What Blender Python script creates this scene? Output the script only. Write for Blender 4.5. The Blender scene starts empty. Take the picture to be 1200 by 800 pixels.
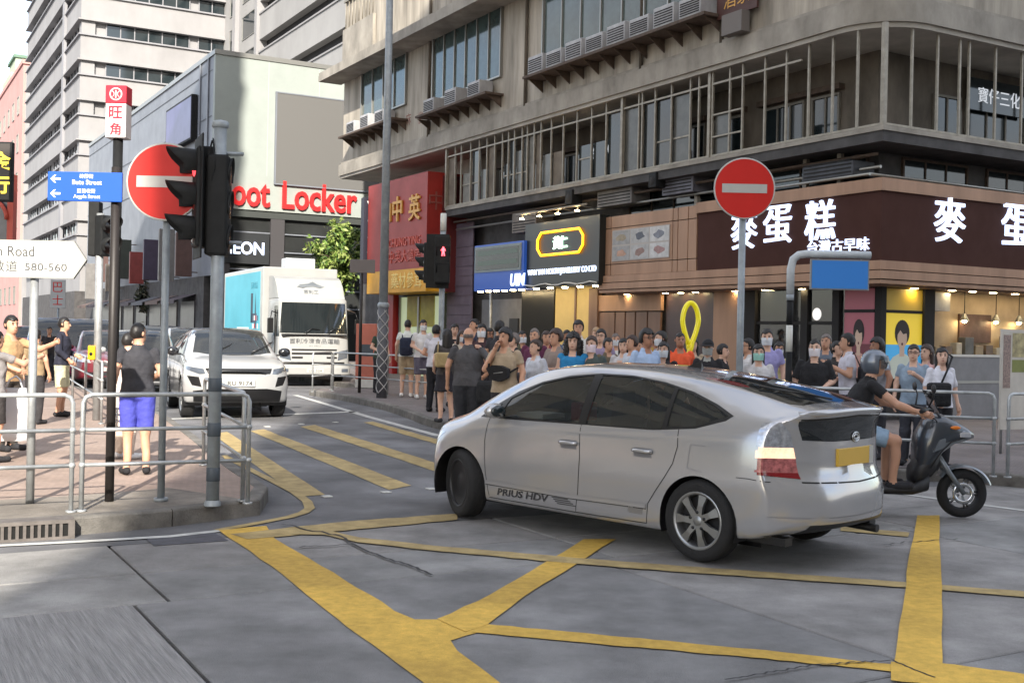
import bpy, bmesh, math, random
import numpy as np
from mathutils import Vector, Matrix
from mathutils.bvhtree import BVHTree

R = math.radians
scene = bpy.context.scene
COL = scene.collection
random.seed(7)

# ---------------------------------------------------------------- camera
F, VH, CH, ROLL = 1330.0, 390.0, 1.75, R(1.2)      # focal length and horizon row in photo pixels, eye height, tilt
cam = bpy.data.cameras.new('camera')
cam.sensor_width = 36.0
cam.lens = F / 1200.0 * 36.0
cam.shift_y = -10.0 / 1200.0
cam.clip_start = 0.05
cam.clip_end = 3000
cam_o = bpy.data.objects.new('camera', cam)
COL.objects.link(cam_o)
cam_o.matrix_world = Matrix.Translation((0, 0, CH)) @ Matrix.Rotation(R(90), 4, 'X') @ Matrix.Rotation(ROLL, 4, 'Z')
scene.camera = cam_o

# ---------------------------------------------------------------- sky, sun, exposure
SUN_DIR = Vector((0.055, -0.86, 0.50)).normalized()   # towards the sun: behind the camera, mid height
SUN_EL = math.asin(SUN_DIR.z)
world = bpy.data.worlds.new('World')
scene.world = world
world.use_nodes = True
wn, wl = world.node_tree.nodes, world.node_tree.links
wn.clear()
w_out = wn.new('ShaderNodeOutputWorld')
w_bg = wn.new('ShaderNodeBackground')
w_sky = wn.new('ShaderNodeTexSky')
w_sky.sky_type = 'NISHITA'
w_sky.sun_disc = False
w_sky.sun_elevation = SUN_EL
w_sky.sun_rotation = math.atan2(SUN_DIR.x, SUN_DIR.y)
w_sky.air_density = 1.0
w_sky.dust_density = 1.6
w_sky.ozone_density = 1.0
w_tc = wn.new('ShaderNodeTexCoord')
w_map = wn.new('ShaderNodeMapping')
w_map.inputs['Scale'].default_value = (1.0, 1.0, 2.2)
w_noi = wn.new('ShaderNodeTexNoise')
w_noi.inputs['Scale'].default_value = 3.2
w_noi.inputs['Detail'].default_value = 7
w_noi.inputs['Roughness'].default_value = 0.58
w_rmp = wn.new('ShaderNodeValToRGB')
w_rmp.color_ramp.elements[0].position = 0.36
w_rmp.color_ramp.elements[0].color = (0.12, 0.12, 0.12, 1)
w_rmp.color_ramp.elements[1].position = 0.60
w_rmp.color_ramp.elements[1].color = (0.92, 0.92, 0.92, 1)
w_mix = wn.new('ShaderNodeMixRGB')
w_mix.inputs['Color2'].default_value = (3.5, 3.45, 3.45, 1)
wl.new(w_tc.outputs['Generated'], w_map.inputs['Vector'])
wl.new(w_map.outputs['Vector'], w_noi.inputs['Vector'])
wl.new(w_noi.outputs['Fac'], w_rmp.inputs['Fac'])
wl.new(w_rmp.outputs['Color'], w_mix.inputs['Fac'])
wl.new(w_sky.outputs['Color'], w_mix.inputs['Color1'])
wl.new(w_mix.outputs['Color'], w_bg.inputs['Color'])
w_bg.inputs['Strength'].default_value = 0.15
wl.new(w_bg.outputs['Background'], w_out.inputs['Surface'])
sun = bpy.data.lights.new('sun', 'SUN')
sun.energy = 3.1
sun.angle = R(0.6)
sun.color = (1.0, 0.93, 0.82)
sun_o = bpy.data.objects.new('sun', sun)
COL.objects.link(sun_o)
sun_o.location = (0, -20, 60)
sun_o.rotation_euler = (-SUN_DIR).to_track_quat('-Z', 'Y').to_euler()
vs = scene.view_settings
vs.view_transform = 'Standard'
vs.look = 'None'
vs.exposure = 1.7
vs.gamma = 1.0
vs.use_curve_mapping = False
scene.cycles.max_bounces = 6
scene.cycles.diffuse_bounces = 3
scene.cycles.glossy_bounces = 3
scene.cycles.transparent_max_bounces = 8
scene.cycles.caustics_reflective = False
scene.cycles.caustics_refractive = False
scene.cycles.use_denoising = True

# ---------------------------------------------------------------- pixel <-> place
CR, SR = math.cos(ROLL), math.sin(ROLL)
def unroll(u, v):
    du, dv = u - 600.0, v - VH
    return du * CR + dv * SR, -du * SR + dv * CR
def gp(u, v, z=0.0):
    a, b = unroll(u, v)
    y = F * (CH - z) / b
    return Vector((a / F * y, y, z))
def pp(u, v, y):
    a, b = unroll(u, v)
    return Vector((a / F * y, y, CH - b / F * y))

class Fr:
    """a building frame: local x runs along one street face, local y points out of that face"""
    def __init__(s, ox, oy, deg):
        s.o = Vector((ox, oy)); s.a = R(deg)
        s.ex = Vector((math.cos(s.a), math.sin(s.a))); s.ey = Vector((-s.ex.y, s.ex.x))
    def hy(s, u, v, y0=0.0):
        a, b = unroll(u, v); d = Vector((a / F, 1.0))
        t = (y0 + s.o.dot(s.ey)) / d.dot(s.ey)
        p = d * t - s.o
        return p.dot(s.ex), CH - b / F * t
    def hx(s, u, v, x0=0.0):
        a, b = unroll(u, v); d = Vector((a / F, 1.0))
        t = (x0 + s.o.dot(s.ex)) / d.dot(s.ex)
        p = d * t - s.o
        return p.dot(s.ey), CH - b / F * t
    def w(s, x, y, z=0.0):
        p = s.o + s.ex * x + s.ey * y
        return Vector((p.x, p.y, z))

# ---------------------------------------------------------------- materials
def L1(c):
    c /= 255.0
    return c / 12.92 if c <= 0.04045 else ((c + 0.055) / 1.055) ** 2.4
def S(r, g, b):
    return (L1(r), L1(g), L1(b))
MATS = {}
def mat(name, col, rough=0.6, metal=0.0, var=0.0, vs=3.0, stretch=(1, 1, 1), bump=0.0, bs=30.0, emit=0.0, coat=0.0,
        spec=0.5, col2=None, back=None, ecol=None, det=6.0, rot=0.0, grain=0.0, stain=0.0):
    if name in MATS:
        return MATS[name]
    m = bpy.data.materials.new(name)
    MATS[name] = m
    m.use_nodes = True
    n, l = m.node_tree.nodes, m.node_tree.links
    p = n['Principled BSDF']
    c = (*col, 1)
    p.inputs['Base Color'].default_value = c
    p.inputs['Roughness'].default_value = rough
    p.inputs['Metallic'].default_value = metal
    p.inputs['Specular IOR Level'].default_value = spec
    if coat:
        p.inputs['Coat Weight'].default_value = coat
        p.inputs['Coat Roughness'].default_value = 0.05
    if emit:
        p.inputs['Emission Color'].default_value = (*(ecol or col), 1)
        p.inputs['Emission Strength'].default_value = emit
    if var or bump:
        tc = n.new('ShaderNodeTexCoord')
        mp = n.new('ShaderNodeMapping')
        mp.vector_type = 'TEXTURE' if rot else 'POINT'
        mp.inputs['Scale'].default_value = stretch if not rot else tuple(1 / q for q in stretch)
        mp.inputs['Rotation'].default_value = (0, 0, -rot)
        l.new(tc.outputs['Object'], mp.inputs['Vector'])
    if var:
        no = n.new('ShaderNodeTexNoise')
        no.inputs['Scale'].default_value = vs
        no.inputs['Detail'].default_value = det
        no.inputs['Roughness'].default_value = 0.62
        l.new(mp.outputs['Vector'], no.inputs['Vector'])
        cr = n.new('ShaderNodeValToRGB')
        cr.color_ramp.elements[0].position = 0.32
        cr.color_ramp.elements[1].position = 0.68
        lo = col2 or tuple(x * (1 - var) for x in col)
        hi = tuple(min(1.0, x * (1 + var * 0.45)) for x in col)
        cr.color_ramp.elements[0].color = (*lo, 1)
        cr.color_ramp.elements[1].color = (*hi, 1)
        l.new(no.outputs['Fac'], cr.inputs['Fac'])
        src = cr.outputs['Color']
        for (amt, scl, lo_, hi_) in ((grain, 260.0, .35, .65), (stain, .55, .46, .60)):
            if not amt: continue
            ng = n.new('ShaderNodeTexNoise'); ng.inputs['Scale'].default_value = scl; ng.inputs['Detail'].default_value = 8 if amt is stain else 3
            l.new(tc.outputs['Object'], ng.inputs['Vector'])
            rg_ = n.new('ShaderNodeValToRGB')
            rg_.color_ramp.elements[0].position, rg_.color_ramp.elements[1].position = lo_, hi_
            rg_.color_ramp.elements[0].color = (1 - amt, 1 - amt, 1 - amt, 1)
            l.new(ng.outputs['Fac'], rg_.inputs['Fac'])
            mg = n.new('ShaderNodeMixRGB'); mg.blend_type = 'MULTIPLY'; mg.inputs['Fac'].default_value = 1
            l.new(src, mg.inputs['Color1']); l.new(rg_.outputs['Color'], mg.inputs['Color2'])
            src = mg.outputs['Color']
        l.new(src, p.inputs['Base Color'])
        mr = n.new('ShaderNodeMapRange')
        mr.inputs['To Min'].default_value = min(1, rough * 1.18)
        mr.inputs['To Max'].default_value = rough * 0.85
        l.new(no.outputs['Fac'], mr.inputs['Value'])
        l.new(mr.outputs['Result'], p.inputs['Roughness'])
    if back is not None:
        ge = n.new('ShaderNodeNewGeometry')
        mx = n.new('ShaderNodeMixRGB')
        mx.inputs['Color1'].default_value = c
        mx.inputs['Color2'].default_value = (*back, 1)
        l.new(ge.outputs['Backfacing'], mx.inputs['Fac'])
        l.new(mx.outputs['Color'], p.inputs['Base Color'])
    if bump:
        nb = n.new('ShaderNodeTexNoise')
        nb.inputs['Scale'].default_value = bs
        nb.inputs['Detail'].default_value = 5
        l.new(mp.outputs['Vector'], nb.inputs['Vector'])
        b = n.new('ShaderNodeBump')
        b.inputs['Strength'].default_value = bump
        b.inputs['Distance'].default_value = 0.02
        l.new(nb.outputs['Fac'], b.inputs['Height'])
        l.new(b.outputs['Normal'], p.inputs['Normal'])
    return m

def glass(name, tint, dens):
    """window glass: clear coat of reflection over a tinted see-through pane"""
    if name in MATS:
        return MATS[name]
    m = bpy.data.materials.new(name); MATS[name] = m
    m.use_nodes = True
    n, l = m.node_tree.nodes, m.node_tree.links
    n.clear()
    o = n.new('ShaderNodeOutputMaterial')
    t = n.new('ShaderNodeBsdfTransparent'); t.inputs['Color'].default_value = (*tint, 1)
    d = n.new('ShaderNodeBsdfDiffuse'); d.inputs['Color'].default_value = tuple(x * 0.25 for x in tint) + (1,)
    g = n.new('ShaderNodeBsdfGlossy'); g.inputs['Roughness'].default_value = 0.03
    f = n.new('ShaderNodeFresnel'); f.inputs['IOR'].default_value = 1.75
    a = n.new('ShaderNodeMixShader'); a.inputs['Fac'].default_value = dens
    b = n.new('ShaderNodeMixShader')
    l.new(t.outputs[0], a.inputs[1]); l.new(d.outputs[0], a.inputs[2])
    l.new(f.outputs[0], b.inputs['Fac'])
    l.new(a.outputs[0], b.inputs[1]); l.new(g.outputs[0], b.inputs[2])
    l.new(b.outputs[0], o.inputs['Surface'])
    return m

# ---------------------------------------------------------------- mesh builder
class MB:
    def __init__(s):
        s.v = []; s.f = []; s.m = []; s.sm = []
    def add(s, vs, fs, mi=0, smooth=False):
        k = len(s.v)
        s.v.extend([tuple(p) for p in vs])
        for f in fs:
            s.f.append(tuple(i + k for i in f)); s.m.append(mi); s.sm.append(smooth)
        return s
    def box(s, a, b, mi=0, bev=0.0):
        x0, y0, z0 = (min(a[i], b[i]) for i in range(3)); x1, y1, z1 = (max(a[i], b[i]) for i in range(3))
        e = min(bev, (x1 - x0) * .45, (y1 - y0) * .45, (z1 - z0) * .45)
        if e <= 0:
            vs = [(x0, y0, z0), (x1, y0, z0), (x1, y1, z0), (x0, y1, z0), (x0, y0, z1), (x1, y0, z1), (x1, y1, z1), (x0, y1, z1)]
            return s.add(vs, [(3, 2, 1, 0), (4, 5, 6, 7), (0, 1, 5, 4), (1, 2, 6, 5), (2, 3, 7, 6), (3, 0, 4, 7)], mi)
        bm = bmesh.new()
        bmesh.ops.create_cube(bm, size=1)
        for q in bm.verts:
            q.co = Vector(((x0 + x1) / 2 + q.co.x * (x1 - x0), (y0 + y1) / 2 + q.co.y * (y1 - y0), (z0 + z1) / 2 + q.co.z * (z1 - z0)))
        bmesh.ops.bevel(bm, geom=bm.edges[:], offset=e, segments=2, profile=0.5, affect='EDGES')
        return s.bm(bm, mi, False)
    def bm(s, bm, mi=0, smooth=False):
        bm.verts.index_update()
        s.add([q.co[:] for q in bm.verts], [[q.index for q in f.verts] for f in bm.faces], mi, smooth)
        bm.free()
        return s
    def obox(s, c, ax, ay, az, mi=0):
        """box from a centre and three half axes"""
        c, ax, ay, az = Vector(c), Vector(ax), Vector(ay), Vector(az)
        vs = [c + ax * i + ay * j + az * k for k in (-1, 1) for (i, j) in ((-1, -1), (1, -1), (1, 1), (-1, 1))]
        return s.add(vs, [(3, 2, 1, 0), (4, 5, 6, 7), (0, 1, 5, 4), (1, 2, 6, 5), (2, 3, 7, 6), (3, 0, 4, 7)], mi)
    def cyl(s, a, b, r0, r1=None, n=12, mi=0, caps=True, smooth=True):
        r1 = r0 if r1 is None else r1
        a, b = Vector(a), Vector(b)
        d = (b - a).normalized()
        u = d.orthogonal().normalized(); w = d.cross(u)
        vs = []
        for (c, r) in ((a, r0), (b, r1)):
            for i in range(n):
                t = 2 * math.pi * i / n
                vs.append(c + (u * math.cos(t) + w * math.sin(t)) * r)
        s.add(vs, [(i, (i + 1) % n, n + (i + 1) % n, n + i) for i in range(n)], mi, smooth)
        if caps:
            s.add(vs[:n], [tuple(reversed(range(n)))], mi); s.add(vs[n:], [tuple(range(n))], mi)
        return s
    def tube(s, pts, r, n=8, mi=0, closed=False, caps=True):
        pts = [Vector(p) for p in pts]; k = len(pts)
        rs = r if isinstance(r, (list, tuple)) else [r] * k
        vs = []; prev = None
        for i, p in enumerate(pts):
            if closed:
                d = pts[(i + 1) % k] - pts[i - 1]
            else:
                d = pts[min(i + 1, k - 1)] - pts[max(i - 1, 0)]
            d.normalize()
            if prev is None:
                u = d.orthogonal().normalized()
            else:
                u = (prev - d * prev.dot(d)).normalized()
            prev = u; w = d.cross(u)
            for j in range(n):
                t = 2 * math.pi * j / n
                vs.append(p + (u * math.cos(t) + w * math.sin(t)) * rs[i])
        fs = []
        for i in range(k if closed else k - 1):
            a0, b0 = i * n, ((i + 1) % k) * n
            for j in range(n):
                fs.append((a0 + j, a0 + (j + 1) % n, b0 + (j + 1) % n, b0 + j))
        s.add(vs, fs, mi, True)
        if caps and not closed:
            s.add(vs[:n], [tuple(reversed(range(n)))], mi); s.add(vs[-n:], [tuple(range(n))], mi)
        return s
    def lathe(s, prof, c=(0, 0, 0), axis='z', n=24, mi=0, smooth=True):
        """prof: list of (radius, height) turned about an axis through c"""
        vs = []
        for (r, h) in prof:
            for i in range(n):
                t = 2 * math.pi * i / n
                a, b = r * math.cos(t), r * math.sin(t)
                q = (a, b, h) if axis == 'z' else ((h, a, b) if axis == 'x' else (b, h, a))
                vs.append((c[0] + q[0], c[1] + q[1], c[2] + q[2]))
        fs = []
        for j in range(len(prof) - 1):
            for i in range(n):
                fs.append((j * n + i, j * n + (i + 1) % n, (j + 1) * n + (i + 1) % n, (j + 1) * n + i))
        return s.add(vs, fs, mi, smooth)
    def ell(s, c, r, mi=0, n=14, rot=None):
        m = n // 2
        vs, fs = [], []
        for j in range(m + 1):
            p = math.pi * j / m
            for i in range(n):
                t = 2 * math.pi * i / n
                q = Vector((r[0] * math.sin(p) * math.cos(t), r[1] * math.sin(p) * math.sin(t), r[2] * math.cos(p)))
                if rot is not None:
                    q = rot @ q
                vs.append((c[0] + q.x, c[1] + q.y, c[2] + q.z))
        for j in range(m):
            for i in range(n):
                fs.append((j * n + i, (j + 1) * n + i, (j + 1) * n + (i + 1) % n, j * n + (i + 1) % n))
        return s.add(vs, fs, mi, True)
    def prism(s, poly, fn, d0, d1, mi=0, smooth=False):
        """2-d outline (counter-clockwise) given depth: fn(a, b, d) -> 3-d point"""
        n = len(poly)
        vs = [fn(a, b, d0) for a, b in poly] + [fn(a, b, d1) for a, b in poly]
        s.add(vs, [tuple(reversed(range(n))), tuple(range(n, 2 * n))], mi)
        return s.add(vs, [(i, (i + 1) % n, n + (i + 1) % n, n + i) for i in range(n)], mi, smooth)
    def sheet(s, pts, mi=0):
        return s.add(pts, [tuple(range(len(pts)))], mi)
    def mesh(s, name, mats):
        me = bpy.data.meshes.new(name)
        me.from_pydata(s.v, [], s.f)
        for m in (mats if isinstance(mats, (list, tuple)) else [mats]):
            me.materials.append(m)
        if any(s.m):
            me.polygons.foreach_set('material_index', s.m)
        me.polygons.foreach_set('use_smooth', s.sm)
        me.update()
        return me
    def build(s, name, mats, parent=None, fix=True):
        me = s.mesh(name, mats)
        if fix:
            bm = bmesh.new(); bm.from_mesh(me)
            bmesh.ops.remove_doubles(bm, verts=bm.verts, dist=1e-5)
            bmesh.ops.recalc_face_normals(bm, faces=bm.faces)
            bm.to_mesh(me); bm.free()
        return put(name, me, parent)

def put(name, me, parent=None, loc=None, rz=None):
    o = bpy.data.objects.new(name, me)
    COL.objects.link(o)
    o.parent = parent
    if loc is not None:
        o.location = loc
    if rz is not None:
        o.rotation_euler = (0, 0, rz)
    return o
def tag(o, label=None, cat=None, group=None, kind=None):
    if label: o['label'] = label
    if cat: o['category'] = cat
    if group: o['group'] = group
    if kind: o['kind'] = kind
    return o
def thing(name, label, cat, loc=(0, 0, 0), rz=0.0, group=None):
    o = put(name, None, None, loc, rz)
    o.empty_display_size = 0.2
    return tag(o, label, cat, group)
def copy_tree(o, parent=None):
    c = o.copy(); COL.objects.link(c); c.parent = parent
    for ch in list(o.children):
        copy_tree(ch, c)
    return c

# ---------------------------------------------------------------- lettering
def glyphs(txt, h, depth=0.0, bold=0.0, spacing=1.0, res=3):
    """mesh data (verts, faces) of a line of lettering in the xy plane, centred, cap height about h"""
    cu = bpy.data.curves.new('lettering', 'FONT')
    cu.body = txt; cu.size = 1.0; cu.extrude = 0.0; cu.resolution_u = res
    cu.space_character = spacing; cu.offset = bold
    cu.fill_mode = 'BOTH'
    o = bpy.data.objects.new('lettering_tmp', cu)
    me = bpy.data.meshes.new_from_object(o)
    vs = [q.co.copy() for q in me.vertices]
    fs = [tuple(p.vertices) for p in me.polygons]
    bpy.data.objects.remove(o); bpy.data.curves.remove(cu); bpy.data.meshes.remove(me)
    if not vs:
        return [], [], 0
    x0, x1 = min(q.x for q in vs), max(q.x for q in vs)
    y0, y1 = min(q.y for q in vs), max(q.y for q in vs)
    k = h / (y1 - y0)
    vs = [((q.x - (x0 + x1) / 2) * k, (q.y - (y0 + y1) / 2) * k, 0.0) for q in vs]
    return vs, fs, (x1 - x0) * k
def text(parent, txt, pos, right, up, h, m, w=None, depth=0.006, bold=0.0, name='lettering', spacing=1.0, skew=0.0, fat=0.0):
    """raised lettering standing depth proud of pos; right and up span its plane"""
    vs, fs, wd = glyphs(txt, h, bold=bold, spacing=spacing)
    if not vs:
        return None
    right, up, pos = Vector(right).normalized(), Vector(up).normalized(), Vector(pos)
    nrm = right.cross(up)
    kx = (w / wd) if w else 1.0
    bm = bmesh.new()
    offs_ = [(0, 0)] if not fat else [(0, 0), (fat, 0), (-fat, 0), (0, fat * .6), (0, -fat * .6)]
    for ki, (oa, ob) in enumerate(offs_):
        q = [bm.verts.new(pos + right * ((a + skew * b) * kx + oa) + up * (b + ob) + nrm * (depth + .0007 * ki)) for a, b, _ in vs]
        for f in fs:
            try:
                bm.faces.new([q[i] for i in f])
            except ValueError:
                pass
    bmesh.ops.recalc_face_normals(bm, faces=bm.faces)
    if bm.faces and sum((f.normal.dot(nrm) * f.calc_area() for f in bm.faces)) < 0:
        bmesh.ops.reverse_faces(bm, faces=bm.faces)
    if depth > 0.003:
        be = [e for e in bm.edges if len(e.link_faces) == 1]
        r = bmesh.ops.extrude_edge_only(bm, edges=be)
        for e in r['geom']:
            if isinstance(e, bmesh.types.BMVert):
                e.co -= nrm * (depth - 0.001)
    me = bpy.data.meshes.new(name)
    bm.to_mesh(me); bm.free()
    me.materials.append(m)
    return put(name, me, parent)

# ================================================================ SETTING: ground, roads, pavements
E1 = Vector((-0.5, 0.866025)); E2 = Vector((0.866025, 0.5))
def ab(a, b, z=0.0):
    p = E2 * a + E1 * b
    return Vector((p.x, p.y, z))
def to_ab(p):
    q = Vector((p[0], p[1]))
    return q.dot(E2), q.dot(E1)

m_ground = mat('ground_dark', (0.035, 0.034, 0.034), 0.95, var=0.3, vs=8)
m_asph = mat('asphalt', S(138, 138, 141), 0.82, var=0.3, vs=1.4, bump=0.5, bs=180, grain=.45, stain=.3)
m_conc = [mat('concrete_road_%d' % i, S(*c), 0.8, var=0.3, vs=2.4, bump=0.6, bs=150, det=14, grain=.4, stain=.28)
          for i, c in enumerate([(166, 165, 164), (176, 174, 171), (158, 157, 157), (171, 168, 166)])]
m_groove = mat('concrete_brushed', S(146, 144, 143), 0.85, var=0.34, vs=5.0, stretch=(9, 0.35, 1), bump=0.8, bs=14, rot=R(-30))
m_kerb = mat('kerb_concrete', S(138, 134, 128), 0.85, var=0.4, vs=5, bump=0.4, bs=60, grain=.3, stain=.3)
m_yel = mat('yellow_paint', S(236, 192, 84), 0.75, var=0.2, vs=14, bump=0.3, bs=120, det=10, grain=.3, stain=.3)
m_yelpale = mat('worn_yellow_paint', S(196, 172, 118), 0.75, var=0.35, vs=5, bump=0.3, bs=120, det=10, grain=.25, stain=.2)
m_wht = mat('white_road_paint', S(196, 196, 192), 0.7, var=0.3, vs=6, det=10)
m_crack = mat('crack_tar', (0.018, 0.018, 0.02), 0.7)
m_patch = mat('tar_patch', S(84, 84, 90), 0.85, var=0.3, vs=6, bump=0.4, bs=90)

MB().sheet([(-1500, -1500, -0.05), (1500, -1500, -0.05), (1500, 2500, -0.05), (-1500, 2500, -0.05)]).build('ground', m_ground)
tag(bpy.data.objects['ground'], 'dark ground under the streets', kind='structure')

B0 = to_ab(gp(270, 629))[1]                     # where the concrete carriageway gives way to asphalt
MB().sheet([ab(-90, B0, 0), ab(120, B0, 0), ab(120, 260, 0), ab(-90, 260, 0)]).build('side_street', m_asph)
tag(bpy.data.objects['side_street'], 'blue grey asphalt of the side street', kind='structure')

road = tag(put('main_road', None), 'concrete slab carriageway at the junction', kind='structure')
JA, JB = to_ab(gp(199, 704))
rows = [(B0 - 0.006, JB + 0.9), (JB + 0.9, JB), (JB, JB - 3.2), (JB - 3.2, JB - 7.2), (JB - 7.2, JB - 11.5)]
offs = [0.0, 0.0, -0.22, 1.3, 0.4]
for ri, (b1, b0) in enumerate(rows):
    for k in range(-5, 7):
        a0 = JA + offs[ri] + k * 3.45; a1 = a0 + 3.45
        g = 0.011
        zt = 0.004 + random.uniform(-0.0015, 0.0015)
        mb = MB()
        A0, A1, C0, C1 = a0 + g, a1 - g, b0 + g, b1 - g
        vs = [ab(A0, C0, -0.05), ab(A1, C0, -0.05), ab(A1, C1, -0.05), ab(A0, C1, -0.05),
              ab(A0, C0, zt - 0.008), ab(A1, C0, zt - 0.008), ab(A1, C1, zt - 0.008), ab(A0, C1, zt - 0.008),
              ab(A0 + .01, C0 + .01, zt), ab(A1 - .01, C0 + .01, zt), ab(A1 - .01, C1 - .01, zt), ab(A0 + .01, C1 - .01, zt)]
        mb.add(vs, [(0, 1, 5, 4), (1, 2, 6, 5), (2, 3, 7, 6), (3, 0, 4, 7), (4, 5, 9, 8), (5, 6, 10, 9), (6, 7, 11, 10), (7, 4, 8, 11), (8, 9, 10, 11)])
        mm = m_groove if (ri == 2 and k == -1) else random.choice(m_conc)
        mb.build('road_slab', mm, road)

# painted markings: outlines measured on the road plane
def mark(name, polys, m, label, z, parent=None):
    mb = MB()
    for pl in polys:
        mb.sheet([gp(u, v, 0) + Vector((0, 0, z)) for u, v in pl])
    o = mb.build(name, m, parent)
    for p in o.data.polygons:
        if p.normal.z < 0:
            p.flip()
    if parent is None:
        tag(o, label, kind='structure')
    return o
def rough(pl, step=14, amp=1.3, seed=3):
    """a painted outline with its worn, uneven edge"""
    rr = random.Random(seed)
    out = []
    n = len(pl)
    for i in range(n):
        a, b = pl[i], pl[(i + 1) % n]
        d = math.hypot(b[0] - a[0], b[1] - a[1]); k = max(1, int(d / step))
        for j in range(k):
            t = j / k
            q = (a[0] + (b[0] - a[0]) * t, a[1] + (b[1] - a[1]) * t)
            if j:
                q = (q[0] + rr.uniform(-amp, amp), q[1] + rr.uniform(-amp, amp) * .6)
            out.append(q)
    return out
box_thick = [(256, 622), (312, 617), (322, 632), (376, 664), (432, 697), (462, 717), (486, 727), (520, 727), (562, 733),
             (566, 741), (528, 752), (536, 764), (566, 786), (600, 812), (640, 850), (560, 850), (505, 808), (452, 768), (418, 744), (372, 708), (318, 664)]
mark('yellow_box_marking', [rough(box_thick, 14, 1.2, 1)], m_yel, 'broad worn yellow border stripe of the box junction', 0.010)
mark('yellow_box_marking', [rough([(512, 727), (560, 706), (620, 672), (684, 633), (722, 633), (676, 662), (612, 702), (572, 733), (545, 742)], 14, .9, 2)], m_yel,
     'yellow diagonal stripe running from the junction border to under the silver car', 0.0132)
mark('yellow_box_marking', [rough([(550, 731), (700, 745), (880, 762), (1062, 782), (1062, 790), (880, 772), (700, 756), (550, 742)], 16, .8, 3)], m_yel,
     'thin yellow line of the box junction nearest the camera', 0.0116)
mark('yellow_box_marking', [rough([(318, 627), (380, 622), (420, 631), (500, 640), (660, 654), (800, 665), (1064, 684), (1230, 697), (1230, 704), (1064, 690), (800, 672), (650, 660), (500, 646), (420, 637), (380, 628)], 16, .6, 4)],
     m_yelpale, 'long thin worn yellow line passing in front of the silver car', 0.0145)
mark('yellow_box_marking', [rough([(270, 627), (340, 619), (420, 611), (536, 603), (536, 610), (420, 621), (340, 629), (290, 633)], 16, .6, 5)], m_yelpale,
     'pale yellow border line towards the crossing', 0.0128)
mark('yellow_box_marking', [rough([(1075, 605), (1101, 605), (1102, 650), (1104, 690), (1104, 760), (1104, 788), (1046, 788), (1052, 750), (1060, 700), (1064, 660)], 13, 1.0, 6)], m_yel,
     'broad yellow stripe on the right behind the scooter', 0.0152)
mark('yellow_box_marking', [rough([(1044, 778), (1104, 780), (1230, 796), (1230, 824), (1104, 806), (1044, 800)], 14, 1.0, 8)], m_yel,
     'yellow stripe in the lower right corner', 0.0165)
mark('yellow_box_marking', [rough([(985, 618), (1066, 625), (1064, 630), (985, 623)], 14, .4, 9)], m_yelpale,
     'short faded yellow line behind the silver car tail', 0.0122)
stripes = [[(426, 495), (437, 494), (520, 517), (520, 523)], [(352, 500), (369, 498), (512, 543), (512, 553)],
           [(293, 505), (309, 503), (482, 569), (456, 574)], [(248, 508), (266, 506), (381, 580), (350, 582)],
           [(196, 511), (218, 508), (270, 541), (246, 544)]]
slab = ['farthest', 'second', 'third', 'fourth', 'leftmost sunlit']
sl = ['yellow crossing stripe beside the far kerb', 'yellow crossing stripe ending at the silver car bumper', 'longest yellow crossing stripe in the middle of the road',
      'faded yellow crossing stripe nearest the corner pavement', 'sunlit yellow crossing stripe seen through the corner railing']
for i, st in enumerate(stripes):
    mark('crossing_stripe', [rough(st, 9, .35, 20 + i)], m_yel if i in (4,) else m_yelpale, sl[i], 0.006)
def gline(pts, w, z):
    q = [gp(u, v, 0) for u, v in pts]
    mb = MB(); vs = []
    for i, p in enumerate(q):
        d = (q[min(i + 1, len(q) - 1)] - q[max(i - 1, 0)]); d.normalize()
        nn = Vector((-d.y, d.x, 0)) * w / 2
        vs += [p + nn + Vector((0, 0, z)), p - nn + Vector((0, 0, z))]
    mb.add(vs, [(2 * i, 2 * i + 1, 2 * i + 3, 2 * i + 2) for i in range(len(q) - 1)])
    return mb
def lmark(name, pts, w, z, m, label):
    o = gline(pts, w, z).build(name, m)
    for p in o.data.polygons:
        if p.normal.z < 0: p.flip()
    return tag(o, label, kind='structure')
lmark('stop_line', [(190, 491.5), (300, 487), (418, 482.5)], 0.26, 0.007, m_wht, 'white stop line in front of the white car')
lmark('edge_line', [(346, 463), (380, 473), (430, 488), (470, 499), (515, 511)], 0.16, 0.007, m_wht, 'white line along the far kerb')
lmark('edge_line', [(-140, 650), (0, 640), (100, 635), (200, 629), (262, 622)], 0.09, 0.0086, m_wht, 'pale line along the gutter of the corner pavement')
lmark('edge_line', [(255, 622), (310, 612), (340, 606), (356, 601), (363, 596), (360, 588), (345, 577), (318, 563), (290, 549), (262, 534)], 0.10, 0.0092, m_yelpale, 'pale yellow line curving round the corner pavement')
lmark('edge_line', [(1040, 577), (1120, 588), (1240, 604)], 0.10, 0.0086, m_wht, 'white line on the road beside the scooter')
for i, (u, v) in enumerate([(383, 582), (452, 577), (505, 573), (313, 500), (353, 497), (393, 495)]):
    p = gp(u, v)
    tag(MB().box((-0.05, -0.05, 0), (0.05, 0.05, 0.012), 0, 0.004).build('road_stud', m_wht), None)
    o = bpy.data.objects[-1] if False else COL.objects[-1]
    o.location = (p.x, p.y, 0.001); o.rotation_euler.z = R(30)
    tag(o, ['white road stud by the corner kerb', 'white road stud at the end of the long stripe', 'white road stud near the silver car bumper',
            'white road stud left of the far end of the stripes', 'white road stud at the far end of the middle stripe', 'white road stud at the far end of the stripe by the kerb'][i], 'road stud', 'studs along the crossing')
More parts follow.
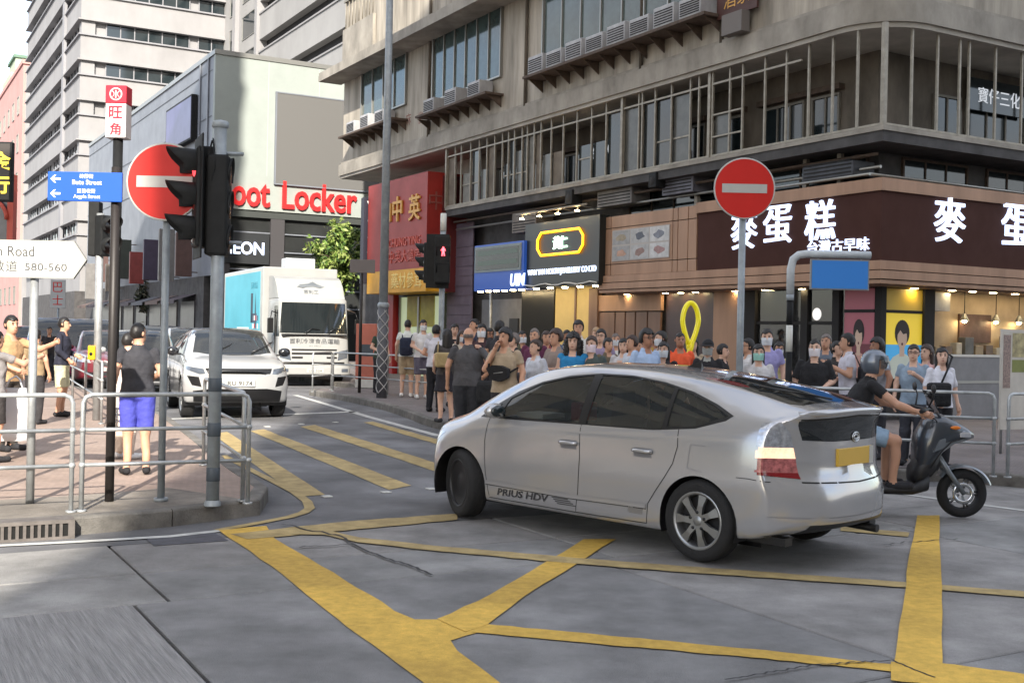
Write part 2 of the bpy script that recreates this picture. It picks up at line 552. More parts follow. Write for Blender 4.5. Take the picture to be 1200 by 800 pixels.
for pts, w, lb in [([(330, 616), (360, 622), (398, 630), (414, 640), (432, 648), (452, 656), (478, 664), (506, 676)], .035, 'dark tar filled crack inside the box junction'),
                   ([(352, 643), (380, 641), (414, 640)], .03, 'short dark crack beside the pale yellow line'),
                   ([(850, 800), (950, 783), (1000, 779), (1046, 777), (1062, 784), (1096, 797)], .02, 'thin crack crossing the road in the lower right'),
                   ([(300, 527), (345, 525)], .03, 'short dark joint across the crossing stripes'),
                   ([(1036, 641), (1060, 637), (1100, 635), (1122, 633)], .02, 'thin crack across the yellow stripe behind the scooter')]:
    rq = random.Random(len(pts) * 7 + int(pts[0][0])); fine_ = []
    for (a_, b_) in zip(pts[:-1], pts[1:]):
        kk = max(2, int(math.hypot(b_[0] - a_[0], b_[1] - a_[1]) / 5))
        fine_ += [(a_[0] + (b_[0] - a_[0]) * j / kk + rq.uniform(-1.2, 1.2), a_[1] + (b_[1] - a_[1]) * j / kk + rq.uniform(-.9, .9)) for j in range(kk)]
    lmark('crack', fine_ + [pts[-1]], w * .7, 0.0185, m_crack, lb)
mark('tar_patch', [[(168, 629), (250, 624), (268, 634), (180, 640)]], m_patch, 'dark rectangular tar patch by the gutter', 0.0068)

# ---- pavements with kerb stones
m_pave_g = mat('pavement_concrete', S(150, 142, 132), 0.85, var=0.3, vs=4, bump=0.3, bs=50, grain=.25, stain=.3)
def paver(name, c1, c2, mort, sc=1.0):
    m = bpy.data.materials.new(name); MATS[name] = m; m.use_nodes = True
    n, l = m.node_tree.nodes, m.node_tree.links
    p = n['Principled BSDF']; p.inputs['Roughness'].default_value = 0.85
    tc = n.new('ShaderNodeTexCoord'); mp = n.new('ShaderNodeMapping'); mp.inputs['Rotation'].default_value = (0, 0, R(30))
    br = n.new('ShaderNodeTexBrick')
    br.inputs['Scale'].default_value = 5.0 * sc
    br.inputs['Color1'].default_value = (*c1, 1); br.inputs['Color2'].default_value = (*c2, 1); br.inputs['Mortar'].default_value = (*mort, 1)
    br.inputs['Mortar Size'].default_value = 0.012
    no = n.new('ShaderNodeTexNoise'); no.inputs['Scale'].default_value = 1.3; no.inputs['Detail'].default_value = 8
    mx = n.new('ShaderNodeMixRGB'); mx.blend_type = 'MULTIPLY'; mx.inputs['Fac'].default_value = 0.55
    l.new(tc.outputs['Object'], mp.inputs['Vector']); l.new(mp.outputs['Vector'], br.inputs['Vector']); l.new(tc.outputs['Object'], no.inputs['Vector'])
    rp = n.new('ShaderNodeValToRGB'); rp.color_ramp.elements[0].position = .3; rp.color_ramp.elements[1].position = .62
    rp.color_ramp.elements[0].color = (.55, .53, .5, 1)
    l.new(no.outputs['Fac'], rp.inputs['Fac'])
    l.new(br.outputs['Color'], mx.inputs['Color1']); l.new(rp.outputs['Color'], mx.inputs['Color2'])
    l.new(mx.outputs['Color'], p.inputs['Base Color'])
    b = n.new('ShaderNodeBump'); b.inputs['Strength'].default_value = .4; b.inputs['Distance'].default_value = .01
    l.new(br.outputs['Fac'], b.inputs['Height']); b.invert = True
    l.new(b.outputs['Normal'], p.inputs['Normal'])
    return m
m_pave_red = paver('red_pavers', S(166, 146, 134), S(154, 136, 126), S(120, 108, 100))
m_pave_gr = paver('grey_pavers', S(132, 124, 122), S(120, 113, 113), S(92, 88, 88))
KH = 0.15
def smooth_poly(pts, k=6):
    pts = [Vector((p[0], p[1])) for p in pts]; out = []
    for i in range(len(pts) - 1):
        p0, p1, p2, p3 = pts[max(i - 1, 0)], pts[i], pts[i + 1], pts[min(i + 2, len(pts) - 1)]
        for j in range(k):
            t = j / k
            out.append(0.5 * ((2 * p1) + (p2 - p0) * t + (2 * p0 - 5 * p1 + 4 * p2 - p3) * t * t + (-p0 + 3 * p1 - 3 * p2 + p3) * t ** 3))
    out.append(pts[-1])
    return out
def resample(pts, step):
    out = [pts[0]]; acc = 0.0
    for i in range(1, len(pts)):
        a, b = pts[i - 1], pts[i]; d = (b - a).length
        while acc + d >= step:
            t = (step - acc) / d
            a = a + (b - a) * t; out.append(a); d = (b - a).length; acc = 0.0
        acc += d
    return out
def pavement(name, kerb, rest, m, label, inward):
    """kerb: smoothed kerb line, rest: remaining outline; inward = +1 when the pavement lies left of the kerb's direction"""
    st = tag(put(name, None), label, kind='structure')
    offk = []
    W = 0.14
    for i, p in enumerate(kerb):
        d = (kerb[min(i + 1, len(kerb) - 1)] - kerb[max(i - 1, 0)]).normalized()
        offk.append(p + Vector((-d.y, d.x)) * inward * W)
    poly = [(p.x, p.y) for p in offk] + rest
    bm = bmesh.new()
    f = bm.faces.new([bm.verts.new((x, y, KH - 0.004)) for x, y in poly])
    bmesh.ops.triangulate(bm, faces=[f])
    bmesh.ops.recalc_face_normals(bm, faces=bm.faces)
    if sum(q.normal.z for q in bm.faces) < 0:
        bmesh.ops.reverse_faces(bm, faces=bm.faces)
    MB().bm(bm).build('paving', m, st, fix=False)
    ks = resample(kerb, 0.92)
    for i in range(len(ks) - 1):
        a, b = ks[i], ks[i + 1]
        d = (b - a); ln = d.length; d.normalize(); nn = Vector((-d.y, d.x)) * inward
        c = (a + b) / 2 + nn * W / 2
        mb = MB()
        dz = random.uniform(-.004, .004); jit = random.uniform(-.006, .006)
        e = 0.02
        prof = [(0, -0.03), (0, KH - e), (e * .35, KH - e * .35), (e, KH), (W - .001, KH), (W - .001, -0.03)]
        vs = []
        for s_ in (-1, 1):
            for (q, z) in prof:
                p = c + d * s_ * (ln / 2 - 0.006) + nn * (q - W / 2 + jit * .4)
                vs.append((p.x, p.y, z + dz))
        n6 = len(prof)
        mb.add(vs, [(k, k + 1, n6 + k + 1, n6 + k) for k in range(n6 - 1)] + [tuple(range(n6)), tuple(reversed(range(n6, 2 * n6)))])
        mb.build('kerb_stone', m_kerb, st)
    return st
far_l = gp(190, 492)
kl = [gp(-420, 668), gp(-150, 645), gp(0, 634), gp(100, 626), gp(200, 617), gp(275, 608), gp(316, 601), gp(321, 594), gp(305, 580), gp(280, 563), gp(255, 543), gp(225, 518), far_l]
kl = [Vector((p.x, p.y)) for p in kl]
kl = smooth_poly(kl, 5)
lastp = kl[-1]
kl += [lastp + E1 * t for t in (4, 8, 14, 22, 32)]
pv_l = pavement('pavement', kl, [tuple(lastp + E1 * 90), tuple(lastp + E1 * 90 - E2 * 4), (-40, 22), (-40, 6)], m_pave_red, 'reddish paved corner pavement on the left', 1)
# grey concrete strip behind the front kerb
strip_in = [Vector((p.x, p.y)) for p in kl[:35]]
mb = MB(); vs = []
for i, p in enumerate(strip_in):
    d = (strip_in[min(i + 1, len(strip_in) - 1)] - strip_in[max(i - 1, 0)]).normalized()
    nn = Vector((-d.y, d.x)); a = p + nn * 0.145; b = p + nn * 1.25
    vs += [(a.x, a.y, KH - 0.0005), (b.x, b.y, KH - 0.0005)]
mb.add(vs[:56], [(2 * i, 2 * i + 1, 2 * i + 3, 2 * i + 2) for i in range(27)])
o = mb.build('concrete_strip', m_pave_g, pv_l)
for p in o.data.polygons:
    if p.normal.z < 0: p.flip()
kr = [Vector((p.x, p.y)) for p in [gp(1300, 581), gp(1200, 572), gp(1130, 565), gp(1060, 563)]] + [Vector((2.9, 13.6)), Vector((1.5, 15.4)), Vector((0.2, 17.6))] + \
     [Vector((p.x, p.y)) for p in [gp(510, 502), gp(475, 489), gp(440, 478), gp(398, 469), gp(360, 462.5)]] + [Vector((-5.0, 30.8)), Vector((-4.4, 31.6)), Vector((-4.5, 33.2))]
far0 = kr[0] + E2 * 40
kr = smooth_poly(kr, 5)
kr = [kr[0] + E2 * t for t in (24, 14, 6)] + kr
kr += [kr[-1] + E1 * t for t in (4, 8, 13)]
pv_r = pavement('pavement', kr, [tuple(kr[-1] + E2 * 14), tuple(kr[0] + E1 * 10)], m_pave_gr, 'grey brick corner pavement crowded with pedestrians on the right', -1)
# pavement on the far side of the cross street
FLC = Vector((pp(252, 100, 54).x, 54.0))
kf = [FLC - E1 * 3 + E2 * 40, FLC - E1 * 3 + E2 * 20, FLC - E1 * 3 + E2 * 1.5, FLC - E1 * 2.4 - E2 * 2.4, FLC + E1 * 1 - E2 * 3, FLC + E1 * 20 - E2 * 3, FLC + E1 * 70 - E2 * 3]
pavement('pavement', kf, [tuple(FLC + E1 * 70 + E2 * 1), tuple(FLC + E1 * 1 + E2 * 1), tuple(FLC + E1 * 1 + E2 * 40)], m_pave_gr, 'far grey pavement below the sportswear shop', -1)

# side entry gully let into the kerb face
dr = thing('storm_drain', 'cast iron kerb drain with dark slots beside the corner railing', 'drain', (0, 0, 0))
m_iron = mat('drain_iron', S(112, 106, 102), 0.7, 0.3, var=0.3, vs=8)
m_hole = mat('drain_hole', (0.006, 0.006, 0.006), 0.9)
pa, pb = gp(-6, 635.5), gp(80, 630)
d = (pb - pa).normalized(); ln = (pb - pa).length
ctr = (pa + pb) / 2
dr.location = (ctr.x, ctr.y - .012, 0); dr.rotation_euler.z = math.atan2(d.y, d.x)
fr = MB()
fr.box((-ln / 2 - .05, -.03, .0), (ln / 2 + .05, .12, .022)); fr.box((-ln / 2 - .05, -.03, .128), (ln / 2 + .05, .16, .158))
fr.box((-ln / 2 - .05, -.03, .022), (-ln / 2, .12, .128)); fr.box((ln / 2, -.03, .022), (ln / 2 + .05, .12, .128))
fr.build('frame', m_iron, dr)
MB().sheet([(-ln / 2, -.012, .022), (ln / 2, -.012, .022), (ln / 2, -.012, .128), (-ln / 2, -.012, .128)]).build('pit', m_hole, dr)
bar = MB().box((-.012, -.026, .022), (.012, -.014, .128)).mesh('bar', m_iron)
for i in range(1, 10):
    put('bar', bar, dr, (-ln / 2 + i * ln / 10, 0, 0))

# ================================================================ STREET FURNITURE
m_galv = mat('galvanised_steel', S(178, 181, 182), 0.45, 0.55, var=0.25, vs=9)
m_galv_d = mat('grey_painted_pole', S(150, 158, 164), 0.5, 0.15, var=0.22, vs=7)
m_black = mat('black_housing', (0.013, 0.014, 0.015), 0.65, var=0.2, vs=10, spec=.25)
m_darkpole = mat('dark_brown_pole', (0.028, 0.024, 0.023), 0.5, 0.2)
m_red = mat('red_sign_face', S(200, 40, 34), 0.5, spec=.3, var=0.06, vs=3)
m_signw = mat('white_sign_face', S(182, 182, 178), 0.45, var=0.06, vs=4)
m_blue = mat('blue_sign_face', S(22, 80, 176), 0.5, spec=.3, var=0.05, vs=3)
m_sback = mat('sign_back_grey', S(140, 142, 144), 0.5, 0.4)
m_text_k = mat('black_lettering', S(58, 58, 60), 0.5)
m_text_w = mat('white_lettering', S(240, 240, 240), 0.5)
m_yelbox = mat('yellow_plastic', S(238, 180, 20), 0.4)
m_lens_off = mat('dark_lens', (0.03, 0.015, 0.012), 0.15)
m_lens_red = mat('lit_red_man', (1.0, 0.06, 0.08), 0.4, emit=2.2)
m_glowred = mat('lit_red_lens', (0.9, 0.05, 0.06), 0.3, emit=0.9)
m_band_w = mat('white_band', S(206, 206, 200), 0.5, var=.1, vs=8)

def railing(p0, p1, label, h=1.0, rails=(0.40, 0.70), rad=0.021, posts=True, group='pedestrian railings'):
    p0, p1 = Vector((p0[0], p0[1])), Vector((p1[0], p1[1]))
    d = p1 - p0; ln = d.length
    t = thing('railing', label, 'railing', (p0.x, p0.y, KH - 0.004), math.atan2(d.y, d.x), group)
    c = 0.07
    top = [(0, 0, 0), (0, 0, h - c), (c * .3, 0, h - c * .3), (c, 0, h), (ln - c, 0, h), (ln - c * .3, 0, h - c * .3), (ln, 0, h - c), (ln, 0, 0)]
    MB().tube(top, rad, 8).build('frame', m_galv, t)
    for z in rails:
        MB().cyl((0, 0, z), (ln, 0, z), rad * .82, n=8).build('rail', m_galv, t)
    for x in (0, ln):
        MB().cyl((x, 0, 0), (x, 0, .02), rad * 2.1, n=10).build('base_flange', m_galv, t)
        for z in rails:
            MB().ell((x, 0, z), (rad * 1.5,) * 3, n=8).build('rail_joint', m_galv, t)
    return t
b0 = gp(-150, 612, KH); b1 = gp(83, 600, KH); b2 = gp(95, 599, KH); b3 = gp(290, 590, KH); b4 = gp(276, 574, KH)
railing(b0, b1, 'galvanised railing panel at the left edge of the corner pavement')
railing(b2, b3, 'galvanised railing panel in front of the man in blue shorts')
railing(gp(284, 587, KH), gp(238, 545, KH), 'short galvanised railing panel running back along the corner kerb')
ra, rb = Vector((-6.55, 18.2)), Vector((-11.9, 29.6))
for i in range(4):
    q0 = ra + (rb - ra) * (i / 4 + .005); q1 = ra + (rb - ra) * ((i + 1) / 4 - .005)
    railing(q0, q1, ['nearest', 'second', 'third', 'farthest'][i] + ' railing panel along the left kerb beside the queue of cars')
for (u0, v0, u1, v1, lb) in [(366, 459, 388, 456.5, 'short railing panel in front of the truck number plate'), (390, 458, 446, 462, 'railing panel between truck and lattice wrapped lamp post'),
                             (454, 463, 502, 468, 'railing panel in front of the man with the navy backpack')]:
    railing(gp(u0, v0, KH), gp(u1, v1, KH), lb)
railing((5.95, 13.55), (8.4, 14.95), 'railing panel at the right edge beside the scooter')
railing((3.62, 14.2), (5.8, 13.6), 'railing panel behind the scooter rider')

def pole(parent, x, y, z0, z1, r, m, name='pole', r1=None):
    return MB().cyl((x, y, z0), (x, y, z1), r, r1, 16).build(name, m, parent)
def no_entry(base, zc, rad, pr, ztop, label, rz=0.0, mpole=None):
    t = thing('no_entry_sign', label, 'road sign', (base.x, base.y, KH), rz)
    zc -= KH; ztop -= KH
    pole(t, 0, .03 + pr, 0, ztop, pr, mpole or m_galv_d)
    MB().cyl((0, .03 + pr, 0), (0, .03 + pr, .03), pr * 1.9, n=14).build('base_flange', m_galv_d, t)
    MB().lathe([(0, .012), (rad, .012), (rad, 0), (rad - .004, -.006)], (0, 0, zc), 'y', 48).build('back_plate', m_sback, t)
    MB().lathe([(rad, -.004), (rad - .002, -.008), (rad * .955, -.008)], (0, 0, zc), 'y', 48).build('white_rim', m_signw, t)
    MB().lathe([(rad * .955, -.008), (0, -.0082)], (0, 0, zc), 'y', 48).build('red_disc', m_red, t)
    MB().box((-rad * .73, -.0095, zc - rad * .145), (rad * .73, -.012, zc + rad * .145)).build('white_bar', m_signw, t)
    for dz in (-.2, .2):
        MB().box((-.05, .012, zc + dz - .02), (.05, .03 + pr, zc + dz + .02)).build('clamp', m_sback, t)
    return t
bl = gp(186, 588, KH)
qz = pp(185, 213, bl.y)
no_entry(bl, qz.z, 0.355, 0.033, qz.z - .15, 'red no entry sign on grey pole partly hidden by the black signal head')
br_ = pp(868, 430, 14.2)
qz = pp(876, 221, 14.2)
no_entry(br_, qz.z, 0.385, 0.044, qz.z - .1, 'red no entry sign on tall grey pole behind the silver car roof')

# ---- traffic signals
def signal_head(parent, pos, rz, n=3, lit=None, w=.28, sp=.30, shield=True, vis=.24):
    """housing with hooded lenses, local front is -y"""
    m = Matrix.Translation(pos) @ Matrix.Rotation(rz, 4, 'Z')
    def tf(o):
        o.matrix_local = m; return o
    hh = sp * n
    tf(MB().box((-w / 2, 0, 0), (w / 2, .2, hh), 0, .025).build('housing', m_black, parent))
    if shield:
        tf(MB().box((-w / 2 - .085, .03, -.1), (w / 2 + .085, .045, hh + .1), 0, .006).build('backing_board', m_black, parent))
    for i in range(n):
        z = sp * (i + .5); r = sp * .4
        ln = tf(MB().lathe([(0, -.012), (r * .9, -.006), (r, .004)], (0, 0, z), 'y', 20).build('lens', lit[1] if (lit and lit[0] == i) else m_lens_off, parent))
        vsx, fs = [], []
        k = 18
        for j in range(k + 1):
            a = R(-35) + R(250) * j / k
            ext = vis * (0.45 + 0.55 * max(0, math.sin(a)) ** .6)
            for (rr, y) in ((r * 1.05, 0), (r * 1.12, -ext), (r * 1.16, -ext), (r * 1.1, 0)):
                vsx.append((rr * math.cos(a), y - (0.0), z + rr * math.sin(a)))
        for j in range(k):
            for q in range(3):
                fs.append((4 * j + q, 4 * j + q + 1, 4 * j + 5 + q, 4 * j + 4 + q))
        tf(MB().add(vsx, fs, 0, True).build('visor', m_black, parent))
bp = gp(249, 592, KH)
t = thing('traffic_light', 'grey signal pole with two black signal heads on the corner pavement', 'traffic light', (bp.x, bp.y, KH))
zt = pp(250, 150, bp.y).z - KH
pole(t, 0, 0, 0, zt, .058, m_galv_d)
MB().lathe([(.062, 0), (.075, .01), (.075, .05), (.062, .06), (0, .075)], (0, 0, zt), 'z', 16).build('cap', m_galv_d, t)
MB().lathe([(.075, 0), (.075, .02), (.062, .05)], (0, 0, 0), 'z', 16).build('base_collar', m_galv_d, t)
m_dark_band = mat('dark_tape_band', S(70, 78, 86), .6)
for z in (.22, .62, 1.02):
    MB().lathe([(.0585, 0), (.0605, .002), (.0605, .12), (.0585, .122)], (0, 0, z), 'z', 16).build('band', m_dark_band, t)
zb = pp(240, 290, bp.y).z - KH
signal_head(t, (-.23, .02, zb), R(-66), 3, (2, m_glowred), vis=.25)
zb2 = pp(270, 300, bp.y).z - KH
signal_head(t, (.08, .07, zb2), R(97), 3, shield=False, vis=.03)
for z in (zb + .05, zb + .85):
    MB().cyl((-.2, .03, z), (.2, .05, z), .018, n=8).build('bracket', m_galv_d, t)
MB().tube([(-.06, -.04, zt - .12), (-.09, -.07, zt - .3), (-.05, -.08, zt - .55), (-.1, -.06, zt - .75), (-.11, -.02, zt - .9)], .009, 6).build('cable', m_black, t)
MB().tube([(-.05, -.05, zt - .1), (-.02, -.09, zt - .35), (-.07, -.07, zt - .62)], .007, 6).build('cable', m_black, t)

# dark pole with the blue finger sign
bd = gp(128, 587, KH)
t = thing('street_direction_sign', 'blue direction sign with white arrows on a dark brown pole', 'street sign', (bd.x, bd.y, KH))
zt = pp(128, 196, bd.y).z - KH
pole(t, 0, 0, 0, zt, .04, m_darkpole)
c0, c1 = pp(60, 202, bd.y), pp(146, 238, bd.y)
x0, x1, z0, z1 = c0.x - bd.x, c1.x - bd.x, c1.z - KH, c0.z - KH
MB().box((x0, -.075, z0), (x1, -.05, z1), 0, .006).build('panel', m_blue, t)
for zz in (z0 + .03, z1 - .03):
    MB().box((-.045, -.05, zz - .012), (.045, .045, zz + .012)).build('clamp', m_darkpole, t)
hz = (z1 - z0)
for k, (a, b) in enumerate((('砵蘭街', 'Bute Street'), ('亞皆老街', 'Argyle Street'))):
    zc = z0 + hz * (.75 - .5 * k)
    text(t, a, (x0 + (x1 - x0) * .52, -.075, zc + hz * .105), (1, 0, 0), (0, 0, 1), hz * .15, m_text_w, depth=.002, bold=.01)
    text(t, b, (x0 + (x1 - x0) * .53, -.075, zc - hz * .10), (1, 0, 0), (0, 0, 1), hz * .16, m_text_w, depth=.002, bold=.015)
    ax = x0 + (x1 - x0) * .1
    MB().prism([(ax - .04, zc), (ax - .005, zc + .035), (ax + .01, zc + .035), (ax - .015, zc + .009), (ax + .05, zc + .009), (ax + .05, zc - .009), (ax - .015, zc - .009), (ax + .01, zc - .035), (ax - .005, zc - .035)],
               lambda a, b, d: (a, d, b), -.077, -.075).build('arrow', m_text_w, t)
# the white street name board
bn = gp(33, 590, KH)
t = thing('street_name_sign', 'white arrow shaped road name board on grey post, numbers 580 to 560', 'street sign', (bn.x, bn.y, KH))
zs0, zs1 = pp(50, 326, bn.y).z - KH, pp(50, 282, bn.y).z - KH
xt = pp(103, 305, bn.y).x - bn.x; xs = pp(88, 305, bn.y).x - bn.x; xl = xt - 1.38
zc = (zs0 + zs1) / 2
pole(t, 0, .035, 0, zs0 + .03, .036, m_galv)
MB().cyl((xl + .28, .035, -.0), (xl + .28, .035, zs0 + .03), .036, n=16).build('pole', m_galv, t)
m_frame = mat('sign_frame_grey', S(150, 150, 146), .5)
arrow = [(xl, zs0), (xs, zs0), (xt, zc), (xs, zs1), (xl, zs1)]
MB().prism(arrow, lambda a, b, d: (a, d, b), -.035, 0).build('board', m_frame, t)
ins = [(xl + .014, zs0 + .014), (xs - .006, zs0 + .014), (xt - .018, zc), (xs - .006, zs1 - .014), (xl + .014, zs1 - .014)]
MB().prism(ins, lambda a, b, d: (a, d, b), -.0365, -.03).build('face', m_signw, t)
hh = zs1 - zs0
px = lambda u: pp(u, 305, bn.y).x - bn.x
text(t, 'Nathan Road', (px(40) - .295, -.0365, zs0 + hh * .70), (1, 0, 0), (0, 0, 1), hh * .27, m_text_k, w=.62, depth=.002)
text(t, '彌敦道', (px(22) - .16, -.0365, zs0 + hh * .3), (1, 0, 0), (0, 0, 1), hh * .3, m_text_k, depth=.002, spacing=1.1)
text(t, '580-560', (px(56), -.0365, zs0 + hh * .29), (1, 0, 0), (0, 0, 1), hh * .2, m_text_k, w=px(80) - px(31), depth=.002)
# station totem farther back
YM = 26.0
bm_ = pp(132, 470, YM)
t = thing('station_sign', 'tall station totem, red emblem over white board with two red characters', 'sign', (bm_.x, YM, KH))
zb, zm, ztp = (pp(133, v, YM).z - KH for v in (163, 123, 102))
hw = 12 / F * YM
m_mtr = mat('station_red', S(184, 26, 52), .4, var=.05)
m_mtrw = mat('station_white', S(206, 198, 198), .4)
pole(t, 0, 0, 0, zb, .11, m_black)
MB().box((-hw, -.2, zb), (hw, .2, zm), 0, .02).build('lower_board', m_mtrw, t)
MB().box((-hw - .004, -.205, zm), (hw + .004, .205, ztp), 0, .02).build('upper_board', m_mtr, t)
zc = (zm + ztp) / 2; rr = (ztp - zm) * .36
MB().lathe([(rr, -.206), (rr, -.212), (rr * .78, -.212), (rr * .78, -.206)], (0, 0, zc), 'y', 32).build('emblem_ring', m_mtrw, t)
MB().box((-rr * .1, -.206, zc - rr * .62), (rr * .1, -.213, zc + rr * .62)).build('emblem_bar', m_mtrw, t)
MB().tube([(-rr * .62, -.208, zc + rr * .55), (-rr * .28, -.208, zc + rr * .2), (-rr * .28, -.208, zc - rr * .2), (-rr * .62, -.208, zc - rr * .55)], rr * .08, 6).build('emblem_arc', m_mtrw, t)
MB().tube([(rr * .62, -.208, zc + rr * .55), (rr * .28, -.208, zc + rr * .2), (rr * .28, -.208, zc - rr * .2), (rr * .62, -.208, zc - rr * .55)], rr * .08, 6).build('emblem_arc', m_mtrw, t)
for k, ch in enumerate('旺角'):
    text(t, ch, (0, -.2, zb + (zm - zb) * (.74 - .49 * k)), (1, 0, 0), (0, 0, 1), (zm - zb) * .36, m_mtr, depth=.005, bold=.02)
# small signal behind, with the yellow push button
YS = 19.0
bs_ = pp(113, 480, YS)
t = thing('traffic_light', 'smaller signal post with yellow push button on the left pavement', 'traffic light', (bs_.x, YS, KH))
zt = pp(113, 250, YS).z - KH
pole(t, 0, 0, 0, zt, .062, m_galv)
signal_head(t, (.15, -.02, pp(120, 300, YS).z - KH), R(55), 2, sp=.34, shield=False)
MB().box((-.2, -.02, pp(112, 300, YS).z - KH), (-.02, .18, pp(112, 236, YS).z - KH), 0, .02).build('side_housing', m_black, t)
zc = pp(107, 413, YS).z - KH
MB().box((-.13, -.11, zc - .12), (-.01, -.02, zc + .12), 0, .02).build('push_button_box', m_yelbox, t)
MB().lathe([(0, -.118), (.03, -.116), (.03, -.108)], (-.07, 0, zc - .02), 'y', 14).build('button', m_black, t)
# lamp post with the lattice wrap
YL = gp(447, 466, KH).y
bl_ = gp(447, 466, KH)
t = thing('lamp_post', 'tall grey lamp post with white lattice wrap round its foot', 'lamp post', (bl_.x, YL, KH))
MB().cyl((0, 0, 0), (0, 0, 2.2), .125, .125, 18).build('base', mat('lamp_base', S(96, 98, 104), .6, .2, var=.2), t)
MB().cyl((0, 0, 2.2), (0, 0, 11.2), .105, .075, 18).build('shaft', m_galv_d, t)
MB().lathe([(.126, 0), (.14, .02), (.14, .08), (.106, .12)], (0, 0, 2.14), 'z', 18).build('collar', m_galv_d, t)
m_lat = mat('white_lattice', S(172, 172, 172), .5)
for sgn in (-1, 1):
    for ph in (0, 1, 2):
        pts = []
        for i in range(61):
            a = sgn * 2 * math.pi * i / 60 * 2.2 + ph * 2 * math.pi / 3
            pts.append((.129 * math.cos(a), .129 * math.sin(a), .12 + 1.95 * i / 60))
        MB().tube(pts, .012, 5).build('lattice_strand', m_lat, t)
MB().tube([(0, 0, 11.1), (0, 0, 11.35), (-.25, -.05, 11.55), (-.9, -.2, 11.6), (-1.5, -.3, 11.6)], .05, 8).build('arm', m_galv_d, t)
MB().box((-2.1, -.5, 11.5), (-1.35, -.15, 11.66), 0, .05).build('lantern', m_galv_d, t)
MB().tube([(0, 0, 10.15), (-.35, -.05, 10.3), (-.8, -.05, 10.28)], .035, 8).build('bracket', m_darkpole, t)
# pedestrian signal
bps = gp(515, 482, KH)
t = thing('pedestrian_signal', 'pedestrian signal with lit red figure on grey pole beside the far kerb', 'traffic light', (bps.x, bps.y, KH))
zt = pp(517, 250, bps.y).z - KH
pole(t, 0, 0, 0, zt - .35, .057, m_galv_d)
MB().cyl((0, 0, zt - .35), (0, 0, zt), .063, .06, 16).build('pole_sleeve', m_band_w, t)
z0 = pp(517, 338, bps.y).z - KH; z1 = pp(517, 275, bps.y).z - KH
MB().box((-.32, -.12, z0), (.14, -.1, z1), 0, .008).build('backing_board', m_black, t)
MB().box((-.14, -.34, z0 + .1), (.16, -.12, z1 - .05), 0, .02).build('housing', m_black, t)
zc = pp(517, 295, bps.y).z - KH
man = [(-.008, .075), (.008, .075), (.012, .05), (.045, .0), (.03, -.005), (.022, .015), (.02, -.02), (.03, -.085), (.012, -.085), (0, -.03), (-.012, -.085), (-.03, -.085), (-.02, -.02), (-.022, .015), (-.03, -.005), (-.045, 0), (-.012, .05)]
MB().prism([(a * 1.15 + .03, b * 1.25 + zc) for a, b in reversed(man)], lambda a, b, d: (a, d, b), -.345, -.341).build('lit_figure', m_lens_red, t)
for zz in (zc, zc - .33):
    MB().tube([(-.1, -.35, zz - .1), (-.1, -.42, zz + .08), (.16, -.42, zz + .08), (.16, -.35, zz - .1)], .012, 5).build('hood', m_black, t)
zc = pp(517, 308, bps.y).z - KH
signal_head(t, (-.36, .05, z0 + .1), R(-100), 3, sp=.27, w=.24, shield=False, vis=.2)
# back of a small sign by the truck
p0 = gp(421, 460, KH)
t = thing('road_sign', 'plain grey back of a small sign on a dark post behind the truck corner', 'road sign', (p0.x, p0.y, KH))
zc = pp(424, 312, p0.y).z - KH
pole(t, 0, 0, 0, zc + .15, .04, m_darkpole)
MB().box((-.3, -.05, zc - .17), (.34, -.03, zc + .17), 0, .01).build('plate', mat('plate_brown_grey', S(104, 98, 98), .5), t)
# blue blank sign hanging from a bent pole
YB = 14.6
p0 = pp(924, 440, YB)
t = thing('hanging_sign', 'blank blue sign hanging from a bent grey pipe with black and white post', 'street sign', (p0.x, YB, KH))
xq = lambda u, v: pp(u, v, YB).x - p0.x
zq = lambda u, v: pp(u, v, YB).z - KH
zt = zq(970, 298)
MB().tube([(0, 0, zq(926, 345)), (0, 0, zt - .2), (.03, 0, zt - .07), (.1, 0, zt - .015), (.2, 0, zt), (xq(1020, 300), 0, zt)], .05, 12).build('bent_pipe', mat('pale_grey_pipe', S(190, 196, 200), .45, var=.15, vs=8), t)
zz = 0; k = 0
edges = [0, zq(926, 412), zq(926, 381), zq(926, 352), zq(926, 345)]
mcol = [m_black, m_band_w, m_black, m_galv_d]
for a, b, mm in zip(edges[:-1], edges[1:], mcol):
    pole(t, 0, 0, a, b, .042 if mm is not m_galv_d else .049, mm, 'pole_section')
z0, z1 = zq(984, 340), zq(984, 304)
x0, x1 = xq(949, 320), xq(1018, 320)
MB().box((x0, -.03, z0), (x1, .01, z1), 0, .006).build('panel_frame', m_sback, t)
MB().box((x0 + .02, -.034, z0 + .02), (x1 - .02, -.028, z1 - .02)).build('panel', mat('light_blue_sign_face', S(58, 132, 214), .45), t)
for x in (x0 + .1, x1 - .1):
    MB().cyl((x, -.005, z1), (x, -.005, zt), .012, n=8).build('hanger', m_sback, t)

# pinkish cabinet by the lamp post
pcab = gp(430, 455, KH)
t = thing('utility_cabinet', 'salmon pink cabinet with grey panel beside the lamp post', 'cabinet', (pcab.x, pcab.y + .2, KH - .004), R(-20))
zt = pp(430, 379, pcab.y).z - KH
m_salm = mat('salmon_paint', S(188, 110, 92), .5, var=.15)
MB().box((-.3, -.2, .25), (.33, .2, zt), 0, .02).build('casing', m_salm, t)
MB().box((-.3, -.195, .02), (.33, .195, .25)).build('plinth', m_band_w, t)
MB().box((-.2, -.21, zt * .5), (.24, -.2, zt * .68)).build('panel', m_dark_band, t)
MB().box((-.22, -.208, zt * .3), (.26, -.2, zt * .46)).build('door', m_salm, t)
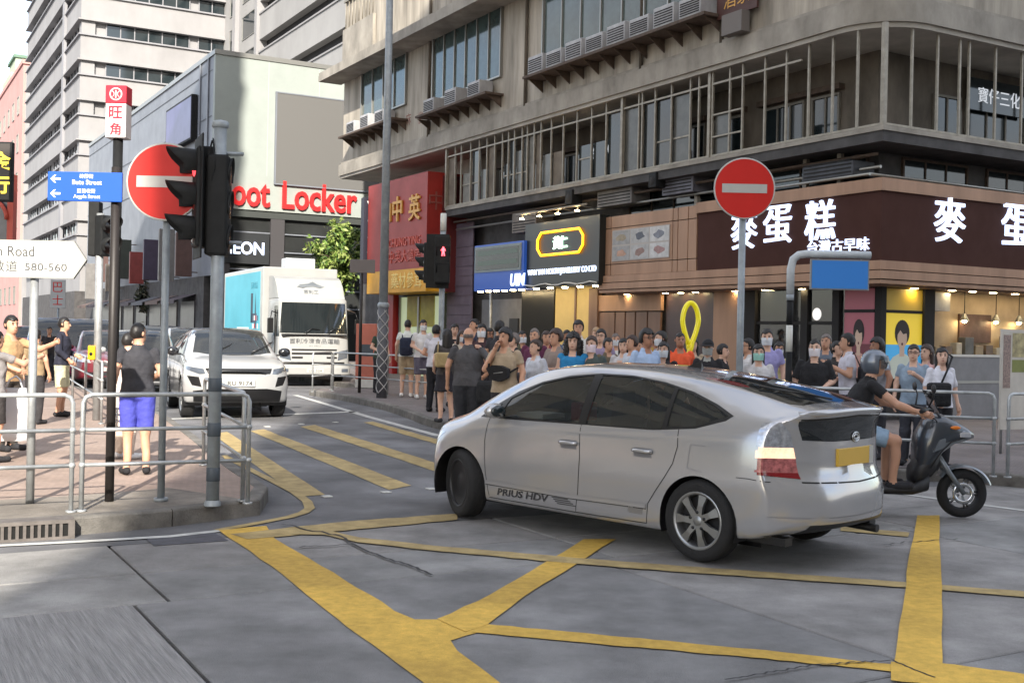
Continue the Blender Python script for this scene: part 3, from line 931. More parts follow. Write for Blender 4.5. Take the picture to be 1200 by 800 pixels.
# little upright sign among the far cars
q = pp(68, 345, 46)
t = thing('bus_stop_sign', 'small white sign with red characters above the far cars on the left', 'sign', (q.x, 46, KH))
pole(t, 0, .05, 0, q.z - KH + .5, .04, m_galv_d)
MB().box((-.3, -.03, q.z - KH - .55), (.3, .02, q.z - KH + .6), 0, .01).build('plate', m_signw, t)
for k, ch in enumerate('巴士'):
    text(t, ch, (0, -.03, q.z - KH + .3 - k * .52), (1, 0, 0), (0, 0, 1), .4, m_red, depth=.004)

# ================================================================ BUILDINGS
m_beige = mat('stained_beige_render', S(174, 166, 153), 0.85, var=0.5, vs=1.1, stretch=(1.8, 1.8, .22), bump=0.25, bs=12, det=9)
m_beige2 = mat('grey_beige_slab', S(158, 152, 142), 0.85, var=0.4, vs=1.2, stretch=(1, 1, .6), bump=.2, bs=14)
m_soffit = mat('soffit_cream', S(176, 170, 160), 0.85, var=0.25, vs=1.2)
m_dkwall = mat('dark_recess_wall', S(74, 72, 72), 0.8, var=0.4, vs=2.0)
m_mezz = mat('mezzanine_wall', S(106, 98, 88), 0.85, var=0.45, vs=1.4, stretch=(1, 1, .5))
m_winglass = mat('window_glass_dark', (0.018, 0.026, 0.03), 0.06, spec=0.7)
m_wingreen = mat('window_glass_green', (0.045, 0.075, 0.075), 0.08, spec=0.7, var=.4, vs=2)
m_alu = mat('aluminium_frame', S(150, 150, 146), 0.4, 0.6)
m_steelbar = mat('pale_steel_bar', S(150, 143, 130), 0.5, 0.3, var=.25, vs=6)
m_ac = mat('air_conditioner_casing', S(168, 168, 170), 0.6, var=0.3, vs=3, stretch=(1, 1, .5))
m_dirt = mat('rusty_bracket', S(86, 72, 62), 0.8, var=.3, vs=8)
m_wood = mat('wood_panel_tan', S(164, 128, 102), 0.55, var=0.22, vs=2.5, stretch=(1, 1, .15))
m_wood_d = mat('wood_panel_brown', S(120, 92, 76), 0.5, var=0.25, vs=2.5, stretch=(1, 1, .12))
m_signbrown = mat('sign_dark_brown', S(70, 44, 38), 0.75, spec=.15, var=0.1, vs=2)
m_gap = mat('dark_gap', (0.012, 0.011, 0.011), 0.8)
m_neonw = mat('lit_white_characters', S(214, 226, 255), 0.4, emit=.6, ecol=S(205, 222, 255))
m_reflw = mat('reflected_characters', S(190, 194, 200), .5, emit=.3)  # faint emission stands in for reflections in the glazing
m_neono = mat('lit_orange_tube', S(255, 176, 30), 0.4, emit=1.6, ecol=S(255, 160, 20))
m_neong = mat('lit_green_white', S(205, 255, 225), 0.4, emit=1.5)
m_lamp = mat('downlight_glow', S(255, 226, 170), 0.4, emit=22)
m_redsign = mat('red_signboard', S(150, 42, 34), 0.5, var=0.2, vs=1.5)
m_redsign_d = mat('maroon_signboard', S(96, 34, 34), 0.5, var=0.2, vs=1.5)
m_gold = mat('gold_lettering', S(200, 150, 70), 0.45, 0.2)
m_yelsign = mat('yellow_signboard', S(226, 164, 40), 0.5, var=0.15, vs=2)
m_clear = glass('shop_glass', (0.78, 0.80, 0.80), 0.06)
Z3 = (0, 0, 1)

pc = pp(1035, 147, 21.5)
RB = Fr(pc.x, 21.5, 120)
def zc(v): return pp(1035, v, 21.5).z
XE = RB.hy(403, 100)[0]
X527 = RB.hy(524, 200)[0]
def rb_thing(name, label, cat, group=None):
    return thing(name, label, cat, (RB.o.x, RB.o.y, 0), RB.a, group)
D1R, D2R = (-1, 0, 0), (0, -1, 0)           # reading directions on the two street faces

rb = rb_thing('corner_building', 'stained beige corner building with barred mezzanine above the cake shop', 'building')
def footprint(off, rad, xe, yd, n=10):
    pts = [(xe, off), (rad - off * 0 , off)]
    pts = [(xe, off)]
    for i in range(n + 1):
        a = math.pi / 2 * i / n
        pts.append((rad - (rad + off) * math.sin(a), -rad + (rad + off) * math.cos(a)))
    pts += [(-off, yd), (xe, yd)]
    return pts
def slab(parent, name, fp, z0, z1, m, smooth=False):
    return MB().prism(fp, lambda a, b, d: (a, b, d), z0, z1).build(name, m, parent)
ZF0, ZF1 = zc(25), zc(0) + .02
slab(rb, 'upper_wall', footprint(-.02, 1.1, XE, -24), ZF1 - .1, 25, m_beige)
slab(rb, 'fascia', footprint(.16, 1.1, XE - .01, -24.02), ZF0 + .08, ZF1 + .1, m_beige2)
slab(rb, 'fascia', footprint(.1, 1.1, XE - .02, -24.01), ZF0 - .02, ZF0 + .08, m_soffit)
slab(rb, 'fascia', footprint(.06, 1.1, XE - .015, -24.015), ZF1 + .1, ZF1 + .2, m_beige2)
ZL0, ZL1 = zc(164), zc(147)
MB().box((-.06, .06, ZL1 - .09), (X527, -23.9, ZL1)).build('mezzanine_floor', m_beige2, rb)
MB().box((-.03, .03, ZL0 - .02), (X527 - .02, -23.8, ZL1 - .09)).build('mezzanine_beam', m_dkwall, rb)
MB().box((1.5, -1.5, ZL1), (X527 + .4, -23.5, ZF0)).build('mezzanine_wall', m_mezz, rb)
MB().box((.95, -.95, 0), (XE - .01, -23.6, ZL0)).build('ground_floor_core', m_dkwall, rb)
MB().box((X527 + .1, -1.6, ZL0 - .3), (XE - .03, -23.4, ZF0)).build('wing_wall', m_soffit, rb)
# barred mezzanine: every upright is a part
bar_me = MB().box((-.022, -.022, 0), (.022, .022, ZF0 - ZL1 - .02)).mesh('mullion', m_steelbar)
bar_th = MB().box((-.045, -.045, 0), (.045, .045, ZF0 - ZL1 - .02)).mesh('mullion', m_steelbar)
us = [524, 534, 541, 552, 562, 571, 580, 589, 596, 603, 612, 618, 626, 634, 646, 660, 676, 693, 710, 729, 748, 752, 767, 786, 808, 818, 831, 834, 854, 869, 895, 920, 946, 974, 1003]
for i, u in enumerate(us):
    x = RB.hy(u, 150)[0]
    put('mullion', bar_th if i in (0, 19, 26) else bar_me, rb, (x, -.02, ZL1))
for u in (1068, 1098, 1124, 1135, 1166, 1197, 1230, 1270, 1310):
    y = RB.hx(u, 150)[0]
    put('mullion', bar_me, rb, (.02, y, ZL1))
put('mullion', bar_th, rb, (0.0, 0.0, ZL1))
for z in (ZL1 + .02, ZF0 - .32):
    xx = 2.2 if z > ZL1 + 1 else 0
    MB().box((xx, -.045, z), (X527, .0, z + .045)).build('rail', m_steelbar, rb)
    if z < ZL1 + 1: MB().box((-.0, -.05, z), (.045, -20, z + .045)).build('rail', m_steelbar, rb)
# glazing and boarding fixed between the uprights of the long side
rg = random.Random(21)
gl_m = [m_winglass, mat('dusty_glazing', S(84, 84, 80), .25, var=.4, vs=2), m_winglass, mat('brown_boarding', S(112, 102, 90), .8, var=.3, vs=3), mat('grey_curtain', S(120, 118, 112), .8, var=.3, vs=4)]
for ua, ub in zip(us[:-7], us[1:-6]):
    xa_, xb__ = RB.hy(ub, 150)[0] + .03, RB.hy(ua, 150)[0] - .03
    if xb__ - xa_ < .08: continue
    z0_ = ZL1 + .07
    z1_g = rg.choice([ZF0 - .34, ZF0 - .34, ZL1 + 1.3, ZL1 + 1.0])
    if rg.random() < .82:
        MB().box((xa_, -.09, z0_), (xb__, -.075, z1_g)).build('glazing_panel', rg.choice(gl_m), rb)
        if rg.random() < .5:
            MB().box((xa_, -.075, z0_ + .55), (xb__, -.05, z0_ + .59)).build('glazing_bar', m_steelbar, rb)
# a small grille window in the bars
gx0, gx1 = RB.hy(869, 150)[0], RB.hy(835, 150)[0]
for k in (.45, .95):
    MB().box((gx0, -.04, ZL1 + k), (gx1, .0, ZL1 + k + .035)).build('grille_bar', m_steelbar, rb)
def window(parent, x0, x1, z0, z1, y, nm, mg, mf=None, sill=True, depth=.05, face='d1', name='window'):
    """a framed window on a wall plane: frame proud of the wall, panes set back in it"""
    mf = mf or m_alu
    tr = (lambda a, b, c: (a, b, c)) if face == 'd1' else (lambda a, b, c: (-b + 0, a, c))
    if x0 > x1: x0, x1 = x1, x0
    w = .05
    fr = MB()
    def bx(a0, a1, c0, c1, d0, d1, mb):
        p, q = tr(a0, d0, c0), tr(a1, d1, c1); mb.box(p, q)
    bx(x0, x1, z0, z0 + w, y - .03, y + depth, fr); bx(x0, x1, z1 - w, z1, y - .03, y + depth, fr)
    bx(x0, x0 + w, z0 + w, z1 - w, y - .03, y + depth, fr); bx(x1 - w, x1, z0 + w, z1 - w, y - .03, y + depth, fr)
    f = fr.build(name, mf, parent)
    for i in range(nm):
        a, b = x0 + w + (x1 - x0 - 2 * w) * i / nm, x0 + w + (x1 - x0 - 2 * w) * (i + 1) / nm
        pn = MB(); bx(a + .02, b - .02, z0 + w, z1 - w, y - .02, y + depth * .3, pn); pn.build('pane', mg, f)
        if i:
            mu = MB(); bx(a - .02, a + .02, z0 + w, z1 - w, y - .02, y + depth * .8, mu); mu.build('glazing_bar', mf, f)
    return f
for (u0, u1, n) in [(588, 640, 3), (652, 700, 3), (716, 744, 2), (790, 828, 2), (838, 872, 2), (896, 944, 3), (952, 985, 2)]:
    xa, xb = RB.hy(u1, 150, -1.5)[0], RB.hy(u0, 150, -1.5)[0]
    window(rb, xa, xb, ZL1 + .12, ZL1 + 1.25, -1.5, n, m_winglass, mat('mezz_frame', S(120, 116, 108), .6), depth=.06)
    MB().box((xa - .1, -1.5, ZL1 + 1.3), (xb + .1, -1.32, ZL1 + 1.42)).build('lintel', m_dirt, rb)
for (u0, u1, n) in [(1092, 1124, 2), (1130, 1200, 3), (1215, 1270, 2)]:
    ya, yb = RB.hx(u0, 150, 1.5)[0], RB.hx(u1, 150, 1.5)[0]
    window(rb, ya, yb, ZL1 + .12, ZL1 + 1.25, -1.5, n, m_winglass, mat('mezz_frame', S(120, 116, 108), .6), depth=.06, face='d2')
# window reflections, put in as glowing lettering behind the bars
tx = rb_thing('window_reflection', 'glowing copy of white characters reflected behind the mezzanine bars on the right', 'sign')
yy, zz = RB.hx(1172, 115, 1.3)
MB().box((1.38, yy - 1.0, zz - .35), (1.32, yy + 1.0, zz + .35)).build('panel', m_winglass, tx)
text(tx, '寶仔三化', (1.32, yy, zz), D2R, Z3, .34, m_reflw, depth=.012)
tx = rb_thing('window_reflection', 'glowing copy of slanted white characters reflected behind the mezzanine bars above the jewellery sign', 'sign')
xx, zz = RB.hy(704, 178, -1.3)
MB().box((xx - .75, -1.38, zz - .3), (xx + .75, -1.32, zz + .3)).build('panel', m_winglass, tx)
text(tx, '仔三人', (xx, -1.32, zz), D1R, Z3, .3, m_reflw, depth=.012, skew=.25)  # a reflection in the panes, modelled as raised glowing characters

# ---- upper floor windows with their air conditioner ledges
def ac_ledge(x0, x1, z, n, seed, label):
    t = thing('air_conditioner_ledge', label, 'ledge', (0, 0, 0)); t.location = (RB.o.x, RB.o.y, 0); t.rotation_euler.z = RB.a
    MB().box((x0, -.02, z - .07), (x1, .62, z)).build('ledge', m_dirt, t)
    for k in range(int((x1 - x0) / .7) + 1):
        xx = x0 + .1 + k * .7
        MB().add([(xx, 0, z - .4), (xx, .5, z - .07), (xx, 0, z - .07), (xx + .03, 0, z - .4), (xx + .03, .5, z - .07), (xx + .03, 0, z - .07)],
                 [(0, 1, 2), (5, 4, 3), (0, 3, 4, 1), (1, 4, 5, 2), (2, 5, 3, 0)]).build('bracket', m_dirt, t)
    rr = random.Random(seed)
    return t
def ac_unit(x, z, w, h, label):
    t = thing('air_conditioner', label, 'air conditioner', (0, 0, 0), 0, 'air conditioners on the beige wall')
    p = RB.w(x, .08, z); t.location = p; t.rotation_euler.z = RB.a
    MB().box((-w / 2, 0, .005), (w / 2, .48, h), 0, .015).build('casing', m_ac, t)
    for k in range(6):
        MB().box((-w / 2 + .05, .48, .06 + k * (h - .12) / 6), (w / 2 - .05, .492, .06 + k * (h - .12) / 6 + .025)).build('louvre', m_gap, t)
    return t
ac_no = [0]
W = [(425, 477, 72, 133, 450, 4, 0, 60), (508, 588, 25, 106, 546, 6, 0, 48), (636, 845, -60, 40, 720, 8, 1, 40)]
wl_ = ['far', 'middle', 'near']
for wi, (u0, u1, vt, vb, uc, n, k, adrop) in enumerate(W):
    x0, x1 = RB.hy(u1, 100)[0], RB.hy(u0, 100)[0]
    z0, z1 = RB.hy(uc, vb)[1], RB.hy(uc, vt)[1]
    window(rb, x0, x1, z0, z1, -.02, n, m_wingreen, depth=.1)
    ac_ledge(x0 - .1, x1 + (.9 if wi == 0 else .1), z0 - .52, n, wi, ['rusty ledge under the far upper window by the lamp post', 'rusty ledge under the middle upper window with red characters below', 'long rusty ledge under the near upper window'][wi])
    cnt = [3, 3, 8][wi]
    for q in range(cnt):
        x = x0 + (x1 - x0) * (q + .5) / cnt + (.5 if wi == 0 else 0)
        ac_unit(x, z0 - .51, min(.78, (x1 - x0) / cnt * .9), .44 + .05 * (q % 2), ['air conditioner on the far ledge, %s from the near end', 'air conditioner on the middle ledge, %s from the near end', 'air conditioner on the long near ledge, %s from the near end'][wi] % ['first', 'second', 'third', 'fourth', 'fifth', 'sixth', 'seventh', 'eighth'][q])
# projecting canopy, drain pipes, faded painted characters
zcan = RB.hy(395, 86, .9)[1]
xc0 = RB.hy(640, 0)[0]
MB().box((xc0, -.02, zcan), (XE + .35, .95, zcan + .22)).build('canopy', m_beige2, rb)
MB().box((xc0, .75, zcan + .22), (XE + .3, .95, zcan + .34)).build('canopy_lip', m_beige2, rb)
for u in (504, 617, 752, 846):
    x = RB.hy(u, 100)[0]
    MB().cyl((x, .04, ZF1 + .1), (x, .04, 20), .05, n=8).build('drain_pipe', m_mezz, rb)
for u, v, ch in [(478, 140, '麻'), (492, 138, '雀'), (512, 130, '學'), (530, 124, '校'), (545, 118, '耍'), (556, 113, '樂')]:
    xx, zz = RB.hy(u, v)
    text(rb, ch, (xx, -.02, zz), D1R, Z3, .42, mat('faded_red_paint', S(128, 72, 60), .8), depth=.002, name='painted_character')
# balcony above the canopy at the sunlit far end
xb = RB.hy(440, 20)[0]
MB().box((xb, -.02, zcan + .34), (XE - .02, .1, zcan + 2.1)).build('balcony_wall', m_beige2, rb)
for k in range(9):
    x = xb + (XE - xb) * (k + .5) / 9
    MB().cyl((x, .04, zcan + 2.1), (x, .04, zcan + 3.2), .02, n=6).build('baluster', m_steelbar, rb)
MB().box((xb, .0, zcan + 3.2), (XE - .02, .08, zcan + 3.3)).build('handrail', m_steelbar, rb)
# plaque high on the wall
t = rb_thing('wall_plaque', 'brown plaque with faded gold lettering above a grey box near the top', 'sign')
xx, zz = RB.hy(875, 2)
MB().box((xx - .55, .14, zz - .28), (xx + .75, .2, zz + .9)).build('panel', mat('plaque_brown', S(78, 48, 42), .6, var=.2), t)
text(t, '酒家', (xx + .1, .2, zz + .1), D1R, Z3, .4, m_gold, depth=.01)
MB().box((xx - .3, .17, zz - .75), (xx + .35, .4, zz - .3)).build('grey_box', mat('box_grey', S(110, 104, 100), .7), t)

# ---- cake shop signboard wrapping the corner
cs = rb_thing('shop_sign', 'dark brown cake shop signboard with glowing white characters round the corner', 'shop sign')
SZ0, SZ1, ST1, SB0 = zc(305), zc(223), zc(208), zc(332)
XS = RB.hy(818, 260)[0]
YD = -9.0
MB().box((0, 0, SZ0), (XS, -.12, SZ1)).build('panel', m_signbrown, cs)
MB().box((0, -.12, SZ0), (.12, YD, SZ1)).build('panel', m_signbrown, cs)
MB().box((-.05, .05, SZ1), (XS + .02, -.14, ST1)).build('upper_trim', m_wood, cs)
MB().box((-.05, -.14, SZ1), (.14, YD, ST1)).build('upper_trim', m_wood, cs)
for k, (za, zb_, o) in enumerate([(SZ0 - .17, SZ0, .06), (SB0 + .09, SZ0 - .19, .09), (SB0, SB0 + .07, .06)]):
    MB().box((-o, o, za), (XS + 3.9, -.16, zb_)).build('lower_trim', m_wood if k != 1 else m_wood, cs)
    MB().box((-o, -.16, za), (.16, YD, zb_)).build('lower_trim', m_wood, cs)
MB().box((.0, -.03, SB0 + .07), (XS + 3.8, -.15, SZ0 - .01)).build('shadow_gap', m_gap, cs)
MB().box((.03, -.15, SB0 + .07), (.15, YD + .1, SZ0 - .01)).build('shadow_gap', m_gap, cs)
for u, v, h, ch in [(873, 270, 43, '麥'), (912, 263, 44, '蛋'), (962, 258, 46, '糕')]:
    xx, zz = RB.hy(u, v)
    zh = RB.hy(u, v - h / 2)[1] - RB.hy(u, v + h / 2)[1]
    text(cs, ch, (xx, 0, zz), D1R, Z3, zh, m_neonw, depth=.05, fat=zh * .008)
xx, zz = RB.hy(982, 288)
text(cs, '台灣古早味', (xx, 0, zz), D1R, Z3, .26, m_neonw, w=abs(RB.hy(1018, 288)[0] - RB.hy(946, 288)[0]), depth=.03, fat=.002)
for u, v, h, ch in [(1112, 258, 52, '麥'), (1190, 265, 50, '蛋'), (1272, 272, 50, '糕')]:
    yy, zz = RB.hx(u, v)
    zh = RB.hx(u, v - h / 2)[1] - RB.hx(u, v + h / 2)[1]
    text(cs, ch, (0, yy, zz), D2R, Z3, zh, m_neonw, depth=.05, fat=zh * .008)
# canopy soffit with downlights
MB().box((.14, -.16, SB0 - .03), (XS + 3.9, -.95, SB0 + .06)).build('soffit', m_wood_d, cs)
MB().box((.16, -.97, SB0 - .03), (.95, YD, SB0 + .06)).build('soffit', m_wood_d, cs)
dl = MB().lathe([(0, 0), (.07, 0), (.085, .012), (.085, .03)], (0, 0, 0), 'z', 14).mesh('downlight', m_lamp)
for u in (735, 780, 798, 815, 862, 897, 940):
    put('downlight', dl, cs, (RB.hy(u, 333, -.5)[0], -.5, SB0 - .035))
for u in (1072, 1116, 1140, 1164, 1190, 1215):
    put('downlight', dl, cs, (.5, RB.hx(u, 333, .5)[0], SB0 - .035))

# ---- tan panelled signboard with the photo grid
pt = rb_thing('shop_sign', 'tan wood panelled sign with a grid of six pastry photographs', 'shop sign')
XP = RB.hy(703, 290)[0]
MB().box((XS + .02, -.13, SZ0), (XP, -.05, ST1 - .04)).build('backing', m_gap, pt)
cuts = [XS + .03, RB.hy(806, 290)[0], RB.hy(794, 290)[0], RB.hy(788, 290)[0], RB.hy(716, 290)[0], XP]
for a, b in zip(cuts[:-1], cuts[1:]):
    for (za, zb_) in ((SZ0 + .01, SZ0 + .28), (SZ0 + .3, ST1 - .36), (ST1 - .34, ST1 - .05)):
        MB().box((a + .015, -.05, za), (b - .015, .0, zb_)).build('panel', m_wood, pt)
xa, xb_ = RB.hy(785, 290)[0], RB.hy(718, 290)[0]
za, zb_ = SZ0 + .36, ST1 - .42
MB().box((xa, 0, za), (xb_, .02, zb_)).build('poster', mat('poster_grey', S(168, 160, 154), .5), pt)
pcol = [(150, 138, 116), (74, 78, 92), (112, 116, 128), (180, 140, 118), (142, 112, 104), (156, 122, 120)]
for k in range(6):
    i, j = k % 3, k // 3
    cx = xb_ - (xb_ - xa) * (i + .5) / 3; cz = zb_ - (zb_ - za) * (j + .5) / 2
    w_, h_ = (xb_ - xa) / 6 - .02, (zb_ - za) / 4 - .02
    MB().box((cx - w_, .02, cz - h_), (cx + w_, .024, cz + h_)).build('photo', mat('photo_ground_%d' % k, S(*[int(150 + 20 * (k % 3)) for _ in range(3)]), .5, var=.25, vs=6), pt)
    rr = random.Random(k)
    blob = [(cx + w_ * .62 * math.cos(a) * rr.uniform(.6, 1.1), cz + h_ * .62 * math.sin(a) * rr.uniform(.6, 1.1)) for a in [2 * math.pi * q / 9 for q in range(9)]]
    MB().prism(blob, lambda a, b, d: (a, d, b), .0245, .026).build('photo_subject', mat('photo_subject_%d' % k, S(*pcol[k]), .5, var=.3, vs=9), pt)

# ---- jewellery shop: black sign with neon oval
js = rb_thing('shop_sign', 'black jewellery shop sign with orange neon oval and green characters', 'shop sign')
xa, xb_ = RB.hy(702, 300, .2)[0], RB.hy(615, 300, .2)[0]
za, zb_ = RB.hy(655, 336, .2)[1], RB.hy(655, 258, .2)[1]
MB().box((xa, -.1, za), (xb_, .2, zb_)).build('panel', mat('sign_black', (0.014, 0.017, 0.016), .35), js)
c0 = RB.hy(657, 284, .2)
rx_ = abs(RB.hy(683, 284, .2)[0] - RB.hy(630, 284, .2)[0]) / 2; rz_ = abs(RB.hy(657, 299, .2)[1] - RB.hy(657, 269, .2)[1]) / 2 * .9
c_ = rz_ * .6
oval = [(c0[0] - rx_, c0[1] - rz_ + c_), (c0[0] - rx_ + c_, c0[1] - rz_), (c0[0] + rx_ - c_, c0[1] - rz_), (c0[0] + rx_, c0[1] - rz_ + c_), (c0[0] + rx_, c0[1] + rz_ - c_), (c0[0] + rx_ - c_, c0[1] + rz_), (c0[0] - rx_ + c_, c0[1] + rz_), (c0[0] - rx_, c0[1] + rz_ - c_)]
MB().tube([(a, .24, b) for a, b in oval], .032, 8, closed=True).build('neon_tube', m_neono, js)
text(js, '黃仁', (c0[0], .2, c0[1]), D1R, Z3, rz_ * 1.05, m_neong, depth=.03, fat=.015)
c1 = RB.hy(657, 318, .2)
text(js, 'WAN YAN NORTH JEWELLERY CO LTD', (c1[0], .2, c1[1]), D1R, Z3, .2, m_neonw, w=abs(xb_ - xa) * .92, depth=.02, bold=.02)
MB().tube([(xa + (xb_ - xa) * q / 12, .26, za + .07 + .03 * math.sin(q * 1.7)) for q in range(13)], .022, 6).build('wavy_tube', mat('pale_tube', S(190, 190, 184), .5), js)
for k in range(5):
    put('downlight', dl, js, (xa + (xb_ - xa) * (k + .5) / 5, .02, za - .03))
MB().tube([(xa + .1, .55, zb_ + .25), (xb_ - .1, .55, zb_ + .25)], .03, 6).build('lamp_rail', m_steelbar, js)
for k in range(4):
    x = xa + (xb_ - xa) * (k + .5) / 4
    MB().tube([(x, .0, zb_ + .2), (x, .55, zb_ + .25), (x, .6, zb_ + .12)], .015, 5).build('lamp_arm', m_steelbar, js)
    MB().lathe([(0, .02), (.05, .02), (.07, 0)], (x, .6, zb_ + .1), 'z', 10).build('spot_lamp', m_lamp, js)
# ---- blue shop sign with its display board
bs2 = rb_thing('shop_sign', 'blue shop sign under a dark green display board', 'shop sign')
xa2, xb2 = RB.hy(614, 310, .3)[0] + .02, RB.hy(556, 310, .3)[0]
za2, zm2, zb2_ = RB.hy(585, 340, .3)[1], RB.hy(585, 318, .3)[1], RB.hy(585, 285, .3)[1]
m_sb = mat('sign_blue', S(34, 70, 140), .4, emit=.12, ecol=S(34, 80, 170))
MB().box((xa2, -.1, za2), (xb2, .3, zb2_)).build('panel', m_sb, bs2)
MB().box((xa2 + .12, .3, zm2), (xb2 - .08, .34, zb2_ - .06)).build('board_frame', mat('board_frame', S(120, 130, 130), .5), bs2)
MB().box((xa2 + .2, .34, zm2 + .07), (xb2 - .16, .348, zb2_ - .13)).build('display', mat('display_dark_green', S(26, 40, 34), .2), bs2)
for k in range(2):
    zz = zm2 + .2 + k * .3
    MB().box((xa2 + .3, .348, zz), (xb2 - .3, .352, zz + .14)).build('display_row', mat('display_row', S(44, 70, 54), .3), bs2)
text(bs2, 'UIM', (xa2 + .32, .3, (za2 + zm2) / 2), D1R, Z3, .36, m_neonw, depth=.02, bold=.03, skew=.15)
for k in range(6):
    put('downlight', dl, bs2, (xa2 + (xb2 - xa2) * (k + .5) / 6, .2, za2 - .03))
# ---- red shop sign at the far end
rs = rb_thing('shop_sign', 'big red shop sign with gold characters above a yellow band', 'shop sign')
xa, xb_ = RB.hy(500, 270, .5)[0], RB.hy(431, 270, .5)[0]
zb_, za, zy = RB.hy(478, 210, .5)[1], RB.hy(478, 315, .5)[1], RB.hy(478, 342, .5)[1]
MB().box((xa, -1.6, za), (xb_, .5, zb_ + .1)).build('panel', m_redsign, rs)
MB().box((xa + .003, -.8, zy), (xb_ - .003, .49, za)).build('yellow_band', m_yelsign, rs)
for u, v, h, ch in [(455, 250, 22, '國'), (467, 245, 30, '中'), (487, 243, 30, '英')]:
    xx, zz = RB.hy(u, v, .5)
    text(rs, ch, (xx, .5, zz), D1R, Z3, h / F * 38, m_gold, depth=.06, fat=.02)
for v, s_, hh in [(283, 'CHUNG YING', .3), (300, '中英大藥房', .42)]:
    xx, zz = RB.hy(474, v, .5)
    text(rs, s_, (xx, .5, zz), D1R, Z3, hh, mat('dull_red_lettering', S(188, 84, 70), .5), w=(xb_ - xa) * .52, depth=.03)
xx, zz = RB.hy(476, 328, .5)
text(rs, '藥材參茸', (xx, .49, zz), D1R, Z3, .55, mat('pale_yellow_lettering', S(244, 216, 130), .5), w=(xb_ - xa) * .5, depth=.02)
yy, zz = RB.hx(511, 235, xa)
text(rs, '中', (xa, yy, zz), D2R, Z3, .6, mat('dull_maroon_lettering', S(140, 78, 70), .5), depth=.03)
MB().box((xa - .002, -1.2, zy), (xa - .05, -.05, zb_)).build('side_panel', m_redsign_d, rs)
# upright narrow sign
ns = rb_thing('shop_sign', 'narrow dark upright sign with white letters beside the red sign', 'shop sign')
MB().box((xb_ + .1, .1, za - .4), (xb_ + .4, .62, zb_ - .3)).build('panel', mat('sign_navy', S(40, 40, 52), .5), ns)
for k, ch in enumerate('V0882'):
    text(ns, ch, (xb_ + .1, .36, zb_ - .6 - k * .55), D2R, Z3, .34, m_text_w, depth=.01)

# ---- shop fronts (plane set back under the canopy)
sf = rb_thing('storefront', 'row of shop fronts under the brown canopy behind the crowd', 'shop front')
def sfx(u): return RB.hy(u, 380, -.6)[0]
zt_ = SB0 - .03
MB().box((sfx(553), -.62, .15), (sfx(524), -.58, ZL0 - .2)).build('roller_shutter', mat('purple_grey_shutter', S(104, 92, 104), .6, var=.2, vs=2), sf)
for k in range(14):
    MB().box((sfx(553), -.58, .4 + k * .32), (sfx(524), -.56, .43 + k * .32)).build('shutter_rib', mat('purple_grey_shutter', S(104, 92, 104)), sf)
MB().box((sfx(612), -.9, .15), (sfx(556), -.86, zt_)).build('back_wall', mat('shop_grey_wall', S(124, 124, 126), .6, var=.2, vs=2), sf)
MB().cyl((sfx(578), -.5, .15), (sfx(578), -.5, zt_ + 1), .05, n=10).build('post', m_galv, sf)
MB().box((sfx(600), -.86, .15), (sfx(590), -.8, 2.2)).build('door', mat('door_dark', S(52, 54, 58), .4), sf)
MB().box((sfx(650), -.66, .15), (sfx(612), -.56, zt_ + .3)).build('pillar', mat('black_stone', (0.02, 0.021, 0.022), .25), sf)
m_litpanel = mat('lit_yellow_window', S(176, 152, 96), .5, emit=.06, ecol=S(255, 214, 120), var=.12, vs=2)
MB().box((sfx(693), -.62, .15), (sfx(651), -.58, zt_ + .25)).build('lit_window', m_litpanel, sf)
MB().box((sfx(676), -.58, .15), (sfx(674), -.555, zt_ + .25)).build('window_bar', m_wood_d, sf)
MB().box((sfx(703), -.66, .15), (sfx(693), -.5, zt_ + .2)).build('pillar', m_wood_d, sf)
edges = [703, 722, 734, 746, 760, 776]
for a, b in zip(edges[:-1], edges[1:]):
    MB().box((sfx(b) + .03, -.62, .15), (sfx(a) - .03, -.56, zt_ - .45)).build('wood_panel', m_wood_d if (a % 2) else m_wood_d, sf)
MB().box((sfx(776), -.64, zt_ - .42), (sfx(703), -.54, zt_)).build('wood_header', m_wood, sf)
MB().box((sfx(838), -.7, .15), (sfx(778), -.66, zt_)).build('door_panel', mat('door_plum', S(66, 50, 50), .35, var=.15), sf)
MB().box((sfx(868), -.64, .15), (sfx(838), -.54, zt_)).build('wood_panel', m_wood, sf)
MB().box((sfx(888), -.66, .15), (sfx(868), -.5, zt_)).build('pillar', m_gap, sf)
# far shop under the red sign: red pillar, pale lit window with a yellow poster
MB().box((sfx(466), -.62, .15), (sfx(455), -.4, zy)).build('pillar', mat('red_pillar', S(168, 40, 44), .5), sf)
text(sf, '中英大藥房', (sfx(460.5), -.4, 2.0), (0, 0, -1), (-1, 0, 0), .32, m_text_w, w=2.6, depth=.006) if False else None
MB().box((sfx(518), -.68, .15), (sfx(468), -.64, zy - .1)).build('lit_window', mat('pale_green_lit', S(176, 186, 150), .5, emit=.12, ecol=S(220, 235, 190)), sf)
MB().box((sfx(508), -.64, 1.9), (sfx(476), -.62, 3.0)).build('yellow_poster', mat('olive_yellow_print', S(186, 176, 40), .5, var=.2), sf)
for u in (468, 490, 518):
    MB().box((sfx(u) - .06, -.66, .15), (sfx(u) + .06, -.58, zy - .1)).build('window_bar', m_alu, sf)
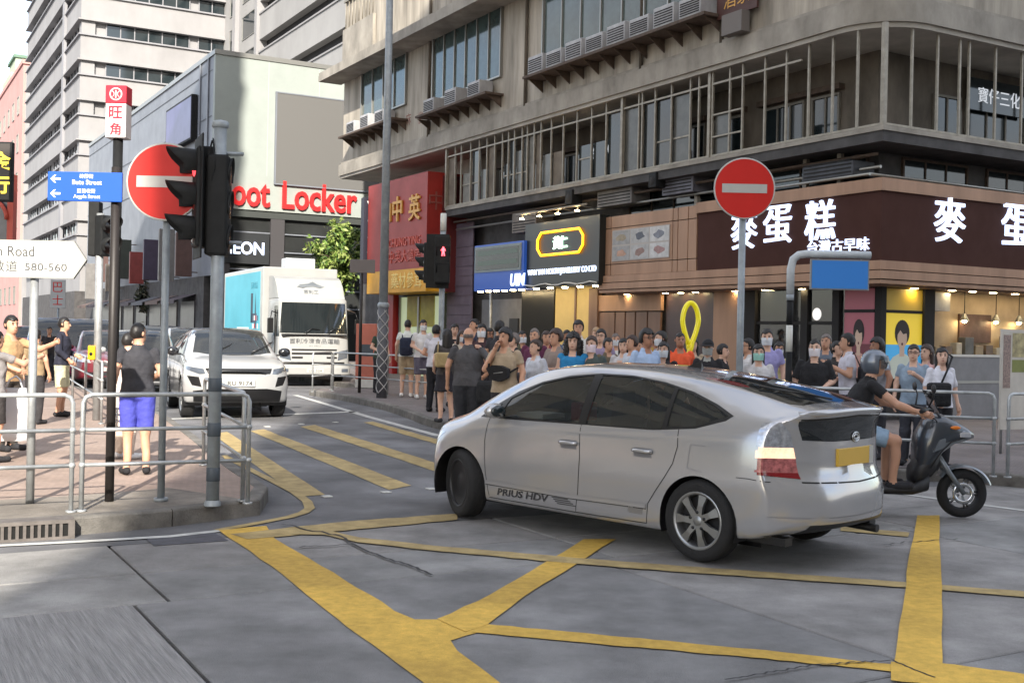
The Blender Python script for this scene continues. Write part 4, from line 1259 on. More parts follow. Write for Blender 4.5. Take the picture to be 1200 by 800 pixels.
# corner glazing: glass, posters, inner counter
xg = .5
for (a, b) in [(888, 942), (948, 978), (986, 1028)]:
    MB().box((RB.hy(b, 380, -.6)[0], -.6, .15), (RB.hy(a, 380, -.6)[0], -.585, zt_)).build('pane', m_clear, sf)
for u in (945, 982, 1032):
    MB().box((RB.hy(u + 4, 380, -.6)[0], -.66, .15), (RB.hy(u - 4, 380, -.6)[0], -.52, zt_)).build('mullion', m_gap, sf)
MB().box((RB.hy(985, 380, -.6)[0], -.63, zt_ - .75), (RB.hy(888, 380, -.6)[0], -.55, zt_ - .68)).build('transom', m_gap, sf)
m_inwall = mat('shop_inner_wall', S(178, 158, 130), .7, var=.25, vs=1.5)
MB().box((RB.hy(985, 380, -.93)[0], -.94, .15), (RB.hy(888, 380, -.93)[0], -.92, zt_)).build('inner_wall', m_inwall, sf)
for k, (u, v, s_) in enumerate([(906, 372, .3), (934, 368, .26), (934, 392, .22), (915, 405, .22)]):
    xx, zz = RB.hy(u, v, -.9)
    MB().box((xx - s_ / 2, -.92, zz - s_ * .6), (xx + s_ / 2, -.9, zz + s_ * .6)).build('notice', mat('notice_%d' % (k % 2), S(168, 158, 140) if k % 2 else S(70, 60, 54), .6), sf)
# round lit badge
xx, zz = RB.hy(957, 368, -.57)
MB().lathe([(0, .006), (.12, .004), (.13, 0)], (xx, -.575, zz), 'y', 20).build('badge', mat('badge_white', S(230, 226, 220), .5, emit=.3), sf)
def yhit(u, v, x): return RB.hx(u, v, x)
# poster pair: pink on the street face, yellow on the side face
def portrait(parent, o, right, nrm, w, h, bg, bg2, shirt):
    """printed poster: ground, lower colour field, a plain generic figure with dark hair"""
    o, right, nrm = Vector(o), Vector(right), Vector(nrm); up = Vector(Z3)
    def flat(name, pts, m, d):
        MB().add([o + right * a * w + up * b * h + nrm * d for a, b in pts], [tuple(range(len(pts)))]).build(name, m, parent)
    flat('poster_ground', [(-.5, 0), (.5, 0), (.5, 1), (-.5, 1)], bg, .004)
    if bg2: flat('poster_field', [(-.5, 0), (.5, 0), (.5, .52), (-.5, .52)], bg2, .006)
    k = 20
    ring = lambda cx, cz, rx, rz, a0=0, a1=360: [(cx + rx * math.cos(R(a0 + (a1 - a0) * i / k)), cz + rz * math.sin(R(a0 + (a1 - a0) * i / k))) for i in range(k)]
    flat('poster_shirt', [(-.36, 0), (.36, 0), (.33, .22), (.22, .33), (.08, .38), (-.08, .38), (-.22, .33), (-.33, .22)], shirt, .008)
    sk = mat('print_skin', S(206, 178, 158), .6)
    flat('poster_neck', [(-.06, .34), (.06, .34), (.06, .48), (-.06, .48)], sk, .010)
    flat('poster_hair', ring(0, .70, .185, .20), mat('print_hair', S(38, 28, 30), .6), .009)
    flat('poster_face', ring(0, .62, .12, .17), sk, .011)
    flat('poster_fringe', [(-.13, .66), (-.05, .74), (.02, .68), (.13, .70), (.13, .82), (0, .86), (-.13, .82)], mat('print_hair', S(38, 28, 30)), .013)
    flat('poster_mouth', ring(0, .53, .022, .022), mat('print_mouth', S(90, 40, 44), .6), .013)
m_pk, m_pkd = mat('print_pink', S(176, 100, 112), .5), mat('print_maroon', S(112, 52, 62), .5)
m_py, m_pb = mat('print_yellow', S(238, 206, 56), .5, emit=.1), mat('print_blue', S(66, 160, 214), .5, emit=.1)
x0_, x1_ = RB.hy(1024, 380, -.57)[0], RB.hy(989, 380, -.57)[0]
po = rb_thing('poster', 'pink shop window poster of a figure with dark hair', 'poster')
portrait(po, ((x0_ + x1_) / 2, -.585, 1.0), D1R, (0, 1, 0), x1_ - x0_, zt_ - .5 - 1.0, m_pk, m_pkd, mat('print_tan', S(196, 150, 140), .5))
MB().box((x0_, -.585, zt_ - .44), (x1_, -.578, zt_ - .02)).build('upper_panel', m_pk, po)
MB().box((x0_, -.585, zt_ - .5), (x1_, -.56, zt_ - .44)).build('divider', m_gap, po)
ya, yb = RB.hx(1034, 380, .57)[0], RB.hx(1081, 380, .57)[0]
ya = min(ya, -.62)
po = rb_thing('poster', 'yellow and blue shop window poster of a figure in a pale shirt', 'poster')
portrait(po, (.585, (ya + yb) / 2, 1.0), D2R, (-1, 0, 0), abs(ya - yb), zt_ - .5 - 1.0, m_py, m_pb, mat('print_paleblue', S(206, 214, 200), .5))
MB().box((.585, ya, zt_ - .44), (.578, yb, zt_ - .02)).build('upper_panel', mat('print_yellow_dim', S(206, 176, 60), .5), po)
MB().box((.585, ya, zt_ - .5), (.56, yb, zt_ - .44)).build('divider', m_gap, po)
yp = RB.hx(1093, 380, .57)[0]
MB().box((.52, yb, .15), (.7, yp, zt_)).build('mullion', m_gap, sf)
# open counter of the cake shop on the side street
yr = -9.0
MB().box((.57, yp, 1.45), (.95, yr, 1.5)).build('counter_top', mat('counter_top_steel', S(190, 188, 184), .3, .4), sf)
MB().box((.6, yp, .15), (.7, yr, 1.45)).build('counter_front', mat('counter_grey_panel', S(120, 120, 124), .35, .3, var=.15), sf)
MB().box((.58, yp, 0.9), (.6, yr, .95)).build('counter_line', m_alu, sf)
MB().box((.93, yp, 1.5), (.948, yr, zt_)).build('inner_wall', m_inwall, sf)
MB().box((.6, yp - .02, zt_ - .42), (.93, yp - .55, zt_ - .05)).build('wall_unit', m_ac, sf)
MB().box((.88, RB.hx(1128, 400, .8)[0], 1.75), (.93, RB.hx(1165, 400, .8)[0], 2.35)).build('menu_board', mat('menu_brown', S(92, 66, 52), .6, var=.3, vs=6), sf)
rr = random.Random(4)
for k in range(12):
    y = yp - .3 - k * .32; w_ = rr.uniform(.08, .14); h_ = rr.uniform(.12, .42)
    MB().box((.66, y - w_, 1.5), (.84, y + w_, 1.5 + h_), 0, .01).build('counter_box', mat('goods_%d' % (k % 4), [S(150, 132, 104), S(110, 92, 76), S(180, 170, 150), S(96, 96, 92)][k % 4], .6, var=.2, vs=8), sf)
for u in (1133, 1170, 1197):
    y = RB.hx(u, 372, .7)[0]
    MB().cyl((.76, y, zt_ - .45), (.76, y, zt_), .008, n=5).build('lamp_cord', m_gap, sf)
    MB().lathe([(.0, .16), (.03, .15), (.07, .06), (.1, 0)], (.76, y, zt_ - .6), 'z', 14).build('lamp_shade', m_alu, sf)
    MB().ell((.76, y, zt_ - .6), (.05, .05, .05), n=10).build('lamp_bulb', m_lamp, sf)
# poster stand at the right edge
st = thing('poster_stand', 'white printed poster board standing by the right edge', 'poster', gp(1184, 535, KH) * 1.0, RB.a)
st.location = (pp(1186, 430, 16.5).x, 16.5, KH); st.rotation_euler.z = R(30)
zt2 = pp(1186, 386, 16.5).z - KH
MB().box((-.24, 0, .35), (.6, .03, zt2)).build('board', mat('poster_white', S(196, 190, 180), .5, var=.15, vs=3), st)
MB().box((-.2, -.004, zt2 - .85), (-.04, 0, zt2 - .08)).build('text_column', mat('poster_text', S(150, 128, 120), .5, var=.5, vs=30), st)
MB().box((.0, -.004, zt2 - .4), (.56, 0, zt2 - .05)).build('picture', mat('poster_picture', S(176, 164, 120), .5, var=.5, vs=9), st)
MB().box((.0, -.004, zt2 - .62), (.56, 0, zt2 - .44)).build('picture', mat('poster_green', S(124, 130, 60), .5, var=.2), st)
for x in (-.15, .5):
    MB().cyl((x, .05, 0), (x, .05, zt2 - .1), .02, n=8).build('leg', m_galv, st)
# clutter between sign and mezzanine: speakers, ducts, pipes
for i, (u, v, w_, h_) in enumerate([(666, 231, .34, .4), (764, 211, .3, .36)]):
    t = rb_thing('loudspeaker', ['black box loudspeaker under the ledge above the jewellery sign', 'black box loudspeaker under the ledge above the photo grid'][i], 'speaker')
    xx, zz = RB.hy(u, v, .1)
    MB().box((xx - w_ / 2, -.25, zz - h_ / 2), (xx + w_ / 2, .1, zz + h_ / 2), 0, .02).build('cabinet', m_black, t)
    MB().box((xx - .03, -.5, zz + h_ / 2), (xx + .03, -.1, ZL0)).build('bracket', m_dirt, t)
    MB().lathe([(0, .104), (w_ * .34, .108), (w_ * .36, .1)], (xx, 0, zz - .02), 'y', 18).build('grille', m_gap, t)
for i, (u0, u1, v, h_, c) in enumerate([(700, 740, 228, .42, (120, 118, 118)), (776, 812, 212, .5, (112, 112, 122)), (600, 628, 258, .6, (128, 118, 108)), (940, 1000, 196, .3, (70, 72, 78))]):
    t = rb_thing('duct_box', ['grey duct casing beside the loudspeaker under the ledge', 'bluish grey duct casing under the ledge near the wood trim', 'boxy vent unit at the left of the lamp rail', 'dark casing tucked above the cake shop sign'][i], 'duct')
    xa, za = RB.hy(u1, v, -.2); xb_ = RB.hy(u0, v, -.2)[0]
    MB().box((xa, -.8, za - h_ / 2), (xb_, -.2, za + h_ / 2), 0, .02).build('casing', mat('duct_%d' % i, S(*c), .6, .2, var=.3, vs=3), t)
    for k in range(4):
        MB().box((xa + .06, -.2, za - h_ / 2 + .06 + k * .08), (xb_ - .06, -.19, za - h_ / 2 + .09 + k * .08)).build('slot', m_gap, t)
for k, zq in enumerate((ZL0 - .18, ZL0 - .42)):
    MB().cyl((.4, -.3 - .1 * k, zq), (X527, -.3 - .1 * k, zq), .035, n=8).build('pipe', m_alu if k else m_dirt, rb)
for u in (818, 945, 985):
    MB().box((RB.hy(u, 190, -.5)[0] - .05, -.55, ST1), (RB.hy(u, 190, -.5)[0] + .05, -.45, ZL0)).build('strut', m_beige2, rb)
for (a, b) in [(1.2, XS - .4), (XS + .2, XP)]:
    window(rb, a, b, ST1 + .05, ZL0 - .06, -.94, 4, m_winglass, m_dirt, depth=.04)
for y in (-1.6, -4.2, -7.0):
    window(rb, y - 2.0, y, ST1 + .05, ZL0 - .06, -.94, 3, m_winglass, m_dirt, depth=.04, face='d2')
# stripe tubes and draped cloth above the cake sign
MB().cyl((.3, .0, ST1 + .1), (.3, -8, ST1 + .1), .03, n=8).build('pipe', m_alu, rb)
MB().cyl((.4, -.1, ST1 + .12), (4.5, -.1, ST1 + .12), .03, n=8).build('pipe', m_alu, rb)

# ================================================================ sportswear shop building
m_flwhite = mat('pale_cladding', S(150, 157, 152), 0.6, var=0.1, vs=.6)
m_fldark = mat('grey_cladding', S(120, 124, 132), 0.5, var=0.15, vs=.8)
m_flgrey = mat('blank_billboard', S(98, 97, 95), 0.6)
FL = Fr(FLC.x, FLC.y, 120)
fl = thing('shop_building', 'pale clad corner shop building with big red letters and blank grey billboard', 'building', (FL.o.x, FL.o.y, 0), FL.a)
ZR = FL.hx(252, 63)[1]
ZS = FL.hx(350, 250)[1]
MB().box((.02, -.02, 4.2), (34, -.3, ZR)).build('street_wall', m_fldark, fl)
MB().box((1.2, -.3, ZS), (33.9, -25.9, ZR)).build('core', m_fldark, fl)
MB().box((0, 0.0, ZS), (.3, -26, ZR + .02)).build('front_wall', m_flwhite, fl)
MB().box((-.05, .05, ZR), (34, -26, ZR + .22)).build('parapet', m_alu, fl)
for k in range(1, 8):
    MB().box((-.004, -k * 2.6, ZS + 1.7), (0.0, -k * 2.6 - .03, ZR)).build('panel_joint', mat('joint_grey', S(170, 176, 170), .7), fl)
for k in range(1, 4):
    MB().box((.5, .0, ZS + k * 2.2), (34, .006, ZS + k * 2.2 + .04)).build('panel_joint', mat('joint_dark', S(84, 88, 94), .7), fl)
for x in (1.1, 2.6):
    MB().box((x, .0, ZS + .4), (x + .16, .05, ZR)).build('fin', m_fldark, fl)
ya, za = FL.hx(322, 215); yb, zb_ = FL.hx(322, 109)[0] - 12, FL.hx(322, 109)[1]
bb = thing('billboard', 'blank grey billboard on the pale shop building', 'billboard', (FL.o.x, FL.o.y, 0), FL.a)
MB().box((-.12, ya, za), (-.004, yb, zb_)).build('panel', m_flgrey, bb)
MB().box((-.14, ya + .06, za - .06), (-.0, yb, za)).build('frame', m_fldark, bb); MB().box((-.14, ya + .06, zb_), (-.0, yb, zb_ + .06)).build('frame', m_fldark, bb)
MB().box((-.14, ya + .06, za), (-.0, ya, zb_)).build('frame', m_fldark, bb)
sg = thing('shop_sign', 'red block letters on the pale band of the shop building', 'shop sign', (FL.o.x, FL.o.y, 0), FL.a)
m_redl = mat('red_block_letter', S(200, 30, 32), .5, emit=.08, ecol=S(255, 40, 40))
y1_, z1_ = FL.hx(417, 238); y0_ = FL.hx(278, 228)[0]
wd = abs(FL.hx(418, 238)[0] - FL.hx(331, 230)[0])
zm_ = FL.hx(372, 232)[1]
text(sg, 'Locker', (-.0, (FL.hx(331, 230)[0] + y1_) / 2, zm_), D2R, Z3, FL.hx(372, 215)[1] - FL.hx(372, 247)[1], m_redl, w=wd, depth=.14, bold=.015)
text(sg, 'Foot', (-.0, FL.hx(287, 230)[0], zm_), D2R, Z3, FL.hx(372, 215)[1] - FL.hx(372, 247)[1], m_redl, w=wd * .62, depth=.14, bold=.015)
# lower glazed floors
MB().box((.3, -.3, 0), (1.2, -25.9, ZS)).build('glazed_base', mat('dark_glazing', (0.03, 0.032, 0.032), .3, spec=.35, var=.3, vs=.8), fl)
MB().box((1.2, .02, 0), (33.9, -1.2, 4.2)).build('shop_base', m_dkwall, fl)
MB().box((.08, -.1, ZS - .35), (.32, -25.8, ZS)).build('band', mat('band_charcoal', S(62, 66, 64), .5), fl)
for u in (262, 326, 440):
    y = FL.hx(u, 280)[0]
    MB().box((.1, y + .35, 0), (.34, y - .35, ZS - .35)).build('column', mat('column_charcoal', S(66, 64, 66), .5), fl)
for k in range(5):
    MB().box((.2, -.4, ZS - 1.1 - k * .9), (.29, -25, ZS - 1.04 - k * .9)).build('transom', m_fldark, fl)
zz = FL.hx(296, 291)[1]
sg2 = thing('shop_sign', 'white thin letters on the dark glazing beside the signal head', 'shop sign', (FL.o.x, FL.o.y, 0), FL.a)
MB().box((.06, FL.hx(262, 291)[0], zz - .75), (.1, FL.hx(316, 291)[0], zz + .75)).build('panel', mat('sign_charcoal', S(46, 48, 50), .4), sg2)
text(sg2, 'NEON', (.06, FL.hx(285, 291)[0], zz), D2R, Z3, .62, m_neonw, w=abs(FL.hx(312, 291)[0] - FL.hx(262, 291)[0]), depth=.03, bold=.02)
# purple video board and shop clutter along the street face
vb = thing('billboard', 'dark purple video board on the grey street face', 'billboard', (FL.o.x, FL.o.y, 0), FL.a)
xa, xb_ = FL.hy(231, 150)[0], FL.hy(201, 150)[0]; za, zb_ = FL.hy(215, 172)[1], FL.hy(215, 122)[1]
MB().box((xa, 0.01, za), (xb_, .3, zb_)).build('cabinet', m_black, vb)
MB().box((xa + .1, .3, za + .1), (xb_ - .1, .31, zb_ - .1)).build('screen', mat('purple_screen', S(58, 52, 96), .3, var=.4, vs=.7, emit=.1, ecol=S(70, 60, 130)), vb)
rr = random.Random(11)
scol = [(92, 70, 66), (120, 118, 116), (70, 62, 80), (130, 60, 56), (60, 66, 60), (150, 140, 128)]
wlab = ['nearest', 'second', 'third', 'fourth', 'fifth', 'sixth', 'seventh', 'eighth']
for k in range(8):
    x = 2.5 + k * 3.6
    t = thing('hanging_sign', 'dim upright shop sign on the shaded street face, %s from the corner' % wlab[k], 'shop sign', (FL.o.x, FL.o.y, 0), FL.a, 'upright signs along the shaded street')
    h_ = rr.uniform(1.6, 2.8); z = rr.uniform(3.4, 4.8)
    MB().box((x, .0, z + .2), (x + .05, .3, z + .25)).build('bracket', m_dirt, t); MB().box((x, .0, z + h_ - .3), (x + .05, .3, z + h_ - .25)).build('bracket', m_dirt, t)
    MB().box((x - .1, .3, z), (x + .12, 1.1, z + h_), 0, .02).build('panel', mat('upright_sign_%d' % k, S(*scol[k % 6]), .5, var=.2), t)
    MB().box((x + .2, -.0, .2), (x + 2.9, .08, 3.0)).build('shop_window', mat('street_window_%d' % (k % 3), [S(52, 50, 54), S(74, 66, 62), S(88, 84, 80)][k % 3], .3, var=.4, vs=1), fl)
    MB().add([(x + .1, .02, 3.35), (x + 3.0, .02, 3.35), (x + 3.0, 1.1, 3.0), (x + .1, 1.1, 3.0)], [(0, 1, 2, 3)]).box((x + .1, 1.06, 2.85), (x + 3.0, 1.1, 3.02)).build('awning', mat('awning_%d' % (k % 3), [S(70, 60, 66), S(94, 76, 70), S(84, 84, 90)][k % 3], .7), fl)

# ================================================================ grey office block
m_gr_lit = mat('light_grey_render', S(144, 143, 144), 0.8, var=0.14, vs=.35, stretch=(1, 1, .6))
m_gr_face = mat('mid_grey_render', S(140, 140, 144), 0.8, var=0.18, vs=.35, stretch=(1, 1, .6))
GB = Fr(pp(95, 100, 92).x, 92, 120)
gb = thing('office_block', 'light grey office block with ribbon windows above the shop building', 'building', (GB.o.x, GB.o.y, 0), GB.a)
MB().box((.25, -.25, 0), (34, -22, 46)).build('wall', m_gr_lit, gb)
zf = [GB.hx(96, v)[1] for v in (41, 88, 135, 182)]
pitch = (zf[0] - zf[3]) / 3
zs_ = [zf[0] + pitch * k for k in range(-5, 5)]
win_me = MB().box((0, 0, 0), (.05, -1.0, 1.0)).mesh('pane', m_winglass)
for z in zs_:
    if z < 5: continue
    # solid parapets stand proud of the ribbon windows on both faces
    MB().box((-.12, .12, z - 1.95), (34, -22, z - .0)).build('parapet', m_gr_lit, gb)
    MB().box((-.3, .3, z - .02), (34, -22, z + .1)).build('ledge', m_gr_face, gb)
    MB().box((-.35, .35, z - 2.06), (34, -22, z - 1.95)).build('ledge', m_gr_lit, gb)
    MB().box((-.05, .05, z + .1), (1.0, -1.0, z + pitch - 2.0)).build('pier', m_gr_lit, gb)
    hwin = pitch - 2.16
    for g0, n in ((-1.9, 6), (-9.4, 6), (-16.5, 5)):
        f = MB().box((.16, g0, z + .1), (.24, g0 - n * 1.12, z + .1 + hwin)).build('ribbon_window', m_winglass, gb)
        for k in range(n + 1):
            MB().box((.1, g0 - k * 1.12 + .04, z + .1), (.16, g0 - k * 1.12 - .04, z + .1 + hwin)).build('mullion', m_gr_face, f)
    for g0, n in ((1.6, 4), (9.0, 4), (17.5, 4), (26, 3)):
        f = MB().box((g0, -.24, z + .1), (g0 + n * 1.5, -.16, z + .1 + hwin)).build('ribbon_window', m_winglass, gb)
        for k in range(n + 1):
            MB().box((g0 + k * 1.5 - .05, -.16, z + .1), (g0 + k * 1.5 + .05, -.1, z + .1 + hwin)).build('mullion', m_gr_face, f)
    MB().box((7.2, .1, z - 2), (8.2, .34, z + pitch - 2.1)).build('pipe_duct', m_gr_face, gb)
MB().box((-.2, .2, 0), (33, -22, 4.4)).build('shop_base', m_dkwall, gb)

# slab block with slanting balcony bands behind
m_bb = mat('pale_grey_balcony', S(150, 149, 148), 0.8, var=0.16, vs=.3, stretch=(1, 1, .6))
BBo = pp(500, 50, 62)
BB = Fr(BBo.x, 62, 120)
bbld = thing('apartment_block', 'pale grey block with long dark balcony slots behind the shop building', 'building', (BB.o.x, BB.o.y, 0), BB.a)
X303, X275, X262 = BB.hy(303, 30)[0], BB.hy(276, 30)[0], BB.hy(262, 30)[0]
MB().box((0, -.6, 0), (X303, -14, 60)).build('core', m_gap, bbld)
zb0 = BB.hy(352, 72)[1]
for k in range(-6, 14):
    z = zb0 + k * 3.0
    MB().box((0, 0, z + .55), (X303 - .3, -13.9, z + 2.55)).build('balcony_band', m_bb, bbld)
    MB().box((0, .08, z + 2.5), (X303 - .3, -.1, z + 2.62)).build('coping', m_gr_lit, bbld)
MB().box((X303 - .3, .25, 0), (X303 + .3, -14, 60)).build('pilaster', m_gr_lit, bbld)
MB().box((X303 + .3, -.3, 0), (X275, -14, 60)).build('stair_wall', m_bb, bbld)
MB().box((X275, .05, 0), (X275 + .8, -14, 60)).build('pilaster', m_gr_lit, bbld)
MB().box((X275 + .8, -.3, 0), (X262 + 3, -14, 60)).build('end_wall', m_bb, bbld)
for k in range(12):
    z = BB.hy(291, 40)[1] + (k - 6) * 3.0
    window(bbld, X303 + 1.2, X275 - 1.0, z, z + 1.9, -.3, 1, m_winglass, depth=.05)
    window(bbld, X275 + 1.4, X275 + 2.6, z - .3, z + 1.6, -.3, 1, m_winglass, depth=.05)

# pink block and towers at the far left
m_pink = mat('pink_render', S(186, 140, 134), 0.8, var=0.12, vs=.3)
PB = Fr(pp(27, 100, 135).x, 135, 120)
pb_ = thing('pink_block', 'pink rendered block at the far left under the sky', 'building', (PB.o.x, PB.o.y, 0), PB.a)
zt = PB.hx(28, 75)[1]
MB().box((0, 0, 0), (30, -3.2, zt)).build('wall', m_pink, pb_)
MB().box((-.06, -.3, 0), (.0, -3.15, zt - .2)).build('end_wall', m_gr_lit, pb_)
MB().box((-.2, .15, zt), (30, -3.3, zt + .5)).build('parapet', m_pink, pb_)
for k in range(5):
    for j in range(6):
        window(pb_, 3 + k * 5, 4.8 + k * 5, 4 + j * 4.6, 6.2 + j * 4.6, 0, 2, m_winglass, depth=.1)
TW = Fr(pp(62, 20, 330).x, 330, 120)
tw = thing('apartment_tower', 'distant white apartment tower with stacked balconies', 'building', (TW.o.x, 330, 0), TW.a)
MB().box((0, 0, 0), (14, -9, 125)).build('wall', m_gr_lit, tw)
for k in range(28):
    MB().box((1, .02, 14 + k * 4), (13, 1.4, 15.2 + k * 4)).build('balcony', m_gr_lit, tw)
    MB().box((1.2, .0, 15.4 + k * 4), (12.8, .06, 17.4 + k * 4)).build('window_band', m_winglass, tw)
    MB().box((-1.3, -1.0, 14 + k * 4), (-.02, -8.2, 15.2 + k * 4)).build('balcony', m_gr_lit, tw)
    MB().box((-.05, -1.2, 15.4 + k * 4), (-.0, -8, 17.4 + k * 4)).build('window_band', m_winglass, tw)
GT = Fr(pp(13, 70, 240).x, 240, 120)
gt = thing('green_tower', 'distant pale green tower with stepped roof at the left edge', 'building', (GT.o.x, 240, 0), GT.a)
m_gt = mat('pale_green_render', S(170, 182, 160), .8, var=.1)
zt = GT.hx(10, 84)[1]
MB().box((0, 0, 0), (16, -6, zt)).build('wall', m_gt, gt)
MB().box((1, -1, zt), (12, -4.5, zt + 3.4)).build('roof_house', m_gt, gt); MB().box((.6, -.6, zt + 3.4), (12.4, -5, zt + 4)).build('roof_cap', mat('roof_green', S(96, 122, 104), .7), gt)
for k in range(10):
    MB().box((-.02, -.8, zt - 4 - k * 3.6), (-.1, -5.2, zt - 2.4 - k * 3.6)).build('window_band', m_winglass, gt)
    MB().box((1, .02, zt - 4 - k * 3.6), (15, .1, zt - 2.4 - k * 3.6)).build('window_band', m_winglass, gt)
# yellow on black sign and red arch sign at the left edge
t = thing('hanging_sign', 'black sign with yellow characters at the far left edge', 'shop sign', pp(-6, 200, 62), 0)
t.location.z = 0
z0, z1 = pp(0, 236, 62).z, pp(0, 166, 62).z
MB().box((-2.6, 0, z0), (.9, .4, z1), 0, .04).build('cabinet', m_black, t)
MB().box((-2.5, -.02, z0 + .1), (.8, 0, z1 - .1)).build('face', mat('sign_brownblack', S(52, 46, 42), .5), t)
text(t, '金', (.32, -.02, z0 + (z1 - z0) * .68), (1, 0, 0), Z3, 1.0, mat('lit_yellow', S(236, 206, 70), .4, emit=.5), depth=.03, bold=.03)
text(t, '行', (.32, -.02, z0 + (z1 - z0) * .28), (1, 0, 0), Z3, 1.0, mat('lit_yellow', S(236, 206, 70), .4), depth=.03, bold=.03)
MB().box((-2.4, .1, 0), (-2.2, .3, z0)).build('post', m_darkpole, t)
t = thing('arched_sign', 'red arched shop sign with glass below at the far left edge', 'shop sign', pp(-6, 260, 66), 0)
t.location.z = 0
z0, z1 = pp(0, 282, 66).z, pp(0, 204, 66).z
mr = mat('red_orange_frame', S(196, 82, 62), .5)
MB().box((-3, 0, z1 - .5), (1.05, .5, z1)).build('header', mr, t); MB().box((.7, 0, z0), (1.05, .5, z1 - .5)).build('jamb', mr, t)
MB().box((-3, .1, z0), (.7, .4, z1 - .5)).build('glazing', mat('dark_glazing2', S(92, 90, 96), .2, var=.4, vs=.6), t)
MB().tube([(-.9 + 1.6 * math.cos(R(a)), -.05, z0 + (z1 - z0) * .32 + 1.4 * math.sin(R(a))) for a in range(0, 181, 12)], .12, 6).build('arch', mr, t)
MB().box((-2.8, .1, 0), (-2.5, .4, z0)).build('post', m_darkpole, t)

# ================================================================ blocks behind and beside the camera that shade the junction
def plain_block(name, label, x0, x1, y0, y1, h, m):
    t = thing(name, label, 'building', ((x0 + x1) / 2, (y0 + y1) / 2, 0))
    w_, d_ = (x1 - x0) / 2, (y1 - y0) / 2
    MB().box((-w_, -d_, 0), (w_, d_, h)).build('wall', m, t)
    wm = MB().box((-.9, -.06, 0), (.9, .06, 1.5)).mesh('window', m_winglass)
    for k in range(int(h / 3.3)):
        for j in range(int(2 * w_ / 3.2)):
            put('window', wm, t, (-w_ + 1.6 + j * 3.2, d_, 1.6 + k * 3.3))
        for j in range(int(2 * d_ / 3.2)):
            sx = w_ if x1 < 0 else -w_
            put('window', wm, t, (sx, -d_ + 1.6 + j * 3.2, 1.6 + k * 3.3), R(90))
        MB().box((-w_ - .15, -d_ - .15, 3.3 * k + 3.0), (w_ + .15, d_ + .15, 3.3 * k + 3.15)).build('string_course', m, t)
    return t
plain_block('tenement_block', 'beige tenement block standing behind the viewer across the junction', -1.3, 44, -22, -11, 42, mat('tenement_beige', S(182, 172, 156), .85, var=.2, vs=.5))
plain_block('tenement_block', 'cream tenement block on the left pavement just outside the view', -36, -10.7, 3.5, 15.5, 38, mat('tenement_cream', S(196, 186, 166), .85, var=.2, vs=.5))

# ================================================================ street tree
def leafy_tree(name, label, base, zc0, zc1, rad, nleaf, seed, cols, lean=(0, 0)):
    rr = random.Random(seed)
    t = thing(name, label, 'tree', base)
    tr = MB()
    top = zc0 + (zc1 - zc0) * .7
    pts = [(lean[0] * q + .06 * math.sin(q * 5), lean[1] * q + .05 * math.cos(q * 4), top * q) for q in [i / 8 for i in range(9)]]
    tr.tube(pts, [.16 * (1 - .75 * i / 8) for i in range(9)], 8)
    tips = []
    for k in range(14):
        a = rr.uniform(0, 6.28); q = rr.uniform(.45, .95); b = Vector(pts[int(q * 8)])
        e = b + Vector((math.cos(a) * rad * rr.uniform(.5, .85), math.sin(a) * rad * rr.uniform(.5, .85), rr.uniform(.1, .9)))
        mid = (b + e) / 2 + Vector((0, 0, rr.uniform(.05, .3)))
        tr.tube([b, mid, e], [.05, .03, .012], 5); tips.append(e)
    tr.build('trunk', mat('bark_brown', S(92, 78, 66), .9, var=.3, vs=6, bump=.5, bs=20), t)
    clumps = []
    for k in range(44):
        while True:
            q = Vector((rr.uniform(-1, 1), rr.uniform(-1, 1), rr.uniform(-1, 1)))
            if .25 < q.length < 1: break
        clumps.append((Vector((lean[0] + q.x * rad, lean[1] + q.y * rad, (zc0 + zc1) / 2 + q.z * (zc1 - zc0) / 2 * (1 - .15 * abs(q.x)))), rr.uniform(.22, .5) * rad * .7))
    mb = MB()
    for k in range(nleaf):
        c, r_ = rr.choice(clumps)
        p = c + Vector((rr.gauss(0, .5), rr.gauss(0, .5), rr.gauss(0, .42))) * r_
        n_ = Vector((rr.gauss(0, 1), rr.gauss(0, 1), rr.gauss(.5, 1))).normalized()
        u = n_.orthogonal().normalized(); w_ = n_.cross(u); ang = rr.uniform(0, 6.28)
        u2 = u * math.cos(ang) + w_ * math.sin(ang); w2 = n_.cross(u2)
        L_, B_ = rr.uniform(.09, .17), rr.uniform(.04, .075)
        mb.add([p - u2 * L_, p + w2 * B_ + n_ * .01, p + u2 * L_, p - w2 * B_ + n_ * .01], [(0, 1, 2, 3)], rr.randrange(len(cols)))
    o = mb.build('crown', cols, t, fix=False)
    return t
def leafm(name, c):
    m = mat(name, c, .55, spec=.4)
    return m
greens = [leafm('leaf_lime', S(124, 142, 70)), leafm('leaf_green', S(92, 118, 46)), leafm('leaf_dark', S(58, 84, 36)), leafm('leaf_yellow', S(140, 152, 88))]
pt_ = pp(394, 440, 51)
leafy_tree('street_tree', 'sunlit street tree with lime green leaves behind the truck', (pt_.x, 51, KH), pp(394, 352, 51).z, pp(394, 256, 51).z, 1.25, 4600, 5, greens)
darks = [leafm('leaf_olive', S(70, 76, 58)), leafm('leaf_black_green', S(46, 54, 42)), leafm('leaf_brownish', S(84, 80, 64))]
for k, (u, v0, v1, yy, r_) in enumerate([(176, 330, 372, 66, .9)]):
    q = pp(u, 400, yy)
    leafy_tree('pavement_tree', ['small dark tree in front of the shaded shops', 'bushy dark tree beside the shaded shops', 'dark tree far along the shaded street'][k], (q.x, yy, KH), pp(u, v1, yy).z, pp(u, v0, yy).z, r_, 1400, 40 + k, darks)

